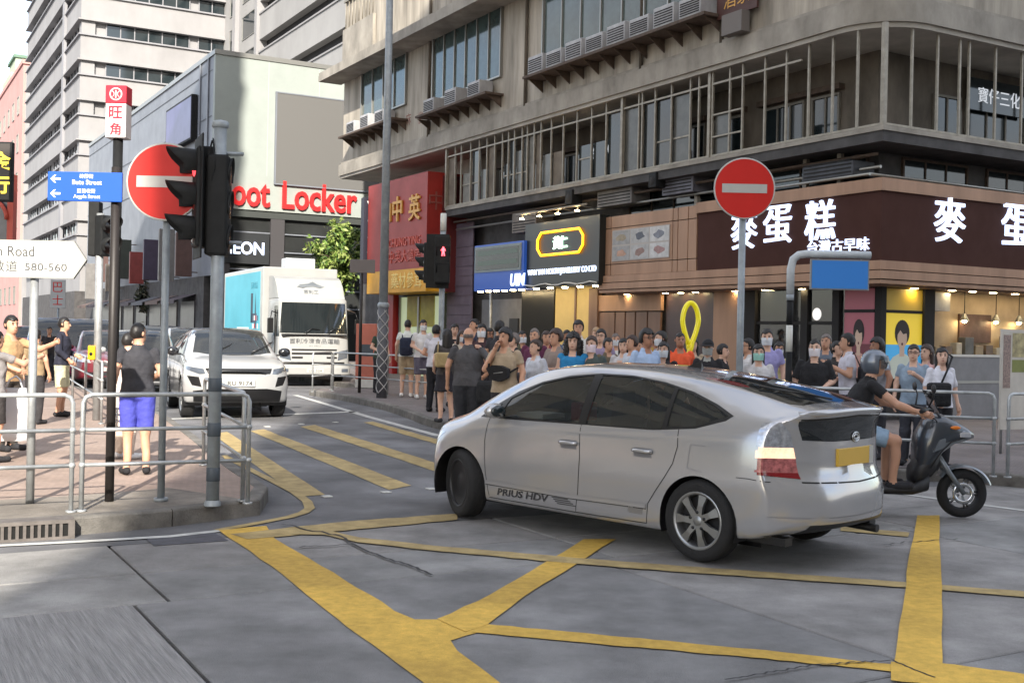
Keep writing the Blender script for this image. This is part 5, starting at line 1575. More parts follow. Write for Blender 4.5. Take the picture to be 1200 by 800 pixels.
# ================================================================ VEHICLES
def pchip(xs, ys, xq):
    xs, ys, xq = np.asarray(xs, float), np.asarray(ys, float), np.asarray(xq, float)
    if xs[0] > xs[-1]:
        xs, ys = xs[::-1], ys[::-1]
    h = np.diff(xs); dl = np.diff(ys) / h
    m = np.zeros_like(ys)
    for i in range(1, len(xs) - 1):
        if dl[i - 1] * dl[i] > 0:
            w1, w2 = 2 * h[i] + h[i - 1], h[i] + 2 * h[i - 1]
            m[i] = (w1 + w2) / (w1 / dl[i - 1] + w2 / dl[i])
    m[0], m[-1] = dl[0], dl[-1]
    k = np.clip(np.searchsorted(xs, xq) - 1, 0, len(h) - 1)
    t = (xq - xs[k]) / h[k]
    t2, t3 = t * t, t ** 3
    return (2 * t3 - 3 * t2 + 1) * ys[k] + (t3 - 2 * t2 + t) * h[k] * m[k] + (-2 * t3 + 3 * t2) * ys[k + 1] + (t3 - t2) * h[k] * m[k + 1]

def crspline(pts, k):
    pts = [np.array(p, float) for p in pts]; out = []
    for i in range(len(pts) - 1):
        p0, p1, p2, p3 = pts[max(i - 1, 0)], pts[i], pts[i + 1], pts[min(i + 2, len(pts) - 1)]
        for j in range(k):
            t = j / k
            out.append(.5 * (2 * p1 + (p2 - p0) * t + (2 * p0 - 5 * p1 + 4 * p2 - p3) * t * t + (3 * p1 - p0 - 3 * p2 + p3) * t ** 3))
    out.append(pts[-1])
    return out

def car_shell(P, ns=64, sub=3):
    """closed body surface lofted through cross sections; local x forward, y left, z up"""
    X0, X1 = P['x'][0], P['x'][-1]
    s = np.linspace(0, 1, ns)
    xs = X0 + (X1 - X0) * (s + .035 * np.sin(2 * math.pi * s) * -1)
    g = {k: pchip(P['x'], P[k], xs) for k in ('zt', 'zs', 'ws', 'wm', 'wr', 'zb', 'dr')}
    rings = []
    def warp(x, y, z, br, bf):
        return x + br * P['rear'](y, z) + bf * P['front'](y, z)
    for i, x in enumerate(xs):
        zt, zs, ws, wm, wr, zb, dr = (g[k][i] for k in ('zt', 'zs', 'ws', 'wm', 'wr', 'zb', 'dr'))
        zre = zt - dr
        hp = [(0, zb), (wm * .5, zb), (wm * .88, zb + .004), (wm * .972, zb + .045), (wm * .992, zb + .32 * (zs - zb)), (wm, zb + .55 * (zs - zb)),
              ((wm + ws) / 2 + .008, zb + .82 * (zs - zb)), (ws, zs), (ws * .5 + wr * .5 + .014, (zs + zre) / 2 + .01), (wr, zre), (wr * .86, zt - dr * .38), (wr * .5, zt - dr * .1), (0, zt)]
        half = crspline(hp, sub)
        half[0][0] = 0; half[-1][0] = 0
        ring = [(y, z) for y, z in half] + [(-y, z) for y, z in half[-2:0:-1]]
        br = max(0, 1 - (x - X0) / .55) ** 2; bf = max(0, 1 - (X1 - x) / .7) ** 2
        rings.append((x, ring, br, bf))
    n = len(rings[0][1])
    vs, fs = [], []
    def cap(x, ring, br, bf, dirn):
        out = []
        zc_ = (min(z for _, z in ring) + max(z for _, z in ring)) / 2
        for k, q in ((.93, .012), (.8, .02), (.6, .028), (.38, .033), (.16, .035)):
            out.append((x + dirn * q, [(y * k, zc_ + (z - zc_) * k) for y, z in ring], br, bf))
        return out
    allr = list(reversed(cap(*rings[0], -1))) + rings + cap(*rings[-1], 1)
    for (x, ring, br, bf) in allr:
        for (y, z) in ring:
            vs.append((warp(x, y, z, br, bf), y, z))
    for i in range(len(allr) - 1):
        for j in range(n):
            fs.append((i * n + j, i * n + (j + 1) % n, (i + 1) * n + (j + 1) % n, (i + 1) * n + j))
    fs.append(tuple(range(n))); fs.append(tuple(reversed(range((len(allr) - 1) * n, len(allr) * n))))
    bm = bmesh.new()
    q = [bm.verts.new(v) for v in vs]
    for f in fs:
        bm.faces.new([q[i] for i in f])
    bmesh.ops.triangulate(bm, faces=[f for f in bm.faces if len(f.verts) > 4])
    bmesh.ops.recalc_face_normals(bm, faces=bm.faces)
    for f in bm.faces: f.smooth = True
    return bm

def inpoly(p, poly):
    x, y = p; c = False; n = len(poly)
    for i in range(n):
        x0, y0 = poly[i]; x1, y1 = poly[i - 1]
        if (y0 > y) != (y1 > y) and x < (x1 - x0) * (y - y0) / (y1 - y0) + x0:
            c = not c
    return c
AX = {'y': (0, 2), 'x': (1, 2), 'z': (0, 1)}
def cut(bm, poly, axis, cond):
    """slice the shell along a flat outline seen along an axis; returns the faces inside it"""
    a, b = AX[axis]
    lo = (min(p[0] for p in poly) - .02, min(p[1] for p in poly) - .02); hi = (max(p[0] for p in poly) + .02, max(p[1] for p in poly) + .02)
    def cand():
        out = []
        for f in bm.faces:
            c = f.calc_center_median()
            if not cond(c, f.normal): continue
            if any(lo[0] <= v.co[a] <= hi[0] and lo[1] <= v.co[b] <= hi[1] for v in f.verts) or (lo[0] <= c[a] <= hi[0] and lo[1] <= c[b] <= hi[1]):
                out.append(f)
        return out
    n = len(poly)
    fs = cand()
    for i in range(n):
        p, q = poly[i], poly[(i + 1) % n]
        if math.hypot(q[0] - p[0], q[1] - p[1]) < 1e-6: continue
        co = Vector((0, 0, 0)); co[a], co[b] = p
        no = Vector((0, 0, 0)); no[a], no[b] = -(q[1] - p[1]), q[0] - p[0]
        ge = list({e for f in fs for e in f.edges}); gv = list({v for f in fs for v in f.verts})
        r = bmesh.ops.bisect_plane(bm, geom=gv + ge + fs, dist=1e-5, plane_co=co, plane_no=no)
        fs = list({f for f in r['geom'] if isinstance(f, bmesh.types.BMFace)})
    out = []
    for f in fs:
        c = f.calc_center_median()
        if inpoly((c[a], c[b]), poly): out.append(f)
    return out
def take(bm, faces, name, mats, parent, off=0.0, remove=True):
    idx = {}; vs = []; fs = []
    for f in faces:
        row = []
        for v in f.verts:
            if v not in idx:
                idx[v] = len(vs); vs.append(v.co + v.normal * off)
            row.append(idx[v])
        fs.append(row)
    mb = MB(); mb.add(vs, fs, 0, True)
    o = mb.build(name, mats, parent, fix=False) if vs else None
    if remove:
        bmesh.ops.delete(bm, geom=faces, context='FACES')
    return o
def shrink(poly, k):
    cx = sum(p[0] for p in poly) / len(poly); cy = sum(p[1] for p in poly) / len(poly)
    out = []
    for x, y in poly:
        d = math.hypot(x - cx, y - cy); out.append((x + (cx - x) / d * k, y + (cy - y) / d * k))
    return out
class Skin:
    """finds points on a finished shell so that trim lies on it"""
    def __init__(s, bm): s.t = BVHTree.FromBMesh(bm)
    def at(s, a, b, axis, side, off=0.002):
        if axis == 'y': o, d = Vector((a, 3 * side, b)), Vector((0, -side, 0))
        elif axis == 'x': o, d = Vector((6 * side, a, b)), Vector((-side, 0, 0))
        else: o, d = Vector((a, b, 4)), Vector((0, 0, -1))
        h = s.t.ray_cast(o, d)
        if h[0] is None: return None
        n = h[1] if h[1].dot(d) < 0 else -h[1]
        return h[0] + n * off
    def strip(s, pts, axis, side, w, off=.0015):
        pts = [np.array(p, float) for p in pts]; fine = []
        for i in range(len(pts) - 1):
            k = max(1, int(np.linalg.norm(pts[i + 1] - pts[i]) / .04))
            fine += [pts[i] + (pts[i + 1] - pts[i]) * j / k for j in range(k)]
        fine.append(pts[-1])
        mb = MB(); vs = []
        for i, p in enumerate(fine):
            d = fine[min(i + 1, len(fine) - 1)] - fine[max(i - 1, 0)]; d = d / (np.linalg.norm(d) + 1e-9)
            nn = np.array([-d[1], d[0]]) * w / 2
            for q in (p + nn, p - nn):
                h = s.at(q[0], q[1], axis, side, off)
                if h is None: h = vs[-2] if len(vs) > 1 else Vector((q[0], 0, q[1]))
                vs.append(h)
        out = Vector((0, side, 0)) if axis == 'y' else (Vector((side, 0, 0)) if axis == 'x' else Vector((0, 0, 1)))
        fl_ = (Vector(vs[1]) - Vector(vs[0])).cross(Vector(vs[2]) - Vector(vs[0])).dot(out) < 0 if len(vs) > 2 else False
        mb.add(vs, [((2 * i, 2 * i + 2, 2 * i + 3, 2 * i + 1) if fl_ else (2 * i, 2 * i + 1, 2 * i + 3, 2 * i + 2)) for i in range(len(fine) - 1)], 0, True)
        return mb
m_tyre = mat('tyre_rubber', (0.013, 0.013, 0.014), .85, bump=.3, bs=60)
m_rim = mat('alloy_rim', S(150, 152, 154), .35, .8)
m_rimdark = mat('dark_wheel_disc', S(44, 44, 46), .5, .4)
m_trim = mat('black_trim', (0.012, 0.012, 0.013), .3)
m_seam = mat('panel_seam', (0.02, 0.02, 0.02), .8)
m_int = mat('car_interior', (0.03, 0.03, 0.032), .9)
m_seat = mat('seat_cloth', S(70, 70, 74), .9)
m_chrome = mat('chrome', S(200, 202, 204), .15, 1.0)
m_lampglass = mat('clear_lamp_lens', S(196, 198, 204), .12, .5, coat=.8)
m_carglass = glass('car_window_glass', (0.42, 0.46, 0.46), 0.18)
m_platew = mat('white_number_plate', S(176, 176, 172), .5)
m_platey = mat('yellow_number_plate', S(206, 166, 60), .5, var=.06)

def wheel(parent, x, y, z, r, w, side, kind='alloy', n=7, steer=0.0, hubm=None):
    """tyre with its rim; side +1 = left of the vehicle"""
    t = MB()
    rr = r * .70
    t.lathe([(rr, -w * .44), (r * .86, -w * .5), (r * .965, -w * .42), (r, -w * .26), (r, w * .26), (r * .965, w * .42), (r * .86, w * .5), (rr, w * .44)], (0, 0, 0), 'y', 40)
    for q in (-.18, 0, .18):
        t.lathe([(r + .001, w * q - .004), (r - .008, w * q), (r + .001, w * q + .004)], (0, 0, 0), 'y', 40)
    o = t.build('wheel', m_tyre, parent)
    o.location = (x, y, z); o.rotation_euler.z = steer
    s = side
    rim = MB()
    rim.lathe([(rr + .004, s * w * .44), (rr * .985, s * w * .47), (rr * .9, s * w * .40), (rr * .88, s * w * .1), (rr * .86, -s * w * .4)], (0, 0, 0), 'y', 36)
    if kind == 'alloy':
        for k in range(n):
            a = 2 * math.pi * k / n
            ca, sa = math.cos(a), math.sin(a)
            def pt(rad, off, dep): return (rad * ca - off * sa, s * dep, rad * sa + off * ca)
            w0, w1, w2 = rr * .13, rr * .1, rr * .17
            d0, d1, d2 = w * .42, w * .44, w * .40
            vs = [pt(rr * .16, -w0, d0), pt(rr * .16, w0, d0), pt(rr * .55, w1, d1), pt(rr * .93, w2, d2), pt(rr * .93, -w2, d2), pt(rr * .55, -w1, d1)]
            back = [(a_, b_ - s * w * .14, c_) for a_, b_, c_ in vs]
            rim.add(vs + back, [(0, 1, 2, 5), (5, 2, 3, 4), (1, 7, 8, 2), (2, 8, 9, 3), (0, 5, 11, 6), (5, 4, 10, 11)])
        rim.lathe([(0, s * w * .45), (rr * .16, s * w * .44), (rr * .2, s * w * .40), (rr * .2, s * w * .2)], (0, 0, 0), 'y', 20)
    else:
        rim.lathe([(0, s * w * .36), (rr * .3, s * w * .36), (rr * .45, s * w * .28), (rr * .8, s * w * .36), (rr * .9, s * w * .36)], (0, 0, 0), 'y', 30)
    rim.build('rim', hubm or m_rim, o)
    MB().lathe([(0, s * w * .05), (rr * .85, s * w * .05)], (0, 0, 0), 'y', 24).build('brake_disc', m_rimdark, o)
    if kind == 'alloy':
        for k in range(5):
            a = 2 * math.pi * k / 5 + .3
            MB().lathe([(0, s * w * .455), (.013, s * w * .45), (.013, s * w * .4)], (rr * .3 * math.cos(a), 0, rr * .3 * math.sin(a)), 'y', 8).build('wheel_nut', m_rimdark, o)
    return o
def arches(bm, parent, axles, r, zc_, ymin, depth, side_y):
    for ax in axles:
        for sd in (1, -1):
            poly = [(ax + r * math.cos(R(a)), zc_ + r * math.sin(R(a))) for a in range(0, 181, 9)] + [(ax - r, -.05), (ax + r, -.05)]
            fs = cut(bm, poly, 'y', lambda c, n, sd=sd: c.y * sd > ymin)
            bmesh.ops.delete(bm, geom=fs, context='FACES')
            mb = MB(); vs = []
            for a in range(-20, 201, 10):
                for yy in (ymin - .02, side_y - .012):
                    vs.append((ax + (r + .004) * math.cos(R(a)), sd * yy, zc_ + (r + .004) * math.sin(R(a))))
            mb.add(vs, [(2 * i, 2 * i + 1, 2 * i + 3, 2 * i + 2) for i in range(22)], 0, True)
            mb.add([(ax - r, sd * (ymin - .02), 0.12), (ax + r, sd * (ymin - .02), .12), (ax + r, sd * (ymin - .02), zc_ + r), (ax - r, sd * (ymin - .02), zc_ + r)], [(0, 1, 2, 3)])
            mb.build('wheel_arch_liner', m_trim, parent, fix=False)
def interior(t, x0, x1, w, zf, zb, seats, dash=None):
    MB().box((x0, -w, zf), (x1, w, zf + .05)).build('cabin_floor', m_int, t)
    for (sx, sy) in seats:
        s_ = MB().box((sx - .25, sy - .24, zf + .05), (sx + .25, sy + .24, zf + .28), 0, .05).build('seat', m_seat, t)
        MB().obox((sx - .3, sy, zf + .55), (.07, 0, .02), (0, .23, 0), (-.06, 0, .3)).build('backrest', m_seat, s_)
        MB().box((sx - .43, sy - .12, zf + .86), (sx - .33, sy + .12, zf + 1.04), 0, .04).build('headrest', m_seat, s_)
    if dash:
        MB().box((dash[0], -w + .05, zb - .22), (dash[1], w - .05, zb), 0, .04).build('dashboard', m_int, t)
        MB().lathe([(.17, 0), (.185, .012), (.19, 0), (.185, -.012), (.17, 0)], (dash[0] - .12, -.36, zb - .02), 'x', 24).build('steering_wheel', m_trim, t)

# ---------------------------------------------------------------- silver hatchback (nearest car)
pR, pF = gp(815, 657), gp(551, 607)
dv = (pF - pR).normalized(); hd = math.atan2(dv.y, dv.x)
nl = Vector((-dv.y, dv.x, 0))
ctr = (pR + pF) / 2 - nl * .76
pc_ = thing('silver_hatchback', 'silver five door hatchback turning across the yellow box', 'car', (ctr.x, ctr.y, 0.012), hd)
XR, XF = -2.25, 2.28
PR = dict(x=[XR, -2.1, -1.9, -1.6, -1.2, -.8, -.4, 0, .3, .6, .9, 1.2, 1.45, 1.75, 2.05, 2.2, XF],
          zt=[1.215, 1.245, 1.285, 1.352, 1.42, 1.466, 1.49, 1.492, 1.475, 1.42, 1.30, 1.14, .995, .905, .81, .735, .645],
          zs=[1.05, 1.055, 1.05, 1.035, 1.005, .98, .965, .955, .945, .935, .92, .895, .85, .78, .69, .635, .58],
          ws=[.735, .765, .79, .815, .83, .838, .84, .84, .84, .838, .832, .822, .80, .765, .67, .58, .46],
          wm=[.79, .815, .835, .856, .862, .862, .86, .86, .86, .862, .864, .864, .862, .84, .755, .67, .54],
          wr=[.575, .585, .59, .59, .59, .59, .585, .585, .59, .60, .625, .66, .68, .66, .57, .49, .38],
          zb=[.33, .28, .24, .21, .19, .185, .185, .185, .185, .185, .185, .19, .19, .2, .21, .23, .27],
          dr=[.03, .045, .055, .065, .075, .08, .085, .085, .085, .08, .075, .06, .045, .04, .04, .04, .04],
          rear=lambda y, z: .30 * (abs(y) / .8) ** 3.2 + (.075 if z < .28 else 0) * 1.0 + .07 * (lambda q: q * q * (3 - 2 * q))(max(0, min(1, (z - .56) / .22))) * (1 - max(0, min(1, (z - 1.10) / .1))),
          front=lambda y, z: -.34 * (abs(y) / .6) ** 2.4 - (.08 if z < .3 else 0))
m_silver = mat('silver_paint', S(176, 176, 178), .2, .5, coat=1.0, back=(.02, .02, .02))
bm = car_shell(PR, 84, 3)
sk0 = Skin(bm)
arches(bm, pc_, (-1.35, 1.35), .352, .315, .5, .3, .862)
dlo = [(1.13, .955), (.98, 1.075), (.76, 1.205), (.50, 1.305), (.2, 1.372), (-.15, 1.405), (-.5, 1.402), (-.85, 1.362), (-1.15, 1.30), (-1.42, 1.215), (-1.60, 1.14), (-1.55, 1.10), (-1.3, 1.025), (-.9, .985), (0, .972), (.6, .962)]
wins = [[(.88, .978), (.82, 1.14), (.5, 1.288), (.2, 1.356), (-.08, 1.388), (-.1, .985)], [(-.19, .987), (-.17, 1.392), (-.5, 1.388), (-.82, 1.352), (-.96, 1.325), (-.985, 1.0)],
        [(-1.03, 1.015), (-1.0, 1.315), (-1.15, 1.28), (-1.38, 1.208), (-1.555, 1.135), (-1.3, 1.045)], [(1.05, .985), (.93, 1.075), (.9, 1.09), (.92, .985)]]
for sd in (1, -1):
    cond = lambda c, n, sd=sd: c.y * sd > .35
    fs = cut(bm, dlo, 'y', cond)
    sub_ = bmesh.new()
    for w_, nm in zip(wins, ('front_window', 'rear_window', 'quarter_window', 'front_quarter_window')):
        g = cut(bm, w_, 'y', cond)
        take(bm, g, nm, m_carglass, pc_, -.006)
    fs = [f for f in bm.faces if cond(f.calc_center_median(), f.normal) and inpoly((f.calc_center_median().x, f.calc_center_median().z), dlo)]
    take(bm, fs, 'window_surround', m_trim, pc_, .001)
    sub_.free()
ws_ = [(.56, -.5), (.45, -.25), (.42, 0), (.45, .25), (.56, .5), (1.2, .64), (1.32, .3), (1.35, 0), (1.32, -.3), (1.2, -.64)]
take(bm, cut(bm, ws_, 'z', lambda c, n: c.z > .9), 'windscreen', m_carglass, pc_, -.004)
hg = [(-1.24, .46), (-1.6, .52), (-1.95, .535), (-2.04, .48), (-2.06, 0), (-2.04, -.48), (-1.95, -.535), (-1.6, -.52), (-1.24, -.46), (-1.19, 0)]
take(bm, cut(bm, hg, 'z', lambda c, n: c.z > .9 and n.z > .3), 'hatch_window', mat('dark_hatch_glass', (.015, .018, .02), .05, spec=.8), pc_, .001)
rv = lambda c, n: c.x < -1.8
tl_y = [(.60, .70), (.88, .73), (.88, .99), (.80, 1.09), (.70, 1.12), (.65, 1.03)]
for sd in (1, -1):
    tp = [(a * sd, b) for a, b in tl_y]
    zr_ = [(.60, .70), (.62, .80), (.63, .86), (.64, .99)]
    rv2 = lambda c, n: c.x < -1.86
    full = cut(bm, tp, 'x', rv2)
    for (z0, z1, m_, nm) in [(.62, .745, mat('tail_lens_deep_red', S(120, 18, 26), .15, coat=.6), 'tail_light_base'), (.745, .85, mat('tail_lens_red', S(178, 104, 104), .15, coat=.6, var=.6, vs=30), 'tail_light_red_lens'),
                             (.85, .93, mat('tail_lens_lit', S(240, 206, 186), .2, emit=.4, ecol=S(255, 190, 150), var=.4, vs=18), 'tail_light_lit_lens'), (.93, 1.13, mat('tail_lens_clear', S(186, 190, 198), .12, .5, coat=.7, var=.4, vs=30), 'tail_light_clear_lens')]:
        band = [(.5 * sd, z0), (.95 * sd, z0), (.95 * sd, z1), (.5 * sd, z1)]
        g = [f for f in cut(bm, band, 'x', lambda c, n, tp=tp: c.x < -1.86 and inpoly((c.y, c.z), tp))]
        take(bm, g, nm, m_, pc_, .004)
take(bm, cut(bm, [(-.58, .985), (-.3, .97), (.3, .97), (.58, .985), (.61, 1.125), (.3, 1.15), (-.3, 1.15), (-.61, 1.125)], 'x', rv), 'lower_hatch_window', mat('dark_hatch_glass', (.015, .018, .02)), pc_, .001)
for sd in (1, -1):
    hl = [(a * sd, b) for a, b in [(.36, .59), (.46, .57), (.80, .66), (.80, .78), (.66, .79), (.5, .71)]]
    take(bm, cut(bm, hl, 'x', lambda c, n: c.x > 1.6), 'headlight', m_lampglass, pc_, .002)
take(bm, cut(bm, [(-.42, .30), (.42, .30), (.36, .46), (-.36, .46)], 'x', lambda c, n: c.x > 1.9), 'front_grille', m_trim, pc_, .001)
take(bm, cut(bm, [(-.62, .27), (.62, .27), (.56, .36), (-.56, .36)], 'x', lambda c, n: c.x < -1.95), 'rear_valance', m_trim, pc_, .001)
me = bpy.data.meshes.new('body'); bm.to_mesh(me); bm.free(); me.materials.append(m_silver)
put('body', me, pc_)
def seam(pts, axis='y', side=1, w=.008, nm='panel_gap', m=None, off=.0012, sk=None, par=None):
    return (sk or sk0).strip(pts, axis, side, w, off).build(nm, m or m_seam, par or pc_, fix=False)
for sd in (1, -1):
    seam([(-.14, .975), (-.15, .7), (-.13, .4), (-.1, .235)], 'y', sd, nm='door_gap')
    seam([(.99, .955), (1.01, .75), (.99, .45), (.95, .25)], 'y', sd, nm='door_gap')
    seam([(-1.15, 1.01), (-1.16, .88), (-1.12, .74), (-1.04, .62), (-.95, .5), (-.88, .4), (-.86, .235)], 'y', sd, nm='door_gap')
    seam([(.95, .235), (0, .228), (-.86, .235)], 'y', sd, nm='sill_gap')
    seam([(.99, .375), (0, .36), (-.86, .375)], 'y', sd, .035, 'side_moulding', m_silver, .012)
    seam([(.99, .352), (0, .338), (-.86, .352)], 'y', sd, .008, 'moulding_edge', m_seam, .003)
    for x in (.02, -.78):
        seam([(x - .13, .80), (x + .05, .80)], 'y', sd, .075, 'handle_shade', mat('handle_shadow', S(120, 120, 124), .5, .3), .001)  # flat darker strip, the shade of the handle hollow put into its colour
        h = [sk0.at(x + q, .812, 'y', sd, .004 + .022 * (1 - (abs(q + .04) / .1) ** 4)) for q in (-.14, -.11, -.04, .03, .06)]
        MB().tube(h, .016, 8).build('door_handle', m_silver, pc_)
    seam([(-1.95, .675), (-1.80, .69), (-1.7, .69)], 'y', sd, .006, 'bumper_gap')
    MB().box((-2.04, sd * .70, .2), (-1.7, sd * .60, .26)).build('exhaust_shield', m_trim, pc_)
for q in ([(-1.42, .90), (-1.28, .90)], [(-1.28, .90), (-1.26, .72)], [(-1.26, .72), (-1.40, .70)]):
    seam(q, 'y', 1, .005, 'fuel_flap_gap', mat('thin_seam', S(110, 110, 114), .6))
seam([(1.66, .56), (1.3, .72)], 'y', 1, .006, 'bumper_gap') if False else None
seam([(-.60, .675), (0, .655), (.60, .675)], 'x', -1, .012, 'hatch_gap')
seam([(-.60, 1.135), (0, 1.16), (.60, 1.135)], 'x', -1, .014, 'spoiler_gap')
seam([(-.80, .42), (0, .40), (.80, .42)], 'x', -1, .006, 'bumper_crease', mat('thin_seam', S(110, 110, 114)))
# spoiler lip, plate, emblem, aerial, mirrors, wiper, exhaust
sp = []
for q in range(-6, 7):
    y = .60 * q / 6
    h = sk0.at(y, 1.18, 'x', -1, .0) or Vector((-2.2, y, 1.18))
    sp.append((h.x + .012, y, 1.20 - .025 * (abs(q) / 6) ** 2))
MB().tube(sp, .024, 8).build('spoiler_lip', m_silver, pc_)
pl = [sk0.at(y, z, 'x', -1, .012) for y, z in ((-.26, .785), (.26, .785), (.26, .91), (-.26, .91))]
xm = min(p.x for p in pl)
MB().box((xm - .008, -.27, .78), (xm + .05, .27, .915), 0, .006).build('number_plate', m_platey, pc_)
MB().box((xm - .0105, -.27, .78), (xm - .007, -.21, .915)).build('plate_edge', m_platew, pc_)
MB().box((xm + .02, -.3, .935), (xm + .07, .3, .955), 0, .01).build('plate_garnish', m_silver, pc_)
eh = sk0.at(0, .99, 'x', -1, .008)
em = MB()
for (ra_, rb_) in ((.055, .036), (.022, .034), (.042, .016)):
    em.tube([(eh.x, ra_ * math.cos(a), .995 + rb_ * math.sin(a)) for a in [2 * math.pi * i / 20 for i in range(20)]], .005, 5, closed=True)
em.build('emblem', m_chrome, pc_)
h = sk0.at(-.72, 0, 'z', 1, 0)
MB().add([(-.78, -.018, h.z - .01), (-.62, -.014, h.z + .002), (-.62, .014, h.z + .002), (-.78, .018, h.z - .01), (-.77, 0, h.z + .055), (-.74, 0, h.z + .052)], [(0, 1, 5, 4), (2, 3, 4, 5), (1, 2, 5), (3, 0, 4), (0, 3, 2, 1)]).build('roof_aerial', m_trim, pc_)
for sd in (1, -1):
    MB().ell((.80, sd * .95, 1.035), (.075, .11, .07)).build('door_mirror', m_silver, pc_)
    MB().box((.78, sd * .82, .98), (.84, sd * .93, 1.01), 0, .01).build('mirror_arm', m_trim, pc_)
    MB().ell((.745, sd * .95, 1.035), (.03, .09, .055)).build('mirror_glass', m_winglass, pc_)
MB().tube([(-2.04, .05, 1.275), (-1.85, .2, 1.315), (-1.6, .4, 1.36)], .008, 5).build('rear_wiper', m_trim, pc_)
MB().cyl((-2.2, -.42, .24), (-1.9, -.42, .25), .032, n=12).build('exhaust_pipe', m_rimdark, pc_)
for (ax, st_) in ((-1.35, 0), (1.35, R(-20))):
    for sd in (1, -1):
        wheel(pc_, ax, sd * .755, .318, .318, .2, sd, 'alloy' if ax < 0 else 'disc', 7, st_, None if ax < 0 else m_rimdark)
interior(pc_, -1.5, 1.1, .7, .26, .95, [(.16, .36), (.16, -.36), (-.72, .36), (-.72, -.36)], (.62, 1.15))
MB().box((.62, .2, .955), (.95, .5, 1.0)).build('dashboard_papers', mat('paper_white', S(220, 220, 214), .7), pc_)
MB().box((.3, .1, .95), (.42, .35, 1.12), 0, .02).build('dashboard_box', mat('red_cover', S(140, 44, 50), .7), pc_)
text(pc_, 'PRIUS HDV', Vector(sk0.at(.52, .305, 'y', 1, .004)), (-1, 0, .012), (0, -.05, 1), .062, mat('decal_dark', (.03, .03, .034), .4), w=.62, depth=.0025, bold=.02, name='decal_lettering', skew=.1)
for k in range(4):
    seam([(.17 - .02 * k, .328 - .016 * k), (-.02 - .03 * k, .328 - .016 * k)], 'y', 1, .008, 'decal_stripe', mat('decal_dark', (.03, .03, .034)), .003)
seam([(-.68, .33), (-.82, .325)], 'y', 1, .05, 'decal_badge', mat('decal_grey', S(120, 118, 116), .5), .003)
MB().box((-1.6, -.62, .2), (1.5, .62, .3)).build('underbody', m_trim, pc_)

# ---------------------------------------------------------------- generic cars behind
def make_car(name, label, P, paint, loc, hd_, dlo, wins, wheels, wsr, parts, ns=48, roofm=None, roofz=1.4, glassm=None, rimk='alloy'):
    t = thing(name, label, 'car', loc, hd_)
    bm = car_shell(P, ns, 2)
    sk = Skin(bm)
    gm = glassm or m_carglass
    r_, w_, ax = wheels
    arches(bm, t, ax, r_ + .035, r_, .5, .3, max(P['wm']))
    for sd in (1, -1):
        cond = lambda c, n, sd=sd: c.y * sd > .35
        cut(bm, dlo, 'y', cond)
        for q in wins:
            take(bm, cut(bm, q, 'y', cond), 'side_window', gm, t, -.005)
        fs = [f for f in bm.faces if cond(f.calc_center_median(), f.normal) and inpoly((f.calc_center_median().x, f.calc_center_median().z), dlo)]
        take(bm, fs, 'window_surround', m_trim, t, .001)
    take(bm, cut(bm, wsr, 'z', lambda c, n: c.z > P['belt'] and n.x > .05), 'windscreen', gm, t, -.003)
    for (nm, poly, axis, sgn, m_, mirror) in parts:
        for sd in ((1, -1) if mirror else (1,)):
            pl_ = [(a * sd, b) for a, b in poly]
            cnd = (lambda c, n: c.x > P['x'][-1] - .95) if sgn > 0 else (lambda c, n: c.x < P['x'][0] + .6)
            take(bm, cut(bm, pl_, axis, cnd), nm, m_, t, .002)
    if roofm:
        fs = [f for f in bm.faces if f.calc_center_median().z > roofz and f.normal.z > .35 and f.calc_center_median().x < .9]
        take(bm, fs, 'roof', roofm, t, 0)
    me = bpy.data.meshes.new('body'); bm.to_mesh(me); bm.free(); me.materials.append(paint)
    put('body', me, t)
    yw = max(P['wm']) - w_ / 2 - .005
    for a in ax:
        for sd in (1, -1):
            wheel(t, a, sd * yw, r_, r_, w_, sd, rimk, 5)
    interior(t, P['x'][0] + .7, P['x'][-1] - 1.2, max(P['wm']) - .15, .4, P['belt'] - .02, [(.05, .38), (.05, -.38), (-.85, .38), (-.85, -.38)], (.55, 1.0))
    MB().box((P['x'][0] + .5, -.6, .2), (P['x'][-1] - .6, .6, .3)).build('underbody', m_trim, t)
    return t, sk
m_whitep = mat('white_paint', S(164, 165, 166), .3, coat=1.0, back=(.02, .02, .02))
m_blackp = mat('black_paint', (.012, .013, .016), .2, coat=1.0, back=(.01, .01, .01))
EV = dict(belt=1.0, x=[-2.16, -2.0, -1.75, -1.3, -.8, -.3, .2, .5, .8, 1.05, 1.3, 1.6, 1.9, 2.08, 2.2],
          zt=[1.36, 1.45, 1.49, 1.53, 1.565, 1.59, 1.60, 1.57, 1.44, 1.27, 1.11, 1.07, 1.02, .97, .88],
          zs=[1.08, 1.12, 1.13, 1.115, 1.10, 1.085, 1.07, 1.06, 1.05, 1.035, 1.015, .99, .95, .91, .84],
          ws=[.78, .84, .88, .90, .905, .905, .90, .90, .90, .90, .90, .89, .87, .83, .74],
          wm=[.84, .90, .94, .955, .955, .95, .95, .95, .95, .955, .96, .96, .95, .92, .84],
          wr=[.62, .65, .665, .67, .67, .67, .67, .68, .70, .74, .78, .79, .78, .74, .66],
          zb=[.4, .36, .32, .27, .26, .26, .26, .26, .26, .26, .26, .27, .28, .30, .34],
          dr=[.05, .06, .065, .07, .07, .07, .07, .07, .065, .055, .04, .035, .035, .035, .035],
          rear=lambda y, z: .14 * (abs(y) / .85) ** 3 + .1 * max(0, z - .9),
          front=lambda y, z: -.22 * (abs(y) / .85) ** 2.6 - .10 * max(0, .55 - z) / .3)
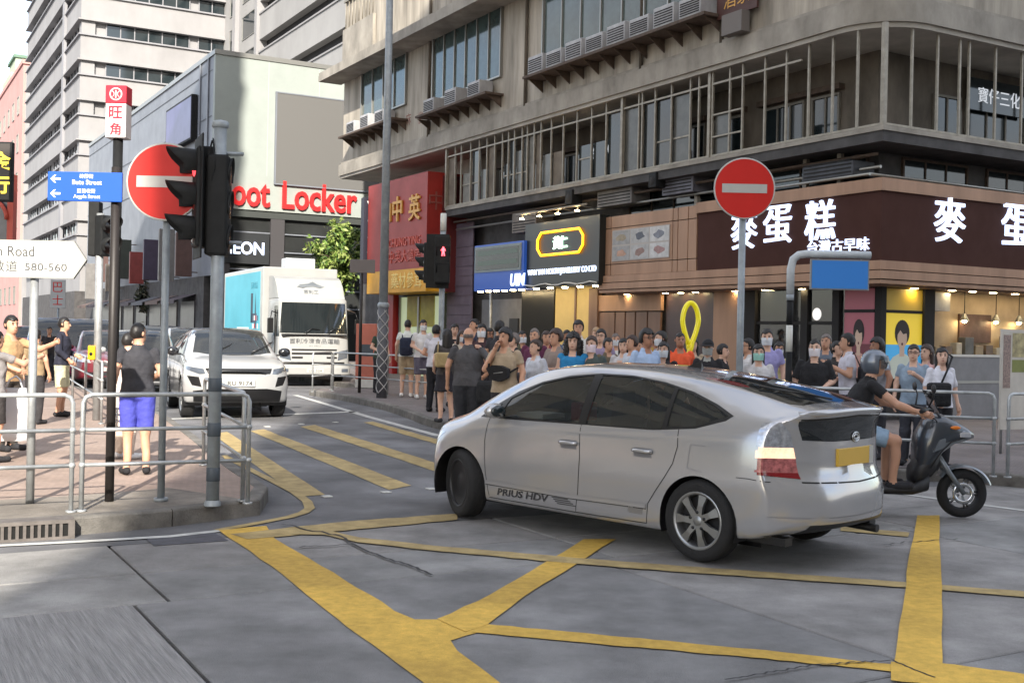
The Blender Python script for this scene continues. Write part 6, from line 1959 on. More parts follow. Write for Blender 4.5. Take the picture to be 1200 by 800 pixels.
ev_dlo = [(1.0, 1.07), (.8, 1.22), (.45, 1.43), (.2, 1.475), (-.8, 1.45), (-1.6, 1.385), (-1.85, 1.35), (-1.85, 1.20), (-1.3, 1.15), (0, 1.10)]
ev_win = [[(.8, 1.11), (.42, 1.395), (.2, 1.44), (-.1, 1.445), (-.1, 1.13)], [(-.2, 1.13), (-.2, 1.445), (-.9, 1.42), (-1.0, 1.165)], [(-1.1, 1.17), (-1.05, 1.41), (-1.75, 1.345), (-1.75, 1.21)]]
m_hlg = mat('slim_headlamp', S(104, 112, 124), .12, .4, coat=.8)
ev_parts = [('grille', [(-.56, .80), (.56, .80), (.60, .895), (-.60, .895)], 'x', 1, m_trim, False),
            ('headlight', [(.60, .80), (.70, .79), (.90, .86), (.95, .93), (.63, .885)], 'x', 1, m_hlg, True),
            ('lower_grille', [(-.78, .30), (.78, .30), (.80, .50), (.5, .545), (-.5, .545), (-.80, .50)], 'x', 1, m_trim, False),
            ('side_intake', [(.66, .57), (.82, .60), (.90, .76), (.71, .745)], 'x', 1, m_trim, True)]
pe = gp(268, 488)
evloc = Vector((pp(262, 440, 23.4).x, 23.4, 0.006))
hdE = math.atan2(-.93, .37)
suv, skE = make_car('white_suv', 'white compact suv with black roof waiting at the stop line', EV, m_whitep, evloc, hdE, ev_dlo, ev_win, (.36, .235, (-1.33, 1.33)),
                    [(.55, -.6), (.42, 0), (.55, .6), (1.17, .73), (1.3, .35), (1.33, 0), (1.3, -.35), (1.17, -.73)], ev_parts, 56, m_blackp, 1.46)
suv.scale = (1.03, 1.03, 1.08)
hx_ = skE.at(0, .64, 'x', 1, .012).x
MB().box((hx_ - .03, -.27, .585), (hx_ + .012, .27, .70), 0, .005).build('number_plate', m_platew, suv)
text(suv, 'RU 9174', (hx_ + .012, 0, .643), (0, 1, 0), Z3, .075, m_text_k, w=.44, depth=.003, bold=.01)
MB().box((hx_ - .02, -.45, .845), (hx_ + .03, .45, .856)).build('grille_bar', m_chrome, suv)
for sd in (1, -1):
    MB().ell((.78, sd * 1.06, 1.16), (.07, .12, .085)).build('door_mirror', m_blackp, suv)
    MB().box((.75, sd * .9, 1.09), (.82, sd * 1.02, 1.12), 0, .01).build('mirror_arm', m_trim, suv)
    seam([(-.15, 1.1), (-.15, .4)], 'y', sd, .008, 'door_gap', sk=skE, par=suv); seam([(.95, 1.04), (.98, .75), (.9, .4)], 'y', sd, .008, 'door_gap', sk=skE, par=suv)
    seam([(.9, .30), (-.9, .30)], 'y', sd, .09, 'sill_cladding', m_trim, sk=skE, par=suv)
seam([(1.35, .62), (1.5, .3), (1.6, 0), (1.5, -.3), (1.35, -.62)], 'z', 1, .01, 'bonnet_gap', sk=skE, par=suv) if False else None
for sd in (.35, -.35):
    MB().tube([(1.22, sd, 1.16), (1.05, sd + .3, 1.275), (.9, sd + .45, 1.35)], .01, 5).build('wiper', m_trim, suv)

# simple estate / van outlines for the queue behind
def boxy(L_, Wd, Hh, hood=.9, zh=.95, belt=.98, nose=.72):
    f = L_ / 2; w = Wd / 2
    xs = [-f, -f + .15, -f + .4, -.8, 0, f - hood - .9, f - hood - .55, f - hood - .2, f - hood + .1, f - hood * .5, f - .15, f]
    return dict(belt=belt, x=xs, zt=[Hh - .12, Hh - .05, Hh - .02, Hh, Hh, Hh - .01, Hh - .12, Hh - .4, zh + .05, zh, zh - .08, nose + .08],
                zs=[belt + .02] * 6 + [belt, belt - .01, belt - .03, zh - .08, zh - .16, nose],
                ws=[w * .86, w * .92, w * .94, w * .95, w * .95, w * .95, w * .95, w * .95, w * .94, w * .93, w * .84, w * .7],
                wm=[w * .93, w * .97, w * .99, w, w, w, w, w, w, w, w * .93, w * .8],
                wr=[w * .74, w * .76, w * .77, w * .77, w * .77, w * .77, w * .78, w * .8, w * .82, w * .8, w * .7, w * .58],
                zb=[.36, .3, .24, .22, .22, .22, .22, .22, .22, .23, .26, .32], dr=[.06] * 7 + [.05, .045, .04, .04, .04],
                rear=lambda y, z: .12 * (abs(y) / w) ** 3, front=lambda y, z: -.2 * (abs(y) / w) ** 2.4)
def queue_car(name, label, L_, Wd, Hh, paint, X, Y, hood=.9, roof=None):
    P = boxy(L_, Wd, Hh, hood)
    f = L_ / 2
    x1 = f - hood - .15
    dlo_ = [(x1 - .05, 1.02), (x1 - .45, Hh - .25), (x1 - .65, Hh - .16), (-f + .45, Hh - .18), (-f + .3, 1.06)]
    win_ = [[(x1 - .2, 1.06), (x1 - .52, Hh - .28), (x1 - .7, Hh - .2), (-.0, Hh - .2), (-.0, 1.07)], [(-.1, 1.07), (-.1, Hh - .2), (-f + .55, Hh - .22), (-f + .45, 1.1)]]
    wsr = [(f - hood - .78, -Wd * .36), (f - hood - .85, 0), (f - hood - .78, Wd * .36), (f - hood - .02, Wd * .40), (f - hood + .1, 0), (f - hood - .02, -Wd * .40)]
    pr = [('headlight', [(Wd * .26, .70), (Wd * .48, .74), (Wd * .48, .86), (Wd * .28, .80)], 'x', 1, m_lampglass, True),
          ('grille', [(-Wd * .22, .62), (Wd * .22, .62), (Wd * .22, .74), (-Wd * .22, .74)], 'x', 1, m_trim, False),
          ('lower_grille', [(-Wd * .3, .36), (Wd * .3, .36), (Wd * .3, .46), (-Wd * .3, .46)], 'x', 1, m_trim, False)]
    t, sk = make_car(name, label, P, paint, (X, Y, .006), hdE, dlo_, win_, (.31, .2, (-f + .85, f - .85)), wsr, pr, 36, roof, Hh - .1)
    h_ = sk.at(0, .54, 'x', 1, .008)
    MB().box((h_.x - .02, -.25, .485), (h_.x + .01, .25, .595)).build('number_plate', m_platew, t)
    for sd in (1, -1):
        MB().ell((x1 - .35, sd * (Wd / 2 + .1), 1.1), (.06, .1, .07)).build('door_mirror', paint, t)
    return t
m_redp = mat('maroon_paint', S(104, 30, 42), .3, coat=1.0, back=(.02, .02, .02))
m_bluep = mat('blue_paint', S(78, 124, 178), .3, coat=1.0, back=(.02, .02, .02))
m_pinkp = mat('magenta_paint', S(176, 60, 110), .3, coat=1.0, back=(.02, .02, .02))
m_greyp = mat('dark_grey_paint', S(70, 74, 84), .3, .3, coat=1.0, back=(.02, .02, .02))
def lane(u, Y): return pp(u, 400, Y).x
queue_car('white_hatchback', 'white hatchback right behind the man in the dark shirt', 4.2, 1.75, 1.62, m_whitep, lane(165, 30.0), 30.0)
queue_car('maroon_car', 'maroon car with pale roof at the left kerb behind the railing', 4.1, 1.7, 1.58, m_redp, lane(124, 32.5), 32.5)
queue_car('magenta_van', 'magenta and blue people carrier half hidden by the signal post', 4.6, 1.8, 1.9, m_pinkp, lane(105, 35), 35, .7, m_bluep)
queue_car('blue_van', 'light blue van at the far end of the queue on the left', 4.7, 1.85, 1.95, m_bluep, lane(62, 42), 42, .7)
queue_car('dark_car', 'dark grey car with shiny windows behind the white hatchback', 4.5, 1.8, 1.75, m_greyp, lane(185, 38), 38)
queue_car('silver_car', 'pale grey car behind the white suv roof', 4.5, 1.8, 1.7, mat('pale_grey_paint', S(170, 172, 176), .3, .3, coat=1, back=(.02, .02, .02)), lane(222, 37), 37)
queue_car('red_taxi', 'red car far back under the awnings on the left', 4.6, 1.75, 1.6, mat('taxi_red', S(196, 40, 40), .3, coat=1, back=(.02, .02, .02)), lane(36, 56), 56)

# ---------------------------------------------------------------- box truck
YT = 34.3
tk0 = pp(369, 440, YT)
hdT = math.atan2(-.90, .43)
tk = thing('box_truck', 'white box truck with turquoise side panel facing the camera', 'truck', (tk0.x, YT, .006), hdT)
m_truckw = mat('truck_white', S(156, 157, 156), .4, coat=.6, var=.06, vs=2)
Wt = 1.12
bm = bmesh.new(); bmesh.ops.create_cube(bm, size=1)
for v in bm.verts:
    v.co = Vector((-.85 + v.co.x * 1.7, v.co.y * 2 * Wt, 1.52 + v.co.z * 2.3))
for v in bm.verts:
    if v.co.z > 2: v.co.x -= .22 if v.co.x > -.5 else 0; v.co.y *= .95
bmesh.ops.subdivide_edges(bm, edges=bm.edges[:], cuts=5, use_grid_fill=True)
for v in bm.verts:
    if v.co.x > -.3: v.co.x -= .10 * (abs(v.co.y) / Wt) ** 3
bmesh.ops.bevel(bm, geom=[e for e in bm.edges if e.calc_length() > 0 and len(e.link_faces) == 2 and e.calc_face_angle() > .7], offset=.09, segments=3, affect='EDGES', profile=.5)
for f in bm.faces: f.smooth = True
skT = Skin(bm)
fr_ = lambda c, n: c.x > -.6
take(bm, cut(bm, [(-1.05, 1.60), (1.05, 1.60), (.98, 2.53), (-.98, 2.53)], 'x', fr_), 'windscreen', mat('truck_glass', (.014, .018, .02), .05, spec=.8), tk, .003)
for sd in (1, -1):
    take(bm, cut(bm, [(-.8, 1.5), (-.22, 1.5), (-.38, 2.42), (-.82, 2.42)], 'y', lambda c, n, sd=sd: c.y * sd > .5), 'side_window', mat('truck_glass', (.014, .018, .02)), tk, .003)
    take(bm, cut(bm, [(sd * .72, .78), (sd * 1.04, .86), (sd * 1.06, 1.12), (sd * .76, 1.06)], 'x', fr_), 'headlight', m_hlg, tk, .004)
for (z0, z1, w_) in ((.66, .74, .95), (.84, .90, .7), (.96, 1.02, .7), (1.08, 1.13, .7)):
    take(bm, cut(bm, [(-w_, z0), (w_, z0), (w_, z1), (-w_, z1)], 'x', fr_), 'grille_slot', m_trim, tk, .002)
me = bpy.data.meshes.new('cab'); bm.to_mesh(me); bm.free(); me.materials.append(m_truckw); put('cab', me, tk)
xf = skT.at(0, .58, 'x', 1, .0).x
MB().box((-.35, -Wt * .98, .34), (.03, Wt * .98, .62), 0, .05).build('bumper', m_truckw, tk)
MB().box((-1.6, -Wt + .1, .28), (-.1, Wt - .1, .5)).build('chassis', m_trim, tk)
MB().box((-.2, -.8, .30), (.045, .8, .37)).build('bumper_slot', m_trim, tk)
for sd in (1, -1):
    MB().box((-.1, sd * .82, .44), (.045, sd * 1.02, .54), 0, .01).build('fog_lamp', m_hlg, tk)
    MB().box((-.55, sd * 1.095, 1.0), (-.5, sd * 1.13, 2.3)).build('door_gap', m_seam, tk)
    MB().box((-1.2, sd * 1.1, 1.25), (-1.05, sd * 1.15, 1.3)).build('door_handle', m_trim, tk)
MB().box((-.16, -1.02, 1.545), (-.03, 1.02, 1.58), 0, .01).build('cowl', m_trim, tk)
MB().box((.0, -.26, .42), (.04, .26, .54), 0, .004).build('number_plate', m_platew, tk)
text(tk, 'UA 524', (.04, 0, .48), (0, 1, 0), Z3, .07, m_text_k, w=.4, depth=.003)
zx = skT.at(0, 1.36, 'x', 1, .004)
text(tk, '百利冷凍食品運輸', (zx.x, 0, 1.37), (0, 1, 0), Z3, .16, mat('truck_lettering', S(84, 86, 90), .5), w=1.55, depth=.006)
text(tk, 'ISUZU', (zx.x + .004, 0, 1.2), (0, 1, 0), Z3, .07, mat('truck_lettering', S(120, 122, 126), .5), w=.34, depth=.006)
# roof fairing with its badge
fa = MB()
fp = [(-1.72, 2.66), (-.5, 2.66), (-.55, 2.74), (-.75, 3.05), (-1.0, 3.27), (-1.22, 3.35), (-1.72, 3.35)]
fa.prism(fp, lambda a, b, d: (a, d, b), -Wt * .93, Wt * .93)
fa.build('roof_fairing', m_truckw, tk)
nrm = Vector((.4, 0, .35))
MB().prism([(-.42, 3.02), (-.30, 3.10), (-.05, 3.13), (.12, 3.2), (.24, 3.12), (.46, 3.04), (.3, 3.0), (.1, 3.03), (-.1, 3.02), (-.25, 2.99)], lambda a, b, d: (-.72 - (b - 3.0) * 1.05 + d, a, b), .012, .022).build('badge', mat('badge_grey', S(96, 102, 108), .5), tk)
text(tk, '百利工', (-.62, 0, 2.87), (0, 1, 0), (-.47, 0, .88), .13, mat('badge_grey', S(96, 102, 108)), w=.46, depth=.01)
# cargo box
MB().box((-1.86, -1.2, .95), (-7.8, 1.2, 3.66), 0, .03).build('cargo_box', m_truckw, tk)
m_teal = mat('turquoise_panel', S(72, 176, 196), .45, var=.12, vs=.7)
MB().box((-2.2, -1.2005, 1.15), (-7.6, -1.208, 3.52)).build('side_panel', m_teal, tk)
for (a, b, w_, h_, c) in [(-3.3, 1.9, .14, .95, (30, 50, 70)), (-3.0, 1.9, .4, .3, (40, 66, 90)), (-4.6, 1.5, .9, .25, (236, 244, 244))]:
    MB().box((a - w_, -1.208, b), (a + w_, -1.213, b + h_)).build('panel_print', mat('print_%d' % c[0], S(*c), .5), tk)
for k in range(12):
    a = -2.45 - (k % 4) * .22; b = 1.45 + (k // 4) * .26
    MB().box((a - .07, -1.208, b), (a + .07, -1.214, b + .16)).build('panel_print', mat('print_window_%d' % (k % 3), [S(190, 60, 60), S(240, 240, 236), S(60, 90, 110)][k % 3], .5), tk)
MB().add([(-2.9, -1.212, 1.75), (-2.65, -1.212, 1.75), (-2.78, -1.212, 2.9)], [(0, 1, 2)]).build('panel_print', mat('print_tower', S(34, 46, 66), .5), tk)
text(tk, '百利食品', (-3.0, -1.208, 3.1), (1, 0, 0), Z3, .22, mat('print_tealdark', S(40, 120, 140), .5), depth=.004)
MB().box((-2.0, -.45, 3.66), (-2.6, .5, 3.97), 0, .03).build('cooling_unit', mat('cooler_grey', S(186, 190, 194), .5), tk)
for a, sd in ((-1.05, 1), (-1.05, -1), (-5.9, 1), (-5.9, -1)):
    wheel(tk, a, sd * .98, .42, .42, .26, sd, 'disc', hubm=m_truckw)
for sd in (1, -1):
    MB().tube([(-.45, sd * 1.08, 2.2), (-.2, sd * 1.3, 2.25), (-.15, sd * 1.34, 2.1), (-.15, sd * 1.34, 1.6)], .018, 6).build('mirror_arm', m_trim, tk)
    MB().box((-.2, sd * 1.26, 1.6), (-.12, sd * 1.44, 2.05), 0, .02).build('mirror', m_trim, tk)
for y in (-.35, .35):
    MB().tube([(-.02, y, 1.6), (-.08, y + .25, 1.75), (-.1, y + .5, 1.72)], .012, 5).build('wiper', m_trim, tk)

# ================================================================ PEOPLE
def surface_net(V, org, h):
    """mesh of the zero level of a sampled field"""
    ins = V < 0
    nx, ny, nz = V.shape
    c = np.zeros((nx - 1, ny - 1, nz - 1), int)
    for dx in (0, 1):
        for dy in (0, 1):
            for dz in (0, 1):
                c += ins[dx:nx - 1 + dx, dy:ny - 1 + dy, dz:nz - 1 + dz]
    act = (c > 0) & (c < 8)
    ijk = np.argwhere(act)
    idx = -np.ones(act.shape, int); idx[act] = np.arange(len(ijk))
    acc = np.zeros((len(ijk), 3)); cnt = np.zeros(len(ijk))
    cor = [(0, 0, 0), (1, 0, 0), (0, 1, 0), (1, 1, 0), (0, 0, 1), (1, 0, 1), (0, 1, 1), (1, 1, 1)]
    for a, b in [(0, 1), (2, 3), (4, 5), (6, 7), (0, 2), (1, 3), (4, 6), (5, 7), (0, 4), (1, 5), (2, 6), (3, 7)]:
        pa, pb = ijk + cor[a], ijk + cor[b]
        va, vb = V[pa[:, 0], pa[:, 1], pa[:, 2]], V[pb[:, 0], pb[:, 1], pb[:, 2]]
        x = (va < 0) != (vb < 0)
        t = np.where(x, va / np.where(x, va - vb, 1), 0)
        acc += np.where(x[:, None], pa + (pb - pa) * t[:, None], 0); cnt += x
    vs = org + acc / cnt[:, None] * h
    fs = []
    for ax in range(3):
        s0 = [slice(None)] * 3; s1 = [slice(None)] * 3
        s0[ax] = slice(0, -1); s1[ax] = slice(1, None)
        d = ins[tuple(s0)] != ins[tuple(s1)]
        e = np.argwhere(d)
        o1, o2 = (ax + 1) % 3, (ax + 2) % 3
        e = e[(e[:, o1] > 0) & (e[:, o2] > 0) & (e[:, o1] < V.shape[o1] - 1) & (e[:, o2] < V.shape[o2] - 1)]
        def cell(a, b):
            q = e.copy(); q[:, o1] -= a; q[:, o2] -= b
            return idx[q[:, 0], q[:, 1], q[:, 2]]
        quad = np.stack([cell(1, 1), cell(0, 1), cell(0, 0), cell(1, 0)], 1)
        fl_ = ~ins[e[:, 0], e[:, 1], e[:, 2]]
        quad[fl_] = quad[fl_][:, ::-1]
        fs.append(quad)
    return vs, np.concatenate(fs)
def seg(p, a, b):
    a, b = np.asarray(a, np.float32), np.asarray(b, np.float32)
    ab_ = b - a
    t = np.clip(((p - a) @ ab_) / (ab_ @ ab_), 0, 1)
    q = p - a - t[..., None] * ab_
    return np.sqrt(q[..., 0] ** 2 + q[..., 1] ** 2 + q[..., 2] ** 2), t
def wob(p, s, ph):
    return np.sin(p[..., 0] * s + ph) * np.sin(p[..., 1] * s * .9 + 1.3 * ph) * np.sin(p[..., 2] * s * .6 + .7 * ph)
SKIN = [mat('skin_light', S(212, 172, 150), .55), mat('skin_tan', S(196, 150, 124), .55), mat('skin_brown', S(164, 118, 94), .55)]
m_hairk = mat('black_hair', (.012, .010, .010), .5, var=.5, vs=60)
m_hairb = mat('brown_hair', S(58, 40, 32), .5, var=.5, vs=60)
m_hairg = mat('grey_hair', S(112, 104, 100), .6, var=.4, vs=60)
m_eye = mat('eye_dark', (.02, .014, .012), .3)
m_lip = mat('lip', S(160, 96, 86), .5)
m_shoe = {}
def cloth(c):
    return mat('cloth_%d_%d_%d' % c, S(*c), .85, var=.22, vs=7, bump=.9, bs=13)
def person(label, loc, rz, h=1.7, shirt=(120, 120, 120), pants=(50, 50, 60), shoes=(40, 40, 44), skin=0, hair='short', hairm=None, sleeve=.55, plen=2.0, armL='down', armR='down',
           head=(0, 0), mask=None, lean=0.0, wide=1.0, res=.016, legs='stand', cap=None, skirt=False, joints=None, tuck=False, group='people waiting on the pavement', inner=None, glasses=False, helmet=None):
    """one continuous body with its clothes as regions; hair, mask and cap are children"""
    k = h / 1.72
    A = np.array
    J = dict(pel=A([0, 0, .95]), chest=A([0, -.02 - lean * .35, 1.24]), neck=A([0, -.005 - lean * .75, 1.455]), head=A([0, -.025 - lean * .95, 1.605]))
    AR = {'down': ([.235, .03, 1.16], [.25, -.05, .915]), 'bent': ([.235, .03, 1.16], [.13, -.2, 1.06]), 'phone': ([.225, -.03, 1.16], [.07, -.27, 1.29]), 'mouth': ([.21, -.14, 1.19], [.06, -.17, 1.46]),
          'hip': ([.33, .08, 1.17], [.2, -.02, .98]), 'bag': ([.225, .0, 1.15], [.19, -.16, 1.0]), 'point': ([.30, -.22, 1.30], [.26, -.47, 1.38]), 'cross': ([.24, -.04, 1.15], [-.06, -.2, 1.14]), 'strap': ([.22, -.06, 1.16], [.1, -.16, 1.34]), 'back': ([.25, .1, 1.17], [.15, .16, .95])}
    LG = {'stand': ((.0, 0), (.0, 0)), 'walk': ((-.22, .06), (.2, .0)), 'step': ((-.1, 0), (.1, .0)), 'apart': ((0, 0), (0, 0))}
    for s, nm, a in ((1, 'L', armL), (-1, 'R', armR)):
        J['sh' + nm] = A([s * .166 * wide, .0 - lean * .65, 1.40])
        e, w_ = AR[a] if isinstance(a, str) else a
        J['el' + nm] = A([s * e[0] * (wide if e[0] > .2 else 1), e[1] - lean * .5, e[2]]); J['wr' + nm] = A([s * w_[0] * (wide if w_[0] > .2 else 1), w_[1] - lean * .45, w_[2]])
        d = LG[legs][0 if s > 0 else 1]
        sp_ = .105 if legs != 'apart' else .16
        J['hip' + nm] = A([s * .088 * wide, .005, .90]); J['kn' + nm] = A([s * (.095 + (sp_ - .105) * .5), -.015 + d[0] * .55, .49]); J['an' + nm] = A([s * sp_, .03 + d[0], .085 + d[1]])
        J['toe' + nm] = J['an' + nm] + A([s * .03, -.17, -.045])
    if joints: J.update({q: A(v, float) for q, v in joints.items()})
    J = {q: v * k for q, v in J.items()}
    W = wide
    seated = bool(joints)
    sk_, ck = .0, .012
    prims = []
    def cap_(nm, a, b, ra, rb, sy=1.0): prims.append((nm, J[a] if isinstance(a, str) else a, J[b] if isinstance(b, str) else b, ra * k, rb * k))
    for s in 'LR':
        cap_('uarm' + s, 'sh' + s, 'el' + s, .047, .040)
        cap_('farm' + s, 'el' + s, 'wr' + s, .04, .027)
        dirn = J['wr' + s] - J['el' + s]; dirn = dirn / np.linalg.norm(dirn)
        J['palm' + s] = J['wr' + s] + dirn * .075 * k
        cap_('hand' + s, 'wr' + s, 'palm' + s, .026, .033)
        cap_('thigh' + s, 'hip' + s, 'kn' + s, .085 * W ** .5, .058)
        cap_('shin' + s, 'kn' + s, 'an' + s, .057, .038)
        hl = J['an' + s] + A([0, .035, -.035]) * k
        cap_('foot' + s, hl, 'toe' + s, .043, .040)
    cap_('neck', J['neck'] - A([0, 0, .03]) * k, 'head', .055, .05)
    # head frame
    yaw, pit = R(head[0]), R(head[1])
    Hm = np.array(Matrix.Rotation(yaw, 3, 'Z') @ Matrix.Rotation(pit, 3, 'X'))
    hc = J['head']
    torso_axis = [J['pel'] - A([0, 0, .06]) * k, J['pel'] + A([0, 0, .05]) * k, (J['pel'] + J['chest']) / 2, J['chest'], J['chest'] * .45 + J['neck'] * .55, J['neck'] - A([0, 0, .02]) * k]
    trx = [.155 * W, .165 * W, .150 * W, .172 * W, .168 * W, .075]
    try_ = [.110, .122, .112, .125, .105, .065]
    if not seated: trx = [q + .008 for q in trx]
    Lsl = sleeve; Lpl = plen
    def radius(nm, t, r):
        if nm.startswith('uarm'): return r + np.where(t < Lsl, .006 * k + .012 * k * t, 0)
        if nm.startswith('farm'): return r + np.where(t < Lsl - 1, .013 * k, 0)
        if nm.startswith('thigh'): return r + np.where(t < Lpl, .018 * k + .012 * k * t * (Lpl < 1.5), 0)
        if nm.startswith('shin'): return r + np.where(t < Lpl - 1, .022 * k, 0)
        return r
    def field(p, ids=False):
        shp = p.shape[:-1]
        best = np.full(shp, 9.0, np.float32); d_all = best.copy(); who = np.zeros(shp, int); tt = np.zeros(shp, np.float32)
        grid = p.ndim == 4
        if grid:
            gx, gy, gz = p[:, 0, 0, 0], p[0, :, 0, 1], p[0, 0, :, 2]
        def sub(lo_, hi_):
            if not grid: return Ellipsis
            return tuple(slice(max(0, int(np.searchsorted(g_, l_)) - 1), int(np.searchsorted(g_, h_)) + 1) for g_, l_, h_ in zip((gx, gy, gz), lo_, hi_))
        def join(d, i, t, kk, sl):
            da = d_all[sl]
            if ids:
                u = d < best[sl]
                who[sl] = np.where(u, i, who[sl]); tt[sl] = np.where(u, t, tt[sl]); best[sl] = np.where(u, d, best[sl])
            hh = np.clip(.5 + .5 * (da - d) / kk, 0, 1)
            d_all[sl] = da * (1 - hh) + d * hh - kk * hh * (1 - hh)
        # torso
        ta = np.array(torso_axis)
        sl = sub(ta.min(0) - .3, ta.max(0) + .3)
        q_ = p[sl]
        ax0 = ta[0]; axd = ta[-1] - ta[0]; ln = np.linalg.norm(axd); axd = axd / ln
        tq = np.clip(((q_ - ax0) @ axd) / ln, 0, 1)
        ts = ((ta - ax0) @ axd) / ln
        cx = np.interp(tq, ts, ta[:, 0]); cy = np.interp(tq, ts, ta[:, 1]); cz = np.interp(tq, ts, ta[:, 2])
        rx = np.interp(tq, ts, trx) * k; ry = np.interp(tq, ts, try_) * k
        rel = q_ - np.stack([cx, cy, cz], -1)
        al = rel @ axd
        side = rel[..., 0]; fwd = (rel - al[..., None] * axd); fy = np.sqrt(np.maximum((fwd ** 2).sum(-1) - side ** 2, 0))
        q = np.sqrt((side / rx) ** 2 + (fy / ry) ** 2 + (al / (.06 * k)) ** 2)
        join((q - 1) * np.minimum(rx, ry), 0, tq, .02, sl)
        for i, (nm, a, b, ra, rb) in enumerate(prims):
            sl = sub(np.minimum(a, b) - max(ra, rb) - .09, np.maximum(a, b) + max(ra, rb) + .09)
            d, t = seg(p[sl], a, b)
            d = d - radius(nm, t, ra + (rb - ra) * t)
            kk = .03 if nm.startswith(('thigh', 'neck')) else (.022 if nm.startswith(('uarm', 'shin', 'foot', 'hand')) else .015)
            join(d, i + 1, t, kk * k, sl)
        if skirt:
            zt_, zb_ = 1.0 * k, .58 * k
            tz = np.clip((zt_ - p[..., 2]) / (zt_ - zb_), 0, 1)
            rr_ = (.14 + .09 * tz) * k
            d = np.maximum(np.sqrt((p[..., 0]) ** 2 + (p[..., 1] * 1.25) ** 2) - rr_, np.maximum(zb_ - p[..., 2], p[..., 2] - zt_))
            join(d, 98, tz, .02, Ellipsis)
        # head: skull, jaw, nose, ears
        sl = sub(hc - .2, hc + .2)
        l_ = (p[sl] - hc) @ Hm / k
        e1 = (np.sqrt((l_[..., 0] / .074) ** 2 + ((l_[..., 1] - .008) / .092) ** 2 + ((l_[..., 2] - .018) / .10) ** 2) - 1) * .08
        e2 = (np.sqrt((l_[..., 0] / .056) ** 2 + ((l_[..., 1] + .03) / .062) ** 2 + ((l_[..., 2] + .055) / .066) ** 2) - 1) * .06
        hh = np.clip(.5 + .5 * (e1 - e2) / .03, 0, 1)
        hd_ = e1 * (1 - hh) + e2 * hh - .03 * hh * (1 - hh)
        nz_, _ = seg(l_, [0, -.088, .008], [0, -.108, -.026])
        hd_ = np.minimum(hd_, nz_ - .012)
        for s in (1, -1):
            ee = (np.sqrt(((l_[..., 0] - s * .078) / .012) ** 2 + ((l_[..., 1] - .012) / .02) ** 2 + ((l_[..., 2] - .0) / .032) ** 2) - 1) * .012
            hd_ = np.minimum(hd_, ee)
        join(hd_ * k, 99, 0, .016, sl)
        z = p[..., 2]
        d_all += .007 * wob(p, 31, rz + h * 7) * (z < 1.40 * k) + .002 * wob(p, 77, h * 11) * (z < 1.40 * k)
        d_all = np.maximum(d_all, -z + .002)
        return (d_all, who, tt) if ids else d_all
    pts = np.array(list(J.values()))
    lo, hi = pts.min(0) - .16, pts.max(0) + .16
    lo[2] = min(lo[2], -.03) if not seated else lo[2]; lo[0] = min(lo[0], -.3); hi[0] = max(hi[0], .3)
    n = np.ceil((hi - lo) / res).astype(int) + 1
    g = np.stack(np.meshgrid(*[lo[i] + np.arange(n[i]) * res for i in range(3)], indexing='ij'), -1).astype(np.float32)
    vs, fs = surface_net(field(g), lo, res)
    fc = vs[fs].mean(1)
    _, who, tt = field(fc, True)
    names = ['torso'] + [q[0] for q in prims]
    ms = [cloth(shirt), cloth(pants), SKIN[skin], cloth(shoes), m_eye, m_lip, cloth(inner or shirt)]
    mi = np.zeros(len(fc), int)
    zbelt = (.955 if not tuck else 1.0) * k
    if seated: zbelt = joints.get('belt', (0, 0, .3))[2]
    for i, nm in enumerate(names):
        s = who == i
        if nm == 'torso': mi[s] = np.where((fc[s, 2] < zbelt - (.06 if not tuck else 0)), 1, 0)
        elif nm.startswith('uarm'): mi[s] = np.where(tt[s] < Lsl, 0, 2)
        elif nm.startswith('farm'): mi[s] = np.where(tt[s] < Lsl - 1, 0, 2)
        elif nm.startswith('hand'): mi[s] = 2
        elif nm.startswith('thigh'): mi[s] = np.where(tt[s] < Lpl, np.where((tt[s] < .0 if seated else fc[s, 2] > zbelt - .06), 0, 1), 2)
        elif nm.startswith('shin'): mi[s] = np.where(tt[s] < Lpl - 1, 1, 2)
        elif nm.startswith('foot'): mi[s] = 3
        elif nm == 'neck': mi[s] = 2
    if not seated:
        vest = (who == 0) & (fc[:, 2] > 1.405 * k) & (np.abs(fc[:, 0]) < .05 * k) & (fc[:, 1] < J['neck'][1] - .03)
        mi[vest] = 2 if inner is None else 6
    mi[who == 99] = 2
    mi[who == 98] = 1
    mb = MB()
    mb.v = [tuple(q) for q in vs]; mb.f = [tuple(int(x) for x in q) for q in fs]; mb.m = [int(x) for x in mi]; mb.sm = [True] * len(mb.f)
    HM = Matrix(Hm.tolist())
    def hp_(x, y, z): return Vector(hc) + HM @ Vector((x, y, z)) * k
    for s in (1, -1):
        mb.ell(hp_(s * .031, -.083, .012), (.0135 * k, .007 * k, .0065 * k), 4, 8, HM)
        mb.ell(hp_(s * .032, -.083, .031), (.02 * k, .006 * k, .0045 * k), 4, 8, HM)
    mb.ell(hp_(0, -.088, -.064), (.022 * k, .007 * k, .0065 * k), 5, 8, HM)
    # fingers: four and a thumb on each hand
    for s, sg_ in (('L', 1), ('R', -1)):
        w_, p_ = Vector(J['wr' + s]), Vector(J['palm' + s])
        d = (p_ - w_).normalized()
        curl = Vector((-sg_, -.25, 0)); curl = (curl - d * curl.dot(d)).normalized()
        sidev = d.cross(curl).normalized()
        for i, (o_, ln_) in enumerate(((-.026, .068), (-.009, .078), (.009, .074), (.026, .058))):
            b0 = p_ + sidev * o_ * k + d * .012 * k
            mb.tube([b0, b0 + d * ln_ * .45 * k + curl * .006 * k, b0 + d * ln_ * .8 * k + curl * .024 * k, b0 + d * ln_ * .95 * k + curl * .042 * k], [.0095 * k, .009 * k, .008 * k, .0065 * k], 6, 2)
        b0 = w_ + d * .025 * k - sidev * .02 * k
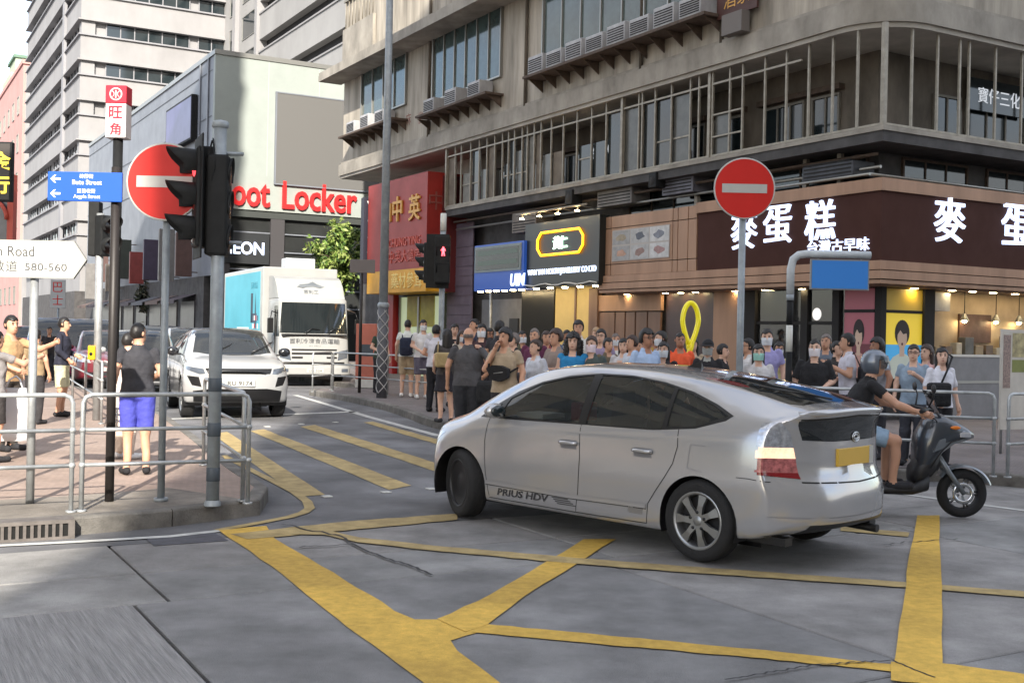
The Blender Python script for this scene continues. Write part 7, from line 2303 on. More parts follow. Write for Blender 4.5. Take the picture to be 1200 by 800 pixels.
        mb.tube([b0, b0 + d * .03 * k - sidev * .024 * k + curl * .008 * k, b0 + d * .062 * k - sidev * .028 * k + curl * .018 * k], [.0115 * k, .0105 * k, .008 * k], 6, 2)
    t = mb.build('person', ms, None, fix=False)
    t.location = loc; t.rotation_euler.z = rz
    tag(t, label, 'person', group)
    # hair
    hm = hairm or m_hairk
    def field_mesh(fn, lo, hi, rs, nm, m_):
        lo, hi = np.array(lo, float), np.array(hi, float)
        n = np.ceil((hi - lo) / rs).astype(int) + 1
        g = np.stack(np.meshgrid(*[lo[i] + np.arange(n[i]) * rs for i in range(3)], indexing='ij'), -1)
        v_, f_ = surface_net(fn(g), lo, rs)
        m2 = MB(); m2.v = [tuple(hp_(*q)) for q in v_]; m2.f = [tuple(int(x) for x in q) for q in f_]; m2.m = [0] * len(m2.f); m2.sm = [True] * len(m2.f)
        return m2.build(nm, m_, t, fix=False)
    if hair and not helmet:
        def hf(p):
            x, y, z = p[..., 0], p[..., 1], p[..., 2]
            th = {'short': .012, 'crop': .006, 'long': .016, 'curly': .035, 'bun': .012, 'bald': .004, 'tall': .022}.get(hair, .012)
            d = (np.sqrt((x / (.074 + th)) ** 2 + ((y - .010) / (.094 + th)) ** 2 + ((z - .022) / (.102 + th)) ** 2) - 1) * .085
            hl = .060 if hair != 'bald' else .2
            face = np.maximum(np.maximum(y + .012 + .25 * np.maximum(z - .02, 0), z - hl - .012 * np.sin(x * 60)), -.2 + 0 * x)
            nape = -z - (.055 if hair != 'bald' else .03)
            d = np.maximum(d, -np.where(y < .03, face, 9) * 1.0)
            d = np.maximum(d, nape)
            if hair == 'bald': d = np.maximum(d, z - .03)
            if hair in ('long', 'curly'):
                ww = .095 if hair == 'long' else .135
                bot = -.22 if hair == 'long' else -.20
                e = np.maximum(np.sqrt((x / ww) ** 2 + ((y - .045) / (.075 if hair == 'long' else .1)) ** 2) - 1, -9) * .07
                e = np.maximum(e, np.maximum(z - .03, bot - z))
                inn = np.maximum(np.abs(x) - .062, y - .02)
                e = np.maximum(e, -inn)
                d = np.minimum(d, e)
            if hair == 'bun':
                d = np.minimum(d, np.sqrt(x ** 2 + (y - .10) ** 2 + (z - .05) ** 2) - .038)
            amp = .012 if hair == 'curly' else .004
            return d + amp * np.sin(x * (95 if hair == 'curly' else 160)) * np.sin(y * 110 + 1) * np.sin(z * 90 + 2)
        field_mesh(hf, (-.19, -.16, -.27), (.19, .19, .2), .0125 if hair != 'curly' else .0115, 'hair', hm)
    if mask:
        m2 = MB(); vs2 = []
        for j in range(7):
            z = -.112 + .107 * j / 6
            for i in range(13):
                a = R(-74 + 148 * i / 12)
                rx_ = .072 + .012 * (j / 6); ry_ = .108 - .010 * abs(j - 3.5) / 3.5 - (.01 if j == 6 else 0)
                vs2.append(hp_(rx_ * math.sin(a), .012 - (ry_ + .012) * math.cos(a), z + .006 * math.cos(a)))
        m2.add(vs2, [(j * 13 + i, j * 13 + i + 1, (j + 1) * 13 + i + 1, (j + 1) * 13 + i) for j in range(6) for i in range(12)], 0, True)
        m2.build('face_mask', mat('mask_%d_%d_%d' % mask, S(*mask), .8), t, fix=False)
    if glasses:
        m2 = MB()
        for s in (1, -1):
            m2.tube([hp_(s * .034 + .024 * math.cos(a), -.1, .012 + .018 * math.sin(a)) for a in [2 * math.pi * i / 14 for i in range(14)]], .0028, 5, closed=True)
            m2.tube([hp_(s * .058, -.1, .014), hp_(s * .078, -.04, .014), hp_(s * .082, .01, .01)], .003, 5)
        m2.tube([hp_(-.01, -.1, .014), hp_(.01, -.1, .014)], .003, 5)
        m2.build('glasses', m_trim, t)
    if cap:
        m2 = MB(); vs2 = []
        for j in range(8):
            p_ = math.pi / 2 * j / 7
            for i in range(20):
                a = 2 * math.pi * i / 20
                vs2.append(hp_(.09 * math.cos(p_) * math.cos(a), .012 + .108 * math.cos(p_) * math.sin(a), .038 + .098 * math.sin(p_)))
        m2.add(vs2, [(j * 20 + i, j * 20 + (i + 1) % 20, (j + 1) * 20 + (i + 1) % 20, (j + 1) * 20 + i) for j in range(7) for i in range(20)], 0, True)
        br = []
        for i in range(13):
            a = R(200 + 140 * i / 12)
            br += [hp_(.088 * math.cos(a), .012 + .106 * math.sin(a), .045), hp_(.1 * math.cos(a), -.0 + .18 * math.sin(a), .03)]
        m2.add(br, [(2 * i, 2 * i + 1, 2 * i + 3, 2 * i + 2) for i in range(12)], 0, True)
        m2.add([q + Vector((0, 0, -.005)) for q in br], [(2 * i + 2, 2 * i + 3, 2 * i + 1, 2 * i) for i in range(12)], 0, True)
        m2.build('cap', cloth(cap), t, fix=False)
    if helmet:
        def hf(p):
            x, y, z = p[..., 0], p[..., 1], p[..., 2]
            d = (np.sqrt((x / .118) ** 2 + ((y - .01) / .14) ** 2 + ((z - .02) / .135) ** 2) - 1) * .12
            win = np.maximum(np.maximum(y + .03, z - .05), -z - .14)
            return np.maximum(np.maximum(d, -win), -.1 - z)
        field_mesh(hf, (-.15, -.18, -.14), (.15, .18, .19), .012, 'helmet', mat('helmet_shell', S(104, 112, 124), .25, .3, coat=.8))
        m2 = MB(); vs2 = []
        for j in range(6):
            p_ = R(-25 + 55 * j / 5)
            for i in range(13):
                a = R(-70 + 140 * i / 12)
                vs2.append(hp_(.125 * math.cos(p_) * math.sin(a), .01 - .15 * math.cos(p_) * math.cos(a), .02 + .145 * math.sin(p_)))
        m2.add(vs2, [(j * 13 + i, j * 13 + i + 1, (j + 1) * 13 + i + 1, (j + 1) * 13 + i) for j in range(5) for i in range(12)], 0, True)
        m2.build('visor', glass('visor_glass', (.6, .68, .74), .2), t, fix=False)
    return t
def at_px(u, vtop, Y, z0=KH):
    p = pp(u, vtop, Y)
    return (p.x, Y, z0 - .004), max(1.5, min(1.86, p.z - z0))
def crowd(u, v, Y, rz, label, **kw):
    loc, h = at_px(u, v, Y)
    kw.setdefault('h', h)
    return person(label, loc, R(rz), **kw)
WHITE, LB, BLK, GRY = (216, 218, 222), (168, 190, 222), (34, 34, 38), (92, 94, 98)
MK = (206, 210, 216)
# --- left pavement
fine = dict(res=.0125)
crowd(163, 379, 12.2, 205, 'man in dark grey t-shirt and blue shorts seen from behind at the corner railing', shirt=(52, 52, 58), pants=(74, 78, 176), plen=.92, shoes=(30, 30, 34), skin=1, head=(-50, 0), armL='down', armR='bent', hair='crop', wide=1.08, **fine)
crowd(150, 390, 13.6, 150, 'person in white shirt and pale trousers half hidden behind the dark pole', shirt=(226, 206, 200), pants=(214, 196, 180), shoes=(226, 226, 226), skin=0, hair='short', armL='bent', **fine)
crowd(74, 372, 19.6, 95, 'man in dark jacket and cream shorts by the left railing', shirt=(34, 36, 52), pants=(200, 196, 164), plen=.95, skin=1, sleeve=1.9, hair='short', armL='bent', armR='bag', **fine)
crowd(12, 370, 14.2, 70, 'man in tan shirt pointing at the left edge', shirt=(178, 142, 104), pants=(60, 54, 50), skin=1, armL='point', armR='bent', hair='short', head=(-15, 0), **fine)
crowd(-6, 388, 13.0, 150, 'person in grey t-shirt with outstretched arm at the left edge', shirt=(132, 128, 128), pants=(52, 48, 48), skin=1, armR='point', armL='bag', hair='short', plen=.95, **fine)
crowd(42, 386, 18.0, 170, 'person in olive tan shirt behind the street name post', shirt=(140, 120, 92), pants=(50, 48, 50), skin=1, hair='short')
crowd(58, 384, 31, 20, 'small distant person in dark clothes walking beside the queue of cars', shirt=(52, 48, 50), pants=(40, 40, 46), skin=1, legs='walk')
# --- far pavement by the red shop
crowd(478, 373, 27.5, 178, 'man in white t-shirt and beige shorts wearing a navy backpack', shirt=(220, 224, 220), pants=(176, 156, 128), plen=.95, shoes=(230, 230, 230), skin=0, hair='crop', head=(0, 8))
crowd(496, 372, 27.0, 20, 'person in white shirt and grey shorts with a face mask near the yellow window', shirt=(222, 222, 224), pants=(96, 92, 108), plen=.9, shoes=(232, 232, 232), mask=MK, hair='short', armL='down', armR='bent')
crowd(511, 381, 22.6, 160, 'person in white shirt and black trousers behind the pedestrian signal pole', shirt=(206, 206, 216), pants=(26, 26, 34), skin=1, hair='short', armL='bent', armR='bent', **fine)
crowd(533, 380, 24.5, 10, 'long haired woman in black dress near the signal pole', shirt=(40, 38, 42), pants=(40, 38, 42), hair='long', skirt=True, plen=.1, armL='phone', armR='bag')
crowd(524, 386, 20.0, 200, 'woman in dark skirt carrying a beige shoulder bag', shirt=(70, 66, 66), pants=(38, 36, 44), hair='long', skirt=True, plen=.2, armL='bag')
crowd(549, 384, 15.8, 170, 'stout man in charcoal t-shirt seen from behind', shirt=(78, 78, 82), pants=(44, 46, 52), skin=1, hair='bald', hairm=m_hairg, wide=1.22, armL='down', armR='hip', plen=1.2, **fine)
crowd(565, 380, 20.5, -10, 'woman in dark red top with a white face mask', shirt=(62, 40, 46), pants=(40, 36, 40), hair='long', mask=MK, armL='phone')
crowd(585, 376, 19.5, 150, 'black haired man standing behind the man in tan t-shirt', shirt=(48, 46, 52), pants=(40, 40, 44), hair='short', skin=1)
crowd(593, 385, 14.2, -28, 'man in tan t-shirt holding a hand to his mouth', shirt=(176, 158, 134), pants=(38, 36, 42), skin=1, armR='mouth', armL='down', hair='tall', wide=1.05, head=(-10, 0), **fine)
crowd(629, 398, 15.2, -55, 'woman in pale white blouse holding a dark bag and looking left', shirt=(200, 204, 214), pants=(30, 30, 36), sleeve=1.5, hair='bun', hairm=m_hairb, armL='bent', armR='bag')
crowd(627, 385, 18.2, -20, 'person in plum top behind the woman in white blouse', shirt=(92, 40, 70), pants=(40, 38, 44), skin=1, hair='crop', hairm=m_hairg)
crowd(653, 386, 15.6, -50, 'brown haired man in grey beige t-shirt', shirt=(146, 132, 124), pants=(60, 58, 62), skin=1, hair='tall', hairm=m_hairb, armL='cross', armR='cross')
crowd(672, 391, 15.0, -10, 'woman with big dark curly hair in a bright blue top', shirt=(40, 130, 186), pants=(40, 40, 50), sleeve=.1, hair='curly', armL='bent')
crowd(678, 376, 20.3, -5, 'tall black haired man in white shirt in front of the yellow window', shirt=(206, 204, 200), pants=(50, 50, 56), skin=1, hair='tall')
crowd(694, 394, 15.0, -25, 'person in dark green shirt with white face mask', shirt=(72, 84, 82), pants=(44, 44, 50), hair='short', hairm=m_hairb, mask=(222, 206, 214), armL='bent')
crowd(699, 384, 20.8, 0, 'fair haired person far back by the wood pillar', shirt=(120, 110, 100), pants=(60, 60, 60), hair='short', hairm=mat('fair_hair', S(160, 130, 96), .5))
crowd(712, 396, 17.6, 30, 'person in brown clothes between the green shirt and the dark haired woman', shirt=(104, 92, 74), pants=(50, 46, 44), skin=1, hair='short')
crowd(731, 397, 17.2, -15, 'woman with chin length dark hair in white top', shirt=(196, 194, 196), pants=(40, 40, 44), hair='long', armL='phone')
crowd(742, 393, 16.4, -60, 'brown haired man looking left behind the light blue shirt', shirt=(190, 196, 206), pants=(50, 50, 60), hair='short', hairm=m_hairb, skin=1)
crowd(757, 386, 14.6, 30, 'black haired man in light blue shirt looking right', shirt=LB, pants=(40, 44, 60), skin=2, hair='tall', armL='bent', glasses=True)
crowd(776, 388, 17.2, -70, 'masked man in grey top behind the light blue shirt', shirt=(150, 150, 152), pants=(60, 60, 60), hair='short', mask=MK)
crowd(778, 401, 15.2, -20, 'woman in black with face mask beside the orange shirt', shirt=BLK, pants=BLK, hair='long', mask=MK)
crowd(797, 390, 17.0, 0, 'man in bright orange t-shirt under the yellow ribbon balloon', shirt=(236, 96, 56), pants=(50, 48, 50), skin=2, hair='crop')
crowd(830, 398, 15.3, -20, 'person in black jacket and black cap with grey face covering', shirt=(36, 36, 40), pants=(36, 36, 40), sleeve=1.95, hair='short', cap=(30, 30, 34), mask=(150, 152, 150), inner=(170, 172, 168))
crowd(846, 404, 16.6, 60, 'person in dark jacket close behind the black cap', shirt=(40, 38, 40), pants=(40, 40, 44), sleeve=1.9, hair='short')
crowd(878, 397, 16.2, -80, 'man in white shirt with dark strap right of the no entry pole', shirt=(208, 206, 206), pants=(50, 50, 56), skin=1, hair='short', glasses=True)
crowd(889, 404, 14.6, -8, 'woman in white top with mint green face mask', shirt=(206, 204, 206), pants=(50, 50, 56), hair='long', mask=(150, 200, 190))
crowd(899, 386, 16.4, -12, 'tall man in lilac shirt with face mask', shirt=(158, 154, 206), pants=(52, 52, 66), skin=0, hair='short', mask=MK, sleeve=.7)
crowd(955, 398, 14.6, -18, 'man in plain black shirt with white face mask', shirt=BLK, pants=BLK, hair='crop', mask=(216, 210, 214), wide=1.1, sleeve=.9, armL='bent')
crowd(980, 400, 16.4, 30, 'short haired woman in dark clothes by the glass door', shirt=(52, 48, 48), pants=(40, 40, 44), hair='short', armL='phone', armR='phone')
crowd(995, 391, 15.2, -95, 'man in white polo with dark shoulder strap facing left', shirt=(208, 206, 218), pants=(44, 44, 52), skin=1, hair='short', armL='phone', armR='bent')
crowd(1029, 396, 15.4, -70, 'black haired man behind the scooter rider helmet', shirt=(150, 152, 160), pants=(50, 50, 56), skin=2, hair='tall')
crowd(1071, 404, 14.7, -25, 'man with glasses in blue grey shirt right of the rider', shirt=(140, 158, 176), pants=(60, 62, 70), hair='short', glasses=True, armL='phone')
crowd(1087, 404, 15.4, -60, 'woman in pink top between the blue grey shirt and the white blouse', shirt=(204, 160, 156), pants=(60, 56, 60), hair='long', hairm=m_hairb)
crowd(1103, 408, 14.3, 12, 'woman in white blouse with a black bag strap across her chest', shirt=(222, 222, 232), pants=(40, 40, 46), sleeve=.9, hair='long', head=(-25, -5), armL='down', armR='bag', **fine)

# --- second rows of the crowd, mostly heads and shoulders between the others
more = [(446, 381, 29, 40, 'person in dark green top behind the lamp post', (58, 74, 62), 'short'), (541, 383, 22.5, 20, 'woman in cream blouse behind the stout man', (190, 180, 164), 'long'), (557, 378, 23.5, -30, 'man in navy polo far behind the stout man', (44, 50, 74), 'short'),
        (574, 383, 22.0, 10, 'woman in dusty pink top by the shop post', (170, 128, 128), 'long'), (603, 384, 18.6, -40, 'young man in black hoodie right of the tan t-shirt', (36, 36, 42), 'tall'), (612, 390, 20.0, 15, 'person in olive jacket near the dark pillar', (86, 84, 66), 'short'),
        (641, 388, 19.5, -15, 'man in faded red polo behind the white blouse', (140, 66, 62), 'short'), (664, 382, 21.0, 5, 'person in slate blue shirt behind the curly hair', (84, 96, 120), 'short'), (705, 390, 18.8, -30, 'woman in lilac cardigan near the wood pillar', (150, 136, 166), 'long'),
        (721, 389, 19.6, 20, 'man in white vest shirt by the slatted wood doors', (200, 200, 196), 'crop'), (748, 391, 19.0, -10, 'person in grey hoodie behind the light blue shirt', (118, 118, 122), 'short'), (767, 393, 18.2, 25, 'woman in mustard top behind the light blue shirt', (178, 142, 70), 'bun'),
        (812, 396, 18.0, 10, 'short person in beige top under the ribbon balloon', (176, 160, 138), 'long'),
        (913, 396, 17.6, -10, 'woman in pale yellow top behind the striped post', (206, 194, 144), 'long'), (968, 396, 18.0, -15, 'tall person in grey blue jacket behind the black shirt', (100, 110, 124), 'short'),
]
for i, (u, v, Y, rz_, lb, c, hr) in enumerate(more):
    v += [0, 5, -4, 2, 7, -2][i % 6]; Y += [0, .8, -.6, 1.2][i % 4]
    crowd(u, v, Y, rz_, lb, shirt=c, pants=[(44, 44, 50), (70, 68, 70), (52, 60, 80), (38, 36, 38)][i % 4], skin=[0, 1, 1, 2][i % 4], hair=hr, hairm=[None, m_hairb, None, None, m_hairg][i % 5], head=([0, 25, -30, 12, -18][i % 5], [0, 6, -4][i % 3]),
          armL=['down', 'phone', 'bent', 'cross'][i % 4], armR=['bent', 'down', 'bag', 'cross'][i % 4], mask=MK if i % 4 == 1 else None, glasses=(i % 5 == 3), wide=[1.0, .92, 1.08][i % 3])

# ---- things people carry
def strapbag(name, label, cat, loc, rz, w, d, hh, z, c, strap=None, group=None, off=(0, 0)):
    t = thing(name, label, cat, loc, rz, group)
    mb = MB().box((off[0] - w / 2, off[1] - d / 2, z), (off[0] + w / 2, off[1] + d / 2, z + hh), 0, min(w, d, hh) * .3)
    mb.build('bag', cloth(c), t)
    MB().box((off[0] - w * .38, off[1] - d / 2 - .012, z + hh * .1), (off[0] + w * .38, off[1] - d / 2, z + hh * .5), 0, .006).build('pocket', cloth(tuple(max(0, q - 14) for q in c)), t)
    if strap:
        MB().tube(strap, .013, 6).build('strap', cloth(c), t)
    return t
l, h = at_px(478, 373, 27.5)
bp_ = thing('backpack', 'navy backpack on the man in white t-shirt', 'backpack', l, R(178))
MB().box((-.155, .135, 1.0), (.155, .30, 1.44), 0, .06).build('pack', cloth((36, 44, 66)), bp_)
MB().box((-.11, .30, 1.03), (.11, .335, 1.2), 0, .014).build('pocket', cloth((30, 36, 56)), bp_)
for s in (1, -1):
    MB().tube([(s * .1, .15, 1.42), (s * .12, .04, 1.5), (s * .13, -.10, 1.42), (s * .14, -.15, 1.25), (s * .16, .0, 1.08), (s * .13, .15, 1.05)], .017, 6).build('strap', cloth((30, 36, 56)), bp_)
l, h = at_px(593, 385, 14.2)
cb = thing('crossbody_bag', 'black crossbody bag on the chest of the man in tan t-shirt', 'bag', l, R(-28))
MB().prism([(-.14, .16), (-.06, .02), (.04, .0), (.15, .05), (.16, .16), (.05, .2), (-.05, .2)], lambda a, b, d: (a, d, b + 1.0), -.245, -.16).build('pouch', cloth((24, 24, 28)), cb)
MB().tube([(-.13, -.2, 1.16), (-.17, -.10, 1.3), (-.12, .0, 1.47), (.02, .15, 1.36), (.17, .1, 1.2), (.16, -.16, 1.12)], .014, 6).build('strap', cloth((24, 24, 28)), cb)
MB().cyl((-.03, -.247, 1.1), (.1, -.247, 1.12), .006, n=6).build('zip', m_alu, cb)
l, h = at_px(549, 384, 15.8)
strapbag('shoulder_bag', 'black bag hanging low beside the stout man in charcoal t-shirt', 'bag', l, R(170), .36, .18, .32, .62, (26, 28, 32), [(-.3, .05, .9), (-.3, .0, 1.1), (-.2, 0, 1.42)], off=(-.34, .1))
l, h = at_px(524, 386, 20.0)
strapbag('shoulder_bag', 'beige shoulder bag carried by the woman in dark skirt', 'bag', l, R(200), .3, .14, .26, .98, (168, 148, 106), [(.2, .12, 1.2), (.17, .05, 1.42), (.15, -.1, 1.2)], off=(.12, .2))
l, h = at_px(1103, 408, 14.3)
strapbag('handbag', 'black square bag in front of the woman in white blouse', 'bag', l, R(12), .3, .12, .3, .80, (30, 30, 34), [(-.12, -.2, 1.08), (-.02, -.17, 1.25), (.1, -.09, 1.42), (.14, .03, 1.44)], off=(-.16, -.22))
l, h = at_px(629, 398, 15.2)
strapbag('handbag', 'dark bag held by the woman in pale white blouse', 'bag', l, R(-55), .26, .12, .22, .86, (46, 42, 48), None, off=(-.1, -.24))
l, h = at_px(995, 391, 15.2)
strapbag('shoulder_bag', 'dark shoulder bag behind the man in white polo', 'bag', l, R(-95), .28, .14, .36, .9, (40, 40, 46), [(.1, .16, 1.2), (.1, .05, 1.44), (.05, -.14, 1.2)], off=(.05, .2))
q = gp(14, 514, KH)
cb_ = thing('carrier_bag', 'big white carrier bag hanging at the left edge', 'bag', (pp(16, 480, 13.4).x, 13.4, pp(16, 516, 13.4).z), R(20))
mb = MB(); vs = []
rr = random.Random(2)
for j in range(9):
    tq = j / 8
    w_, d_ = .17 - .03 * tq ** 2, .09 * (1 - .5 * tq)
    for i in range(20):
        a = 2 * math.pi * i / 20
        vs.append(((w_ + rr.uniform(-.008, .008)) * math.copysign(abs(math.cos(a)) ** .6, math.cos(a)), (d_ + rr.uniform(-.008, .008)) * math.copysign(abs(math.sin(a)) ** .6, math.sin(a)), .62 * tq))
mb.add(vs, [(j * 20 + i, j * 20 + (i + 1) % 20, (j + 1) * 20 + (i + 1) % 20, (j + 1) * 20 + i) for j in range(8) for i in range(20)] + [tuple(reversed(range(20)))], 0, True)
m_plast = mat('white_plastic_bag', S(228, 230, 234), .45)
mb.build('sack', m_plast, cb_)
for s in (1, -1):
    MB().tube([(-.1, s * .03, .6), (-.05, s * .03, .72), (.02, s * .01, .76), (.06, s * .03, .72), (.1, s * .03, .6)], .01, 6).build('handle', m_plast, cb_)
q = pp(137, 490, 12.7)
nb = thing('wire_basket', 'small white wire basket hanging beside the corner railing', 'basket', (q.x, 12.7, q.z), R(15))
for j in range(4):
    MB().tube([(.13 * math.cos(a) * (1 - .1 * j), .08 * math.sin(a), -.1 + .07 * j) for a in [2 * math.pi * i / 16 for i in range(16)]], .007, 5, closed=True).build('hoop', m_lat, nb)
for i in range(8):
    a = 2 * math.pi * i / 8
    MB().tube([(.13 * math.cos(a), .08 * math.sin(a), -.1), (.09 * math.cos(a), .08 * math.sin(a), .11)], .006, 5).build('stay', m_lat, nb)
MB().tube([(-.09, 0, .11), (-.05, 0, .24), (.05, 0, .24), (.09, 0, .11)], .008, 6).build('handle', m_lat, nb)
# ribbon balloon
YQ = 17.4
q = pp(809, 385, YQ)
rbn = thing('ribbon_balloon', 'yellow looped ribbon balloon floating above the crowd', 'balloon', (q.x, YQ, q.z))
pts = []
sc = 1 / F * YQ
for i in range(33):
    a = R(-62 + 304 * i / 32)
    pts.append((9.5 * sc * math.cos(a) * (1.0 if math.sin(a) > 0 else 1 - .45 * abs(math.sin(a))), .02 * math.cos(a), (8 + 22 * math.sin(a) * (1 if math.sin(a) > 0 else 1.2)) * sc))
pts = [(3.2 * sc, .02, -34 * sc), (-1.2 * sc, .02, -22 * sc)] + pts[::-1] + [(1.0 * sc, -.03, -22 * sc), (-5 * sc, -.03, -38 * sc)]
m_yb = mat('yellow_foil', S(236, 222, 30), .3, coat=.4, emit=.05)
MB().tube(pts, [3.1 * sc] * len(pts), 10).build('loop', m_yb, rbn)
MB().lathe([(4.2 * sc, -.03), (4.6 * sc, 0), (4.2 * sc, .03)], (0, 0, -21 * sc), 'z', 12).build('knot', m_yb, rbn)
MB().tube([(0, 0, -30 * sc), (.03, 0, -50 * sc), (-.02, 0, -75 * sc)], .004, 5).build('string', m_text_w, rbn)

# ================================================================ scooter and rider
YSC = gp(1122, 606).y
xw = gp(1122, 606).x
sc_ = thing('scooter', 'dark grey motor scooter pointing right beside the silver car', 'scooter', (xw - 1.36, YSC, .014), R(-4))
m_scd = mat('scooter_dark_paint', S(52, 58, 66), .3, .2, coat=.8)
m_scg = mat('scooter_grey_paint', S(110, 116, 122), .35, .3, coat=.6)
m_scb = mat('scooter_black_plastic', (.014, .014, .016), .5)
RWL = .245
def sc_wheel(x, w_):
    t = MB(); r = RWL
    t.lathe([(r * .66, -w_ * .4), (r * .8, -w_ * .5), (r * .93, -w_ * .42), (r, 0), (r * .93, w_ * .42), (r * .8, w_ * .5), (r * .66, w_ * .4)], (0, 0, 0), 'y', 36)
    o = t.build('wheel', m_tyre, sc_); o.location = (x, 0, RWL)
    MB().lathe([(r * .66, -w_ * .4), (r * .6, -w_ * .3), (r * .6, w_ * .3), (r * .66, w_ * .4)], (0, 0, 0), 'y', 32).build('rim', m_rimdark, o)
    for k in range(5):
        a = 2 * math.pi * k / 5
        for q_ in (-.12, .12):
            MB().tube([(.03 * math.cos(a), 0, .03 * math.sin(a)), (r * .62 * math.cos(a + q_), 0, r * .62 * math.sin(a + q_))], .011, 5).build('spoke', m_rim, o)
    MB().lathe([(.105, -.052), (.105, -.056), (.07, -.056), (.07, -.052)], (0, 0, 0), 'y', 28).build('brake_disc', m_chrome, o)
    return o
sc_wheel(1.36, .12); sc_wheel(0, .13)
def loft(secs, m, nm, par, n=16, pw=.7):
    """rounded body through (x, z centre, half width, half height) sections"""
    mb = MB(); vs = []
    for (x, z, w_, h_) in secs:
        for i in range(n):
            a = 2 * math.pi * i / n
            vs.append((x, w_ * math.copysign(abs(math.cos(a)) ** pw, math.cos(a)), z + h_ * math.copysign(abs(math.sin(a)) ** pw, math.sin(a))))
    k = len(secs)
    mb.add(vs, [(j * n + i, j * n + (i + 1) % n, (j + 1) * n + (i + 1) % n, (j + 1) * n + i) for j in range(k - 1) for i in range(n)] + [tuple(reversed(range(n))), tuple(range((k - 1) * n, k * n))], 0, True)
    return mb.build(nm, m, par)
loft([(-.42, .70, .05, .03), (-.36, .66, .13, .10), (-.1, .60, .17, .16), (.2, .56, .18, .17), (.42, .48, .17, .16), (.5, .42, .14, .12)], m_scd, 'rear_body', sc_)
loft([(-.32, .79, .10, .02), (-.2, .80, .14, .045), (.1, .77, .15, .05), (.35, .74, .14, .05), (.5, .72, .10, .04)], m_scb, 'seat', sc_)
loft([(.38, .28, .17, .06), (.6, .27, .19, .05), (.85, .28, .19, .06), (1.0, .36, .17, .10)], m_scb, 'footboard', sc_)
loft([(-.2, .34, .09, .09), (0, .3, .12, .12), (.3, .3, .14, .13), (.45, .3, .12, .1)], m_scb, 'engine_casing', sc_)
# front shield: leaning panel with a beak
loft([(.90, .60, .15, .24), (.97, .68, .18, .29), (1.05, .77, .19, .26), (1.15, .83, .18, .19), (1.27, .845, .14, .115), (1.38, .83, .09, .07), (1.46, .815, .03, .025)], m_scd, 'front_shield', sc_, 20, .8)
loft([(.86, .42, .15, .10), (.95, .48, .17, .16), (1.05, .54, .15, .14), (1.13, .60, .10, .10)], m_scb, 'inner_leg_shield', sc_, 16, .8)
sh = [(.92, .36), (1.02, .42), (1.12, .56), (1.30, .72), (1.42, .80), (1.40, .86), (1.22, .95), (1.10, 1.02), (1.02, 1.0), (.98, .8), (.9, .55)]
sh = None
for s in (1, -1):
    MB().prism([(1.02, .66), (1.30, .76), (1.42, .82), (1.3, .84), (1.08, .78)], lambda a, b, d, s=s: (a, s * (.2 - .42 * max(0, a - 1.06)) + s * d, b), -.02, .012).build('side_flash', m_scg, sc_)
    MB().add([(1.38, s * .02, .80), (1.44, s * .01, .84), (1.33, s * .13, .87), (1.27, s * .14, .83)], [(0, 1, 2, 3)]).box((1.29, s * .05, .80), (1.405, s * .13, .855), 0, .015).build('headlight', m_lampglass, sc_)
MB().add([(1.12, -.12, .98), (1.12, .12, .98), (1.0, .15, 1.25), (1.0, -.15, 1.25)], [(0, 1, 2, 3)], 0).build('windshield', glass('visor_glass', (.6, .68, .74), .2), sc_)
for s in (1, -1):
    MB().tube([(1.10, s * .08, .62), (1.22, s * .085, .44), (1.36, s * .085, RWL)], [.028, .026, .024], 8).build('fork', m_scg, sc_)
mudg = MB(); vs = []
for i in range(15):
    a = R(20 + 125 * i / 14)
    for yy in (-.085, -.06, .06, .085):
        rr_ = .285 - (.02 if abs(yy) > .07 else 0)
        vs.append((1.36 + rr_ * math.cos(a), yy, RWL + rr_ * math.sin(a)))
mudg.add(vs, [(4 * i + q_, 4 * i + q_ + 1, 4 * i + 5 + q_, 4 * i + 4 + q_) for i in range(14) for q_ in range(3)], 0, True).build('mudguard', m_scg, sc_)
MB().tube([(1.06, 0, .9), (1.02, 0, 1.06)], .04, 8).build('steering_stem', m_scb, sc_)
MB().tube([(.86, -.33, 1.06), (.95, -.24, 1.08), (1.03, -.08, 1.06), (1.03, .08, 1.06), (.95, .24, 1.08), (.86, .33, 1.06)], .015, 8).build('handlebar', m_scb, sc_)
for s in (1, -1):
    MB().cyl((.94, s * .25, 1.08), (.855, s * .34, 1.06), .02, n=8).build('grip', m_scb, sc_)
    MB().tube([(.96, s * .22, 1.09), (.99, s * .27, 1.2), (.98, s * .3, 1.25)], .008, 6).build('mirror_stalk', m_scb, sc_)
    MB().ell((.975, s * .32, 1.28), (.015, .07, .045)).build('mirror', m_scb, sc_)
for s in (1, -1):
    MB().tube([(.95, s * .2, 1.06), (1.06, s * .16, .96), (1.08, s * .1, .8)], .006, 5).build('brake_cable', m_scb, sc_)
    MB().tube([(1.0, s * .175, .50), (1.1, s * .185, .66), (1.2, s * .165, .76), (1.36, s * .1, .80)], .006, 5).build('panel_gap', m_gap, sc_)
    MB().ell((1.24, s * .16, .90), (.05, .015, .018)).build('indicator', mat('amber_lens', S(220, 120, 30), .3), sc_)
    MB().tube([(-.3, s * .16, .66), (.0, s * .185, .62), (.35, s * .185, .54)], .006, 5).build('side_gap', m_gap, sc_)
MB().box((-.50, -.12, .58), (-.44, .12, .68), 0, .01).build('tail_light', mat('tail_lens_red2', S(150, 30, 34), .3), sc_)
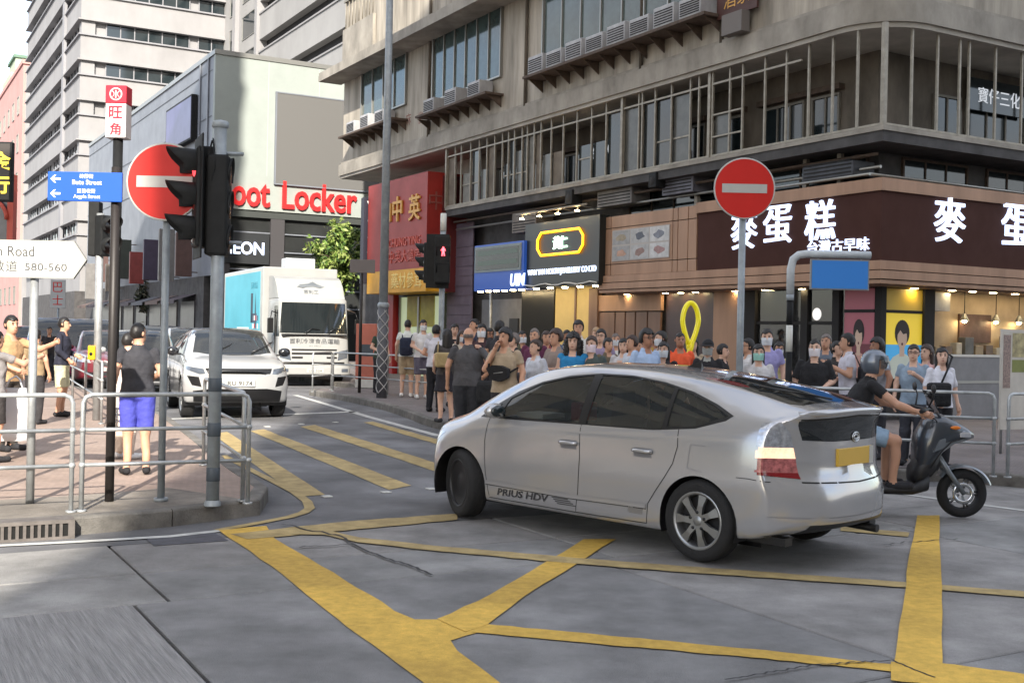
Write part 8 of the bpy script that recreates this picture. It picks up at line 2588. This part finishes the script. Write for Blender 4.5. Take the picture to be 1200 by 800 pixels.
MB().cyl((-.35, -.2, .32), (.15, -.17, .28), .055, .04, 12).build('exhaust', m_rimdark, sc_)
rp = Vector((xw - 1.36, YSC, .014))
k_ = 1 / (1.70 / 1.72)
# joints are given in the rider's own frame, facing -y; the seat is at his hips
rj = dict(pel=(0, .0, .90), chest=(0, -.10, 1.18), neck=(0, -.19, 1.38), head=(0, -.245, 1.53), shL=(.17, -.17, 1.33), shR=(-.17, -.17, 1.33),
          elL=(.27, -.40, 1.14), elR=(-.27, -.40, 1.14), wrL=(.29, -.60, 1.08), wrR=(-.29, -.60, 1.08),
          hipL=(.10, -.02, .86), hipR=(-.10, -.02, .86), knL=(.17, -.42, .78), knR=(-.17, -.42, .78), anL=(.16, -.40, .36), anR=(-.16, -.40, .36),
          toeL=(.18, -.56, .33), toeR=(-.18, -.56, .33), belt=(0, 0, .93))
person('scooter rider in black t-shirt, light shorts and silver helmet', (rp.x + .26, YSC, .0), R(86), h=1.70, shirt=(28, 27, 30), pants=(150, 176, 200), plen=.8, shoes=(40, 40, 44), skin=1, sleeve=.5, joints=rj, res=.0125, hair=None, helmet=True, head=(-8, 0), group=None)


# driver at the wheel of the silver car
dj = dict(pel=(0, .05, .50), chest=(0, .14, .80), neck=(0, .16, 1.00), head=(0, .13, 1.16), shL=(.17, .16, .96), shR=(-.17, .16, .96), elL=(.24, -.1, .78), elR=(-.24, -.1, .78), wrL=(.16, -.32, .88), wrR=(-.16, -.32, .88),
          hipL=(.10, 0, .48), hipR=(-.10, 0, .48), knL=(.14, -.42, .60), knR=(-.14, -.42, .60), anL=(.13, -.70, .32), anR=(-.13, -.70, .32), toeL=(.14, -.84, .34), toeR=(-.14, -.84, .34), belt=(0, 0, .56))
cp = Matrix.Translation(pc_.location) @ Matrix.Rotation(hd, 4, 'Z') @ Vector((.12, -.36, 0))
person('driver in pale shirt seated inside the silver hatchback', cp, hd + R(90), h=1.68, shirt=(150, 150, 156), pants=(50, 50, 56), joints=dj, sleeve=.6, skin=1, res=.016, group=None)
